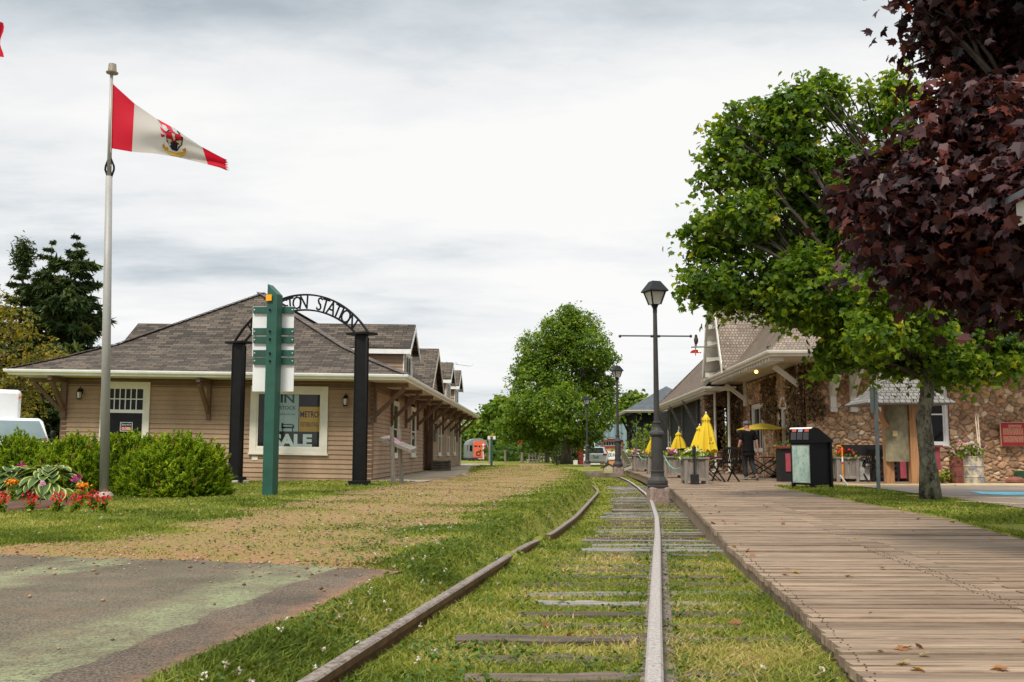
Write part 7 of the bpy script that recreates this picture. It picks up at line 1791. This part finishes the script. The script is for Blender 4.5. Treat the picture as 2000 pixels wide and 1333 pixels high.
def board(label, u0, u1, v0, v1, texts, mt_=None, name='shop_sign', Y=89.8, arch_=False):
    o = thing(name, label, 'sign', (bx(u0), Y, bzv(v1))); mb = MB(); mb.box(bx(u0), bx(u1), Y, Y+.06, bzv(v1), bzv(v0))
    if arch_: mb.prism([(bx(u0+2), Y+.002, bzv(v0)), (bx(u1-2), Y+.002, bzv(v0)), (bx((u0+u1)/2+2), Y+.002, bzv(v0-2)), (bx((u0+u1)/2-2), Y+.002, bzv(v0-2))], (0, .05, 0))
    mb.build('board', mt_ or SW, o)
    for t_, u, v_, s, wd_, mm in texts:
        mb = MB(); mb.text(t_, (bx(u), Y-.01, bzv(v_)), (1,0,0), Z1, s, .02, wd_); mb.build('lettering', mm, o)
LG = M('pale_ink', (.45, .46, .46), .7)
board('large white gallery board on the blue shop behind the lamp', 1139.5, 1171.5, 873, 909, [('Kensington', 1160, 880, .22, .8, LG), ('Art Gallery', 1156, 888, .3, 1.2, LG), ('P', 1140.8, 892, .2, .12, INK)])
board('small white arched sign above the gallery board', 1152, 1162.5, 865, 871, [('ART', 1157.2, 869.7, .12, .3, INK)], None, 'shop_sign', 89.85, True)
board('white MADE IN sign on the orange garage door', 1180, 1214, 881.5, 898, [('MADE IN PEI', 1195, 889.5, .42, 1.35, INK)], None, 'shop_sign', 89.84)
board('dark lettering board above the red door frame', 1187, 1206, 854.5, 858.5, [('MARKET', 1196, 856.5, .16, .75, LG)], M('dark_blue_board', (.05, .07, .085), .6), 'shop_sign', 89.9)
mb = MB(); q = P(1124, 908, 88); mb.box(q.x-.18, q.x+.2, 88, 88.3, -.35, .1); tag(mb.build('pale_box', OFFW, bevel=.02), 'pale box standing by the side wall of the blue shop', 'box')
for i, (u, l, c_) in enumerate(((1116, 'brown hanging lantern left of the red shop door', (.14, .10, .08)), (1120.5, 'longer brown hanging lantern nearer the red shop door', (.13, .09, .07)), (1126, 'yellow hanging lantern beside the red shop door', (.45, .26, .04)))):
    q = P(u, 881, 91.8); mb = MB(); mb.lathe(q, [(-.25,.08),(.2,.1),(.25,.02),(.6,.01)], 8); tag(mb.build('hanging_lantern', M('lantern%d' % i, c_, .6)), l, 'lantern', 'lanterns at the blue shop')
# white car
CARW = M('car_white', (.78, .79, .80), .25, .02, 1, 0, 0, .5); cp_ = P(1164.5, 900, 80); cz = -.28
car = thing('parked_car', 'white hatchback seen from behind before the blue shop', 'car', (cp_.x, 80, cz), -.12)
def loft(mb, rings, cap=True):
    n = len(rings[0]); vs = [p for r in rings for p in r]; fs = [[i*n+k, i*n+(k+1) % n, (i+1)*n+(k+1) % n, (i+1)*n+k] for i in range(len(rings)-1) for k in range(n)]
    if cap: fs += [list(range(n))[::-1], list(range((len(rings)-1)*n, len(rings)*n))]
    mb.add(vs, fs)
def sec(y, hw_, zlo, zmid, htop, wtop): return [(-hw_*.92, y, zlo), (hw_*.92, y, zlo), (hw_, y, zlo+.25), (hw_, y, zmid), (wtop, y, htop), (-wtop, y, htop), (-hw_, y, zmid), (-hw_, y, zlo+.25)]
mb = MB(); loft(mb, [sec(0, .80, .32, .85, .90, .70), sec(.12, .88, .22, .92, 1.02, .72), sec(.75, .9, .2, .95, 1.48, .58), sec(2.2, .9, .2, .95, 1.52, .60), sec(3.0, .9, .2, .94, 1.0, .72), sec(4.1, .85, .25, .75, .78, .7), sec(4.3, .7, .35, .6, .62, .6)]); mb.build('body', CARW, car, True, smooth=False, bevel=.03)
mb = MB(); mb.prism([(-.62, .13, 1.03), (.62, .13, 1.03), (.50, .68, 1.44), (-.50, .68, 1.44)], (0, -.02, .01)); mb.build('rear_window', GLASSDK, car, True)
for s in (-1, 1):
    mb = MB(); mb.prism([(s*.89, .02, .82), (s*.52, -.0, .86), (s*.55, .02, .98), (s*.86, .1, 1.0)], (0, -.03, 0)); mb.build('tail_light', M('tail_red', (.55, .02, .03), .2), car, True)
    mb = MB(); mb.prism([(s*.905, .6, 1.0), (s*.905, 2.6, 1.0), (s*.62, 2.2, 1.44), (s*.62, .85, 1.42)], (s*.012, 0, 0)); mb.build('side_window', GLASSDK, car, True)
    for y in (.75, 3.4): mb = MB(); mb.tube([(s*.7, y, .31), (s*.9, y, .31)], .31, 16); mb.build('wheel', M('tyre', (.02, .02, .02), .9), car, True)
    mb = MB(); mb.ell((s*1.0, 2.7, 1.0), .09, .06, .07, 8, 5); mb.build('mirror', CARW, car, True)
mb = MB(); mb.box(-.2, .2, -.035, -.004, .62, .76); mb.build('number_plate', M('plate', (.4, .45, .4), .5), car, True); mb = MB(); mb.box(-.75, .75, -.04, .1, .34, .5); mb.build('bumper', CARW, car, True, bevel=.03)
# old locomotive
lx = P(936.5, 880, 135).x; lz = P(936, 905, 135).z; loc_ = thing('locomotive', 'old diesel locomotive with orange nose at the far end of the lawn', 'locomotive', (lx, 135, lz), .12)
ORL = M('loco_orange', (.66, .13, .07), .5, .08); LGR = M('loco_grey', (.20, .22, .21), .6, .1); LBK = M('loco_black', (.03, .03, .03), .6)
mb = MB(); prof = [(-.80, .75), (.80, .75), (.80, 2.75), (.7, 2.92), (.3, 3.0), (-.3, 3.0), (-.7, 2.92), (-.80, 2.75)]; mb.prism([(x, 0, z) for x, z in prof], (0, .4, 0)); mb.build('nose', ORL, loc_, True)
mb = MB(); mb.prism([(x*1.0, .41, z) for x, z in prof], (0, 1.6, 0)); mb.prism([(-1.35, 2.0, .7), (1.35, 2.0, .7), (1.35, 2.0, 2.5), (1.1, 2.0, 3.05), (.4, 2.0, 3.35), (-.4, 2.0, 3.35), (-1.1, 2.0, 3.05), (-1.35, 2.0, 2.5)], (0, 9, 0)); mb.build('body', LGR, loc_, True)
mb = MB(); mb.box(-1.45, 1.45, -.7, 12, .45, .7); 
for y in (1, 2.6, 8, 9.6):
    for s in (-1, 1): mb.tube([(s*.6, y, .0), (s*.75, y, .0)], .45, 14)
mb.build('underframe', LBK, loc_, True)
mb = MB()
for s in (-1, 1): mb.box(s*.5-.22, s*.5+.22, -.02, -.002, 2.2, 2.36); mb.prism([(s*1.352, 2.5, 1.7), (s*1.352, 3.6, 1.7), (s*1.352, 3.6, 2.45), (s*1.352, 2.5, 2.45)], (s*.01, 0, 0)); mb.box(s*.95-.22, s*.95+.22, 1.97, 1.995, 1.6, 2.4)
mb.box(-.1, .1, -.05, -.002, 2.15, 2.35); mb.build('window', GLASSDK, loc_, True)
mb = MB(); mb.tube([(-.15+.26*math.cos(t), -.04, 1.3+.26*math.sin(t)) for t in np.linspace(0, 2*PI, 18)], .05, 6); mb.tube([(-.4, -.04, 1.05), (-.4, -.04, 1.55)], .05, 6); mb.build('emblem', LBK, loc_, True)
# small things at the end of the path
def small(name, label, cat, u, v_, Y, f, group=None):
    q = P(u, v_, Y); q.z = float(tz(q.x, Y)); o = thing(name, label, cat, q, 0, group); f(o, q); return o
def f_pole(o, q):
    mb = MB(); mb.tube([q, q+Z1*1.45], .05, 8); mb.build('post', SW, o); mb = MB(); mb.lathe(q+Z1*1.35, [(0,.08),(.2,.11),(.26,.02)], 8); mb.build('lamp_head', SW, o); mb = MB(); mb.cbox(q+Z1*.2, 1.0, .6, .08); mb.build('table', M('pinkish', (.6, .35, .38), .6), o)
small('post_table', 'white post through a small pinkish table before the orange locomotive', 'table', 944, 905, 95, f_pole)
def f_fence(o, q):
    mb = MB(); mb.box(q.x-.12, q.x+.12, q.y-.1, q.y+.1, q.z, q.z+1.75); mb.build('post', WOOD, o)
small('timber_post', 'thick grey timber post between locomotive and small signpost', 'post', 957.5, 906, 70, f_fence)
def f_stop(o, q):
    mb = MB(); mb.tube([q, q+Z1*1.9], .04, 8); mb.build('pole', M('pole_grey', (.12, .12, .12)), o); mb = MB(); mb.cbox(q+Vector((0, -.05, 1.75)), .5, .03, .5); ob = mb.build('plate', M('stop_red', (.45, .08, .07), .5), o)
small('traffic_sign', 'small red sign on a pole in the shade below the trees', 'sign', 1016, 905, 95, f_stop)
def f_rails(o, q):
    rr_ = random.Random(4)
    for k in range(9): mb = MB(); x = q.x-1.1+.27*k; mb.beam((x, q.y, q.z), (x+rr_.uniform(-.05,.05), q.y, q.z+rr_.uniform(.65, 1.0)), .13, .05, (0, 1, 0)); mb.build('paling', WOOD, o)
    mb = MB(); mb.beam((q.x-1.2, q.y+.06, q.z+.5), (q.x+1.2, q.y+.06, q.z+.55), .05, .1); mb.beam((q.x+.5, q.y-.1, q.z+.8), (q.x+2.0, q.y-.1, q.z+1.5), .06, .08); mb.build('crossrail', WOOD, o)
small('wooden_fence', 'rough grey wooden fence in the shade under the maples', 'fence', 1060, 906, 82, f_fence if False else f_rails)
for i, (u, h_, w_, l) in enumerate(((1068, 1.9, .2, 'dark trunk like post right of the rough fence'), (1088, 1.7, .14, 'pale grey post left of the tall maple trunk'), (987, 1.0, .09, 'thin pale birch like stake under the far trees'), (1020, .8, .12, 'short white stake beside the red traffic sign'))):
    def f_(o, q, h_=h_, w_=w_): mb = MB(); mb.tube([q, q+Z1*h_], [w_, w_*.85], 8); mb.build('stake', (BARK, BARK, WOOD, WOOD)[i], o)
    small('wooden_stake', l, 'stake', u, 906, 80, f_)
def f_bench(o, q): mb = MB(); mb.box(q.x-.5, q.x+.5, q.y, q.y+.35, q.z+.22, q.z+.28); mb.box(q.x-.4, q.x-.3, q.y, q.y+.3, q.z, q.z+.22); mb.box(q.x+.3, q.x+.4, q.y, q.y+.3, q.z, q.z+.22); mb.build('bench', OFFW, o)
small('low_bench', 'low pale bench on the grass below the far trees', 'bench', 1040, 907, 76, f_bench)
# eave of the neighbouring building at the right edge
nb = thing('white_eaved_building', 'cream eave corner of a neighbouring building reaching in beside the purple maple', 'building', (3.75, 6.2, 0))
a = P(1976, 398, 7.0)
mb = MB(); mb.prism([(a.x+.03, 7.0, a.z-.17), (a.x+.03, 7.0, a.z+.0), (a.x+1.6, 7.0, a.z+.85), (a.x+1.6, 7.0, a.z+.60)], (0, -4.0, 0)); mb.build('eave', OFFW, nb)
mb = MB(); mb.prism([(a.x-.02, 7.05, a.z+.005), (a.x+1.6, 7.05, a.z+.88), (a.x+1.6, 7.05, a.z+.94), (a.x-.02, 7.05, a.z+.05)], (0, -4.1, 0)); mb.build('roof', SG, nb)
mb = MB(); mb.box(a.x+.75, a.x+4, 2.6, 6.6, -.1, a.z+.3); mb.build('wall', OFFW, nb)

# ------------------------------------------------------------------ the walking man
SKIN = M('skin', (.42, .20, .13), .6, .08, 8, .05, 0, .3); SHIRT = M('black_shirt', (.006, .006, .0065), .85, .2, 6, .2, 0, .15); TROU = M('dark_trousers', (.024, .027, .032), .85, .2, 6, .2, 0, .15); CAPM = M('grey_cap', (.10, .105, .12), .85, .15, 30, .2); SHOE = M('grey_shoe', (.20, .20, .205), .7, .15, 10, .1)
mb_ = G(1463, 938.5, 0); man = thing('person', 'man in black polo shirt, dark trousers and grey cap walking away across the patio', 'person', mb_, .16)
def skin_mesh(name, verts, edges, radii, mat, root=0, sub=2, parent=man):
    me = bpy.data.meshes.new(name); me.from_pydata(verts, edges, []); o = link(name, me, mat, parent)
    sm_ = o.modifiers.new('skin', 'SKIN'); me.skin_vertices or None
    for i, r in enumerate(radii):
        sv = me.skin_vertices[0].data[i]; sv.radius = r if hasattr(r, '__len__') else (r, r)
    me.skin_vertices[0].data[root].use_root = True
    sm_.use_smooth_shade = True; s = o.modifiers.new('sub', 'SUBSURF'); s.levels = sub; s.render_levels = sub
    return o
# he faces +y (away) and looks a little to his left
def arm(s, pts): return pts
V_ = [(0,0,.98),(0,.0,1.15),(0,.01,1.33),(0,.015,1.47),(0,.03,1.55),(-.02,.045,1.63),(-.03,.05,1.74),      # 0-6 pelvis..head
      (-.19,.01,1.45),(-.25,.0,1.18),(-.29,.10,.93),(-.285,.14,.84),                                         # 7-10 left arm
      (.19,.01,1.45),(.265,-.03,1.18),(.31,-.01,.92),(.315,.01,.83),                                       # 11-14 right arm
      (-.10,0,.90),(-.10,.10,.50),(-.09,.02,.09),(.10,0,.90),(.12,.06,.50),(.15,-.26,.13)]                 # 15-20 legs
E_ = [(0,1),(1,2),(2,3),(3,4),(4,5),(5,6),(3,7),(7,8),(8,9),(9,10),(3,11),(11,12),(12,13),(13,14),(0,15),(15,16),(16,17),(0,18),(18,19),(19,20)]
R_ = [(.15,.11),(.145,.115),(.16,.115),(.11,.09),(.06,.06),(.082,.095),(.08,.095),.066,.048,.034,.036,.066,.048,.034,.036,(.09,.09),.062,.045,(.09,.09),.062,.045]
body = skin_mesh('body', V_, E_, R_, SKIN)
mb = MB()   # face details, nose, ears
for s in (-1, 1): mb.ell((-.025+s*.083, .05, 1.69), .015, .028, .035, 8, 5)
mb.ell((-.075, .135, 1.675), .017, .022, .022, 8, 5); mb.build('ears_and_nose', SKIN, man, True, smooth=True)
mb = MB()
for s in (-1, 1): mb.ell((-.055+s*.03-.0, .128-.006*s, 1.70), .011, .008, .008, 8, 5)
mb.build('eyes', INK, man, True); mb = MB(); mb.ell((-.062, .125, 1.64), .022, .008, .006, 8, 4); mb.build('mouth', M('lips', (.28, .10, .08), .6), man, True)
def hand(w, d, side):
    w, d = Vector(w), Vector(d).normalized(); s = Vector((0, 1, 0)); th = Vector((-side*.3, 1, -.25)).normalized(); vs = [w, w+d*.05, w+d*.085]; es = [(0,1),(1,2)]; rs = [(.024,.026), (.022,.034), (.018,.036)]
    for k in range(4):
        y = -.03+.02*k; L = (.062, .078, .085, .075)[k]; n0 = len(vs); b = w+d*.085+s*y; c = Vector((-side*.25, 0, 0)); vs += [b, b+(d+c*.3)*L*.55, b+(d*.85+c)*L]; es += [(2, n0), (n0, n0+1), (n0+1, n0+2)]; rs += [.0098, .0092, .008]
    n0 = len(vs); vs += [w+d*.03+th*.035, w+d*.075+th*.055]; es += [(1, n0), (n0, n0+1)]; rs += [.012, .009]
    return skin_mesh('hand', vs, es, rs, SKIN, 0, 1)
hand(V_[10], (-.05, .12, -1), -1); hand(V_[14], (.04, .10, -1), 1)
skin_mesh('shirt', [(0,0,.93),(0,0,1.1),(0,.01,1.33),(0,.012,1.46),(0,.02,1.515),(-.18,.01,1.465),(-.245,.0,1.2),(.18,.01,1.465),(.255,-.02,1.2),(0,.0,.88)], [(9,0),(0,1),(1,2),(2,3),(3,4),(3,5),(5,6),(3,7),(7,8)], [(.19,.135),(.185,.14),(.195,.14),(.13,.105),(.072,.07),.088,.078,.088,.078,(.19,.135)], SHIRT)
skin_mesh('trousers', [(0,0,.97),(0,0,.90),(-.095,.01,.82),(-.10,.09,.50),(-.092,.015,.10),(.095,.01,.82),(.118,.05,.50),(.148,-.245,.155)], [(0,1),(1,2),(2,3),(3,4),(1,5),(5,6),(6,7)], [(.165,.125),(.165,.13),(.105,.11),.085,.072,(.105,.11),.085,.072], TROU)
for nm, c, dv in (('left', (-.09, .02, .04), (-.3, 1, 0)), ('right', (.15, -.28, .07), (.25, .9, -.35))):
    c, dv = Vector(c), Vector(dv).normalized(); skin_mesh('shoe', [c-dv*.06+Z1*.03, c+dv*.03, c+dv*.13-Z1*.01, c+dv*.18-Z1*.015], [(0,1),(1,2),(2,3)], [(.042,.045),(.044,.04),(.045,.03),(.034,.022)], SHOE, 0, 1)
mb = MB(); mb.ell((-.026, .046, 1.735), .105, .118, .082, 16, 10); mb.prism([(-.085, .14, 1.725), (-.02, .20, 1.715), (.02, .15, 1.725)], (0, 0, .012)); mb.build('cap', CAPM, man, True, smooth=True)
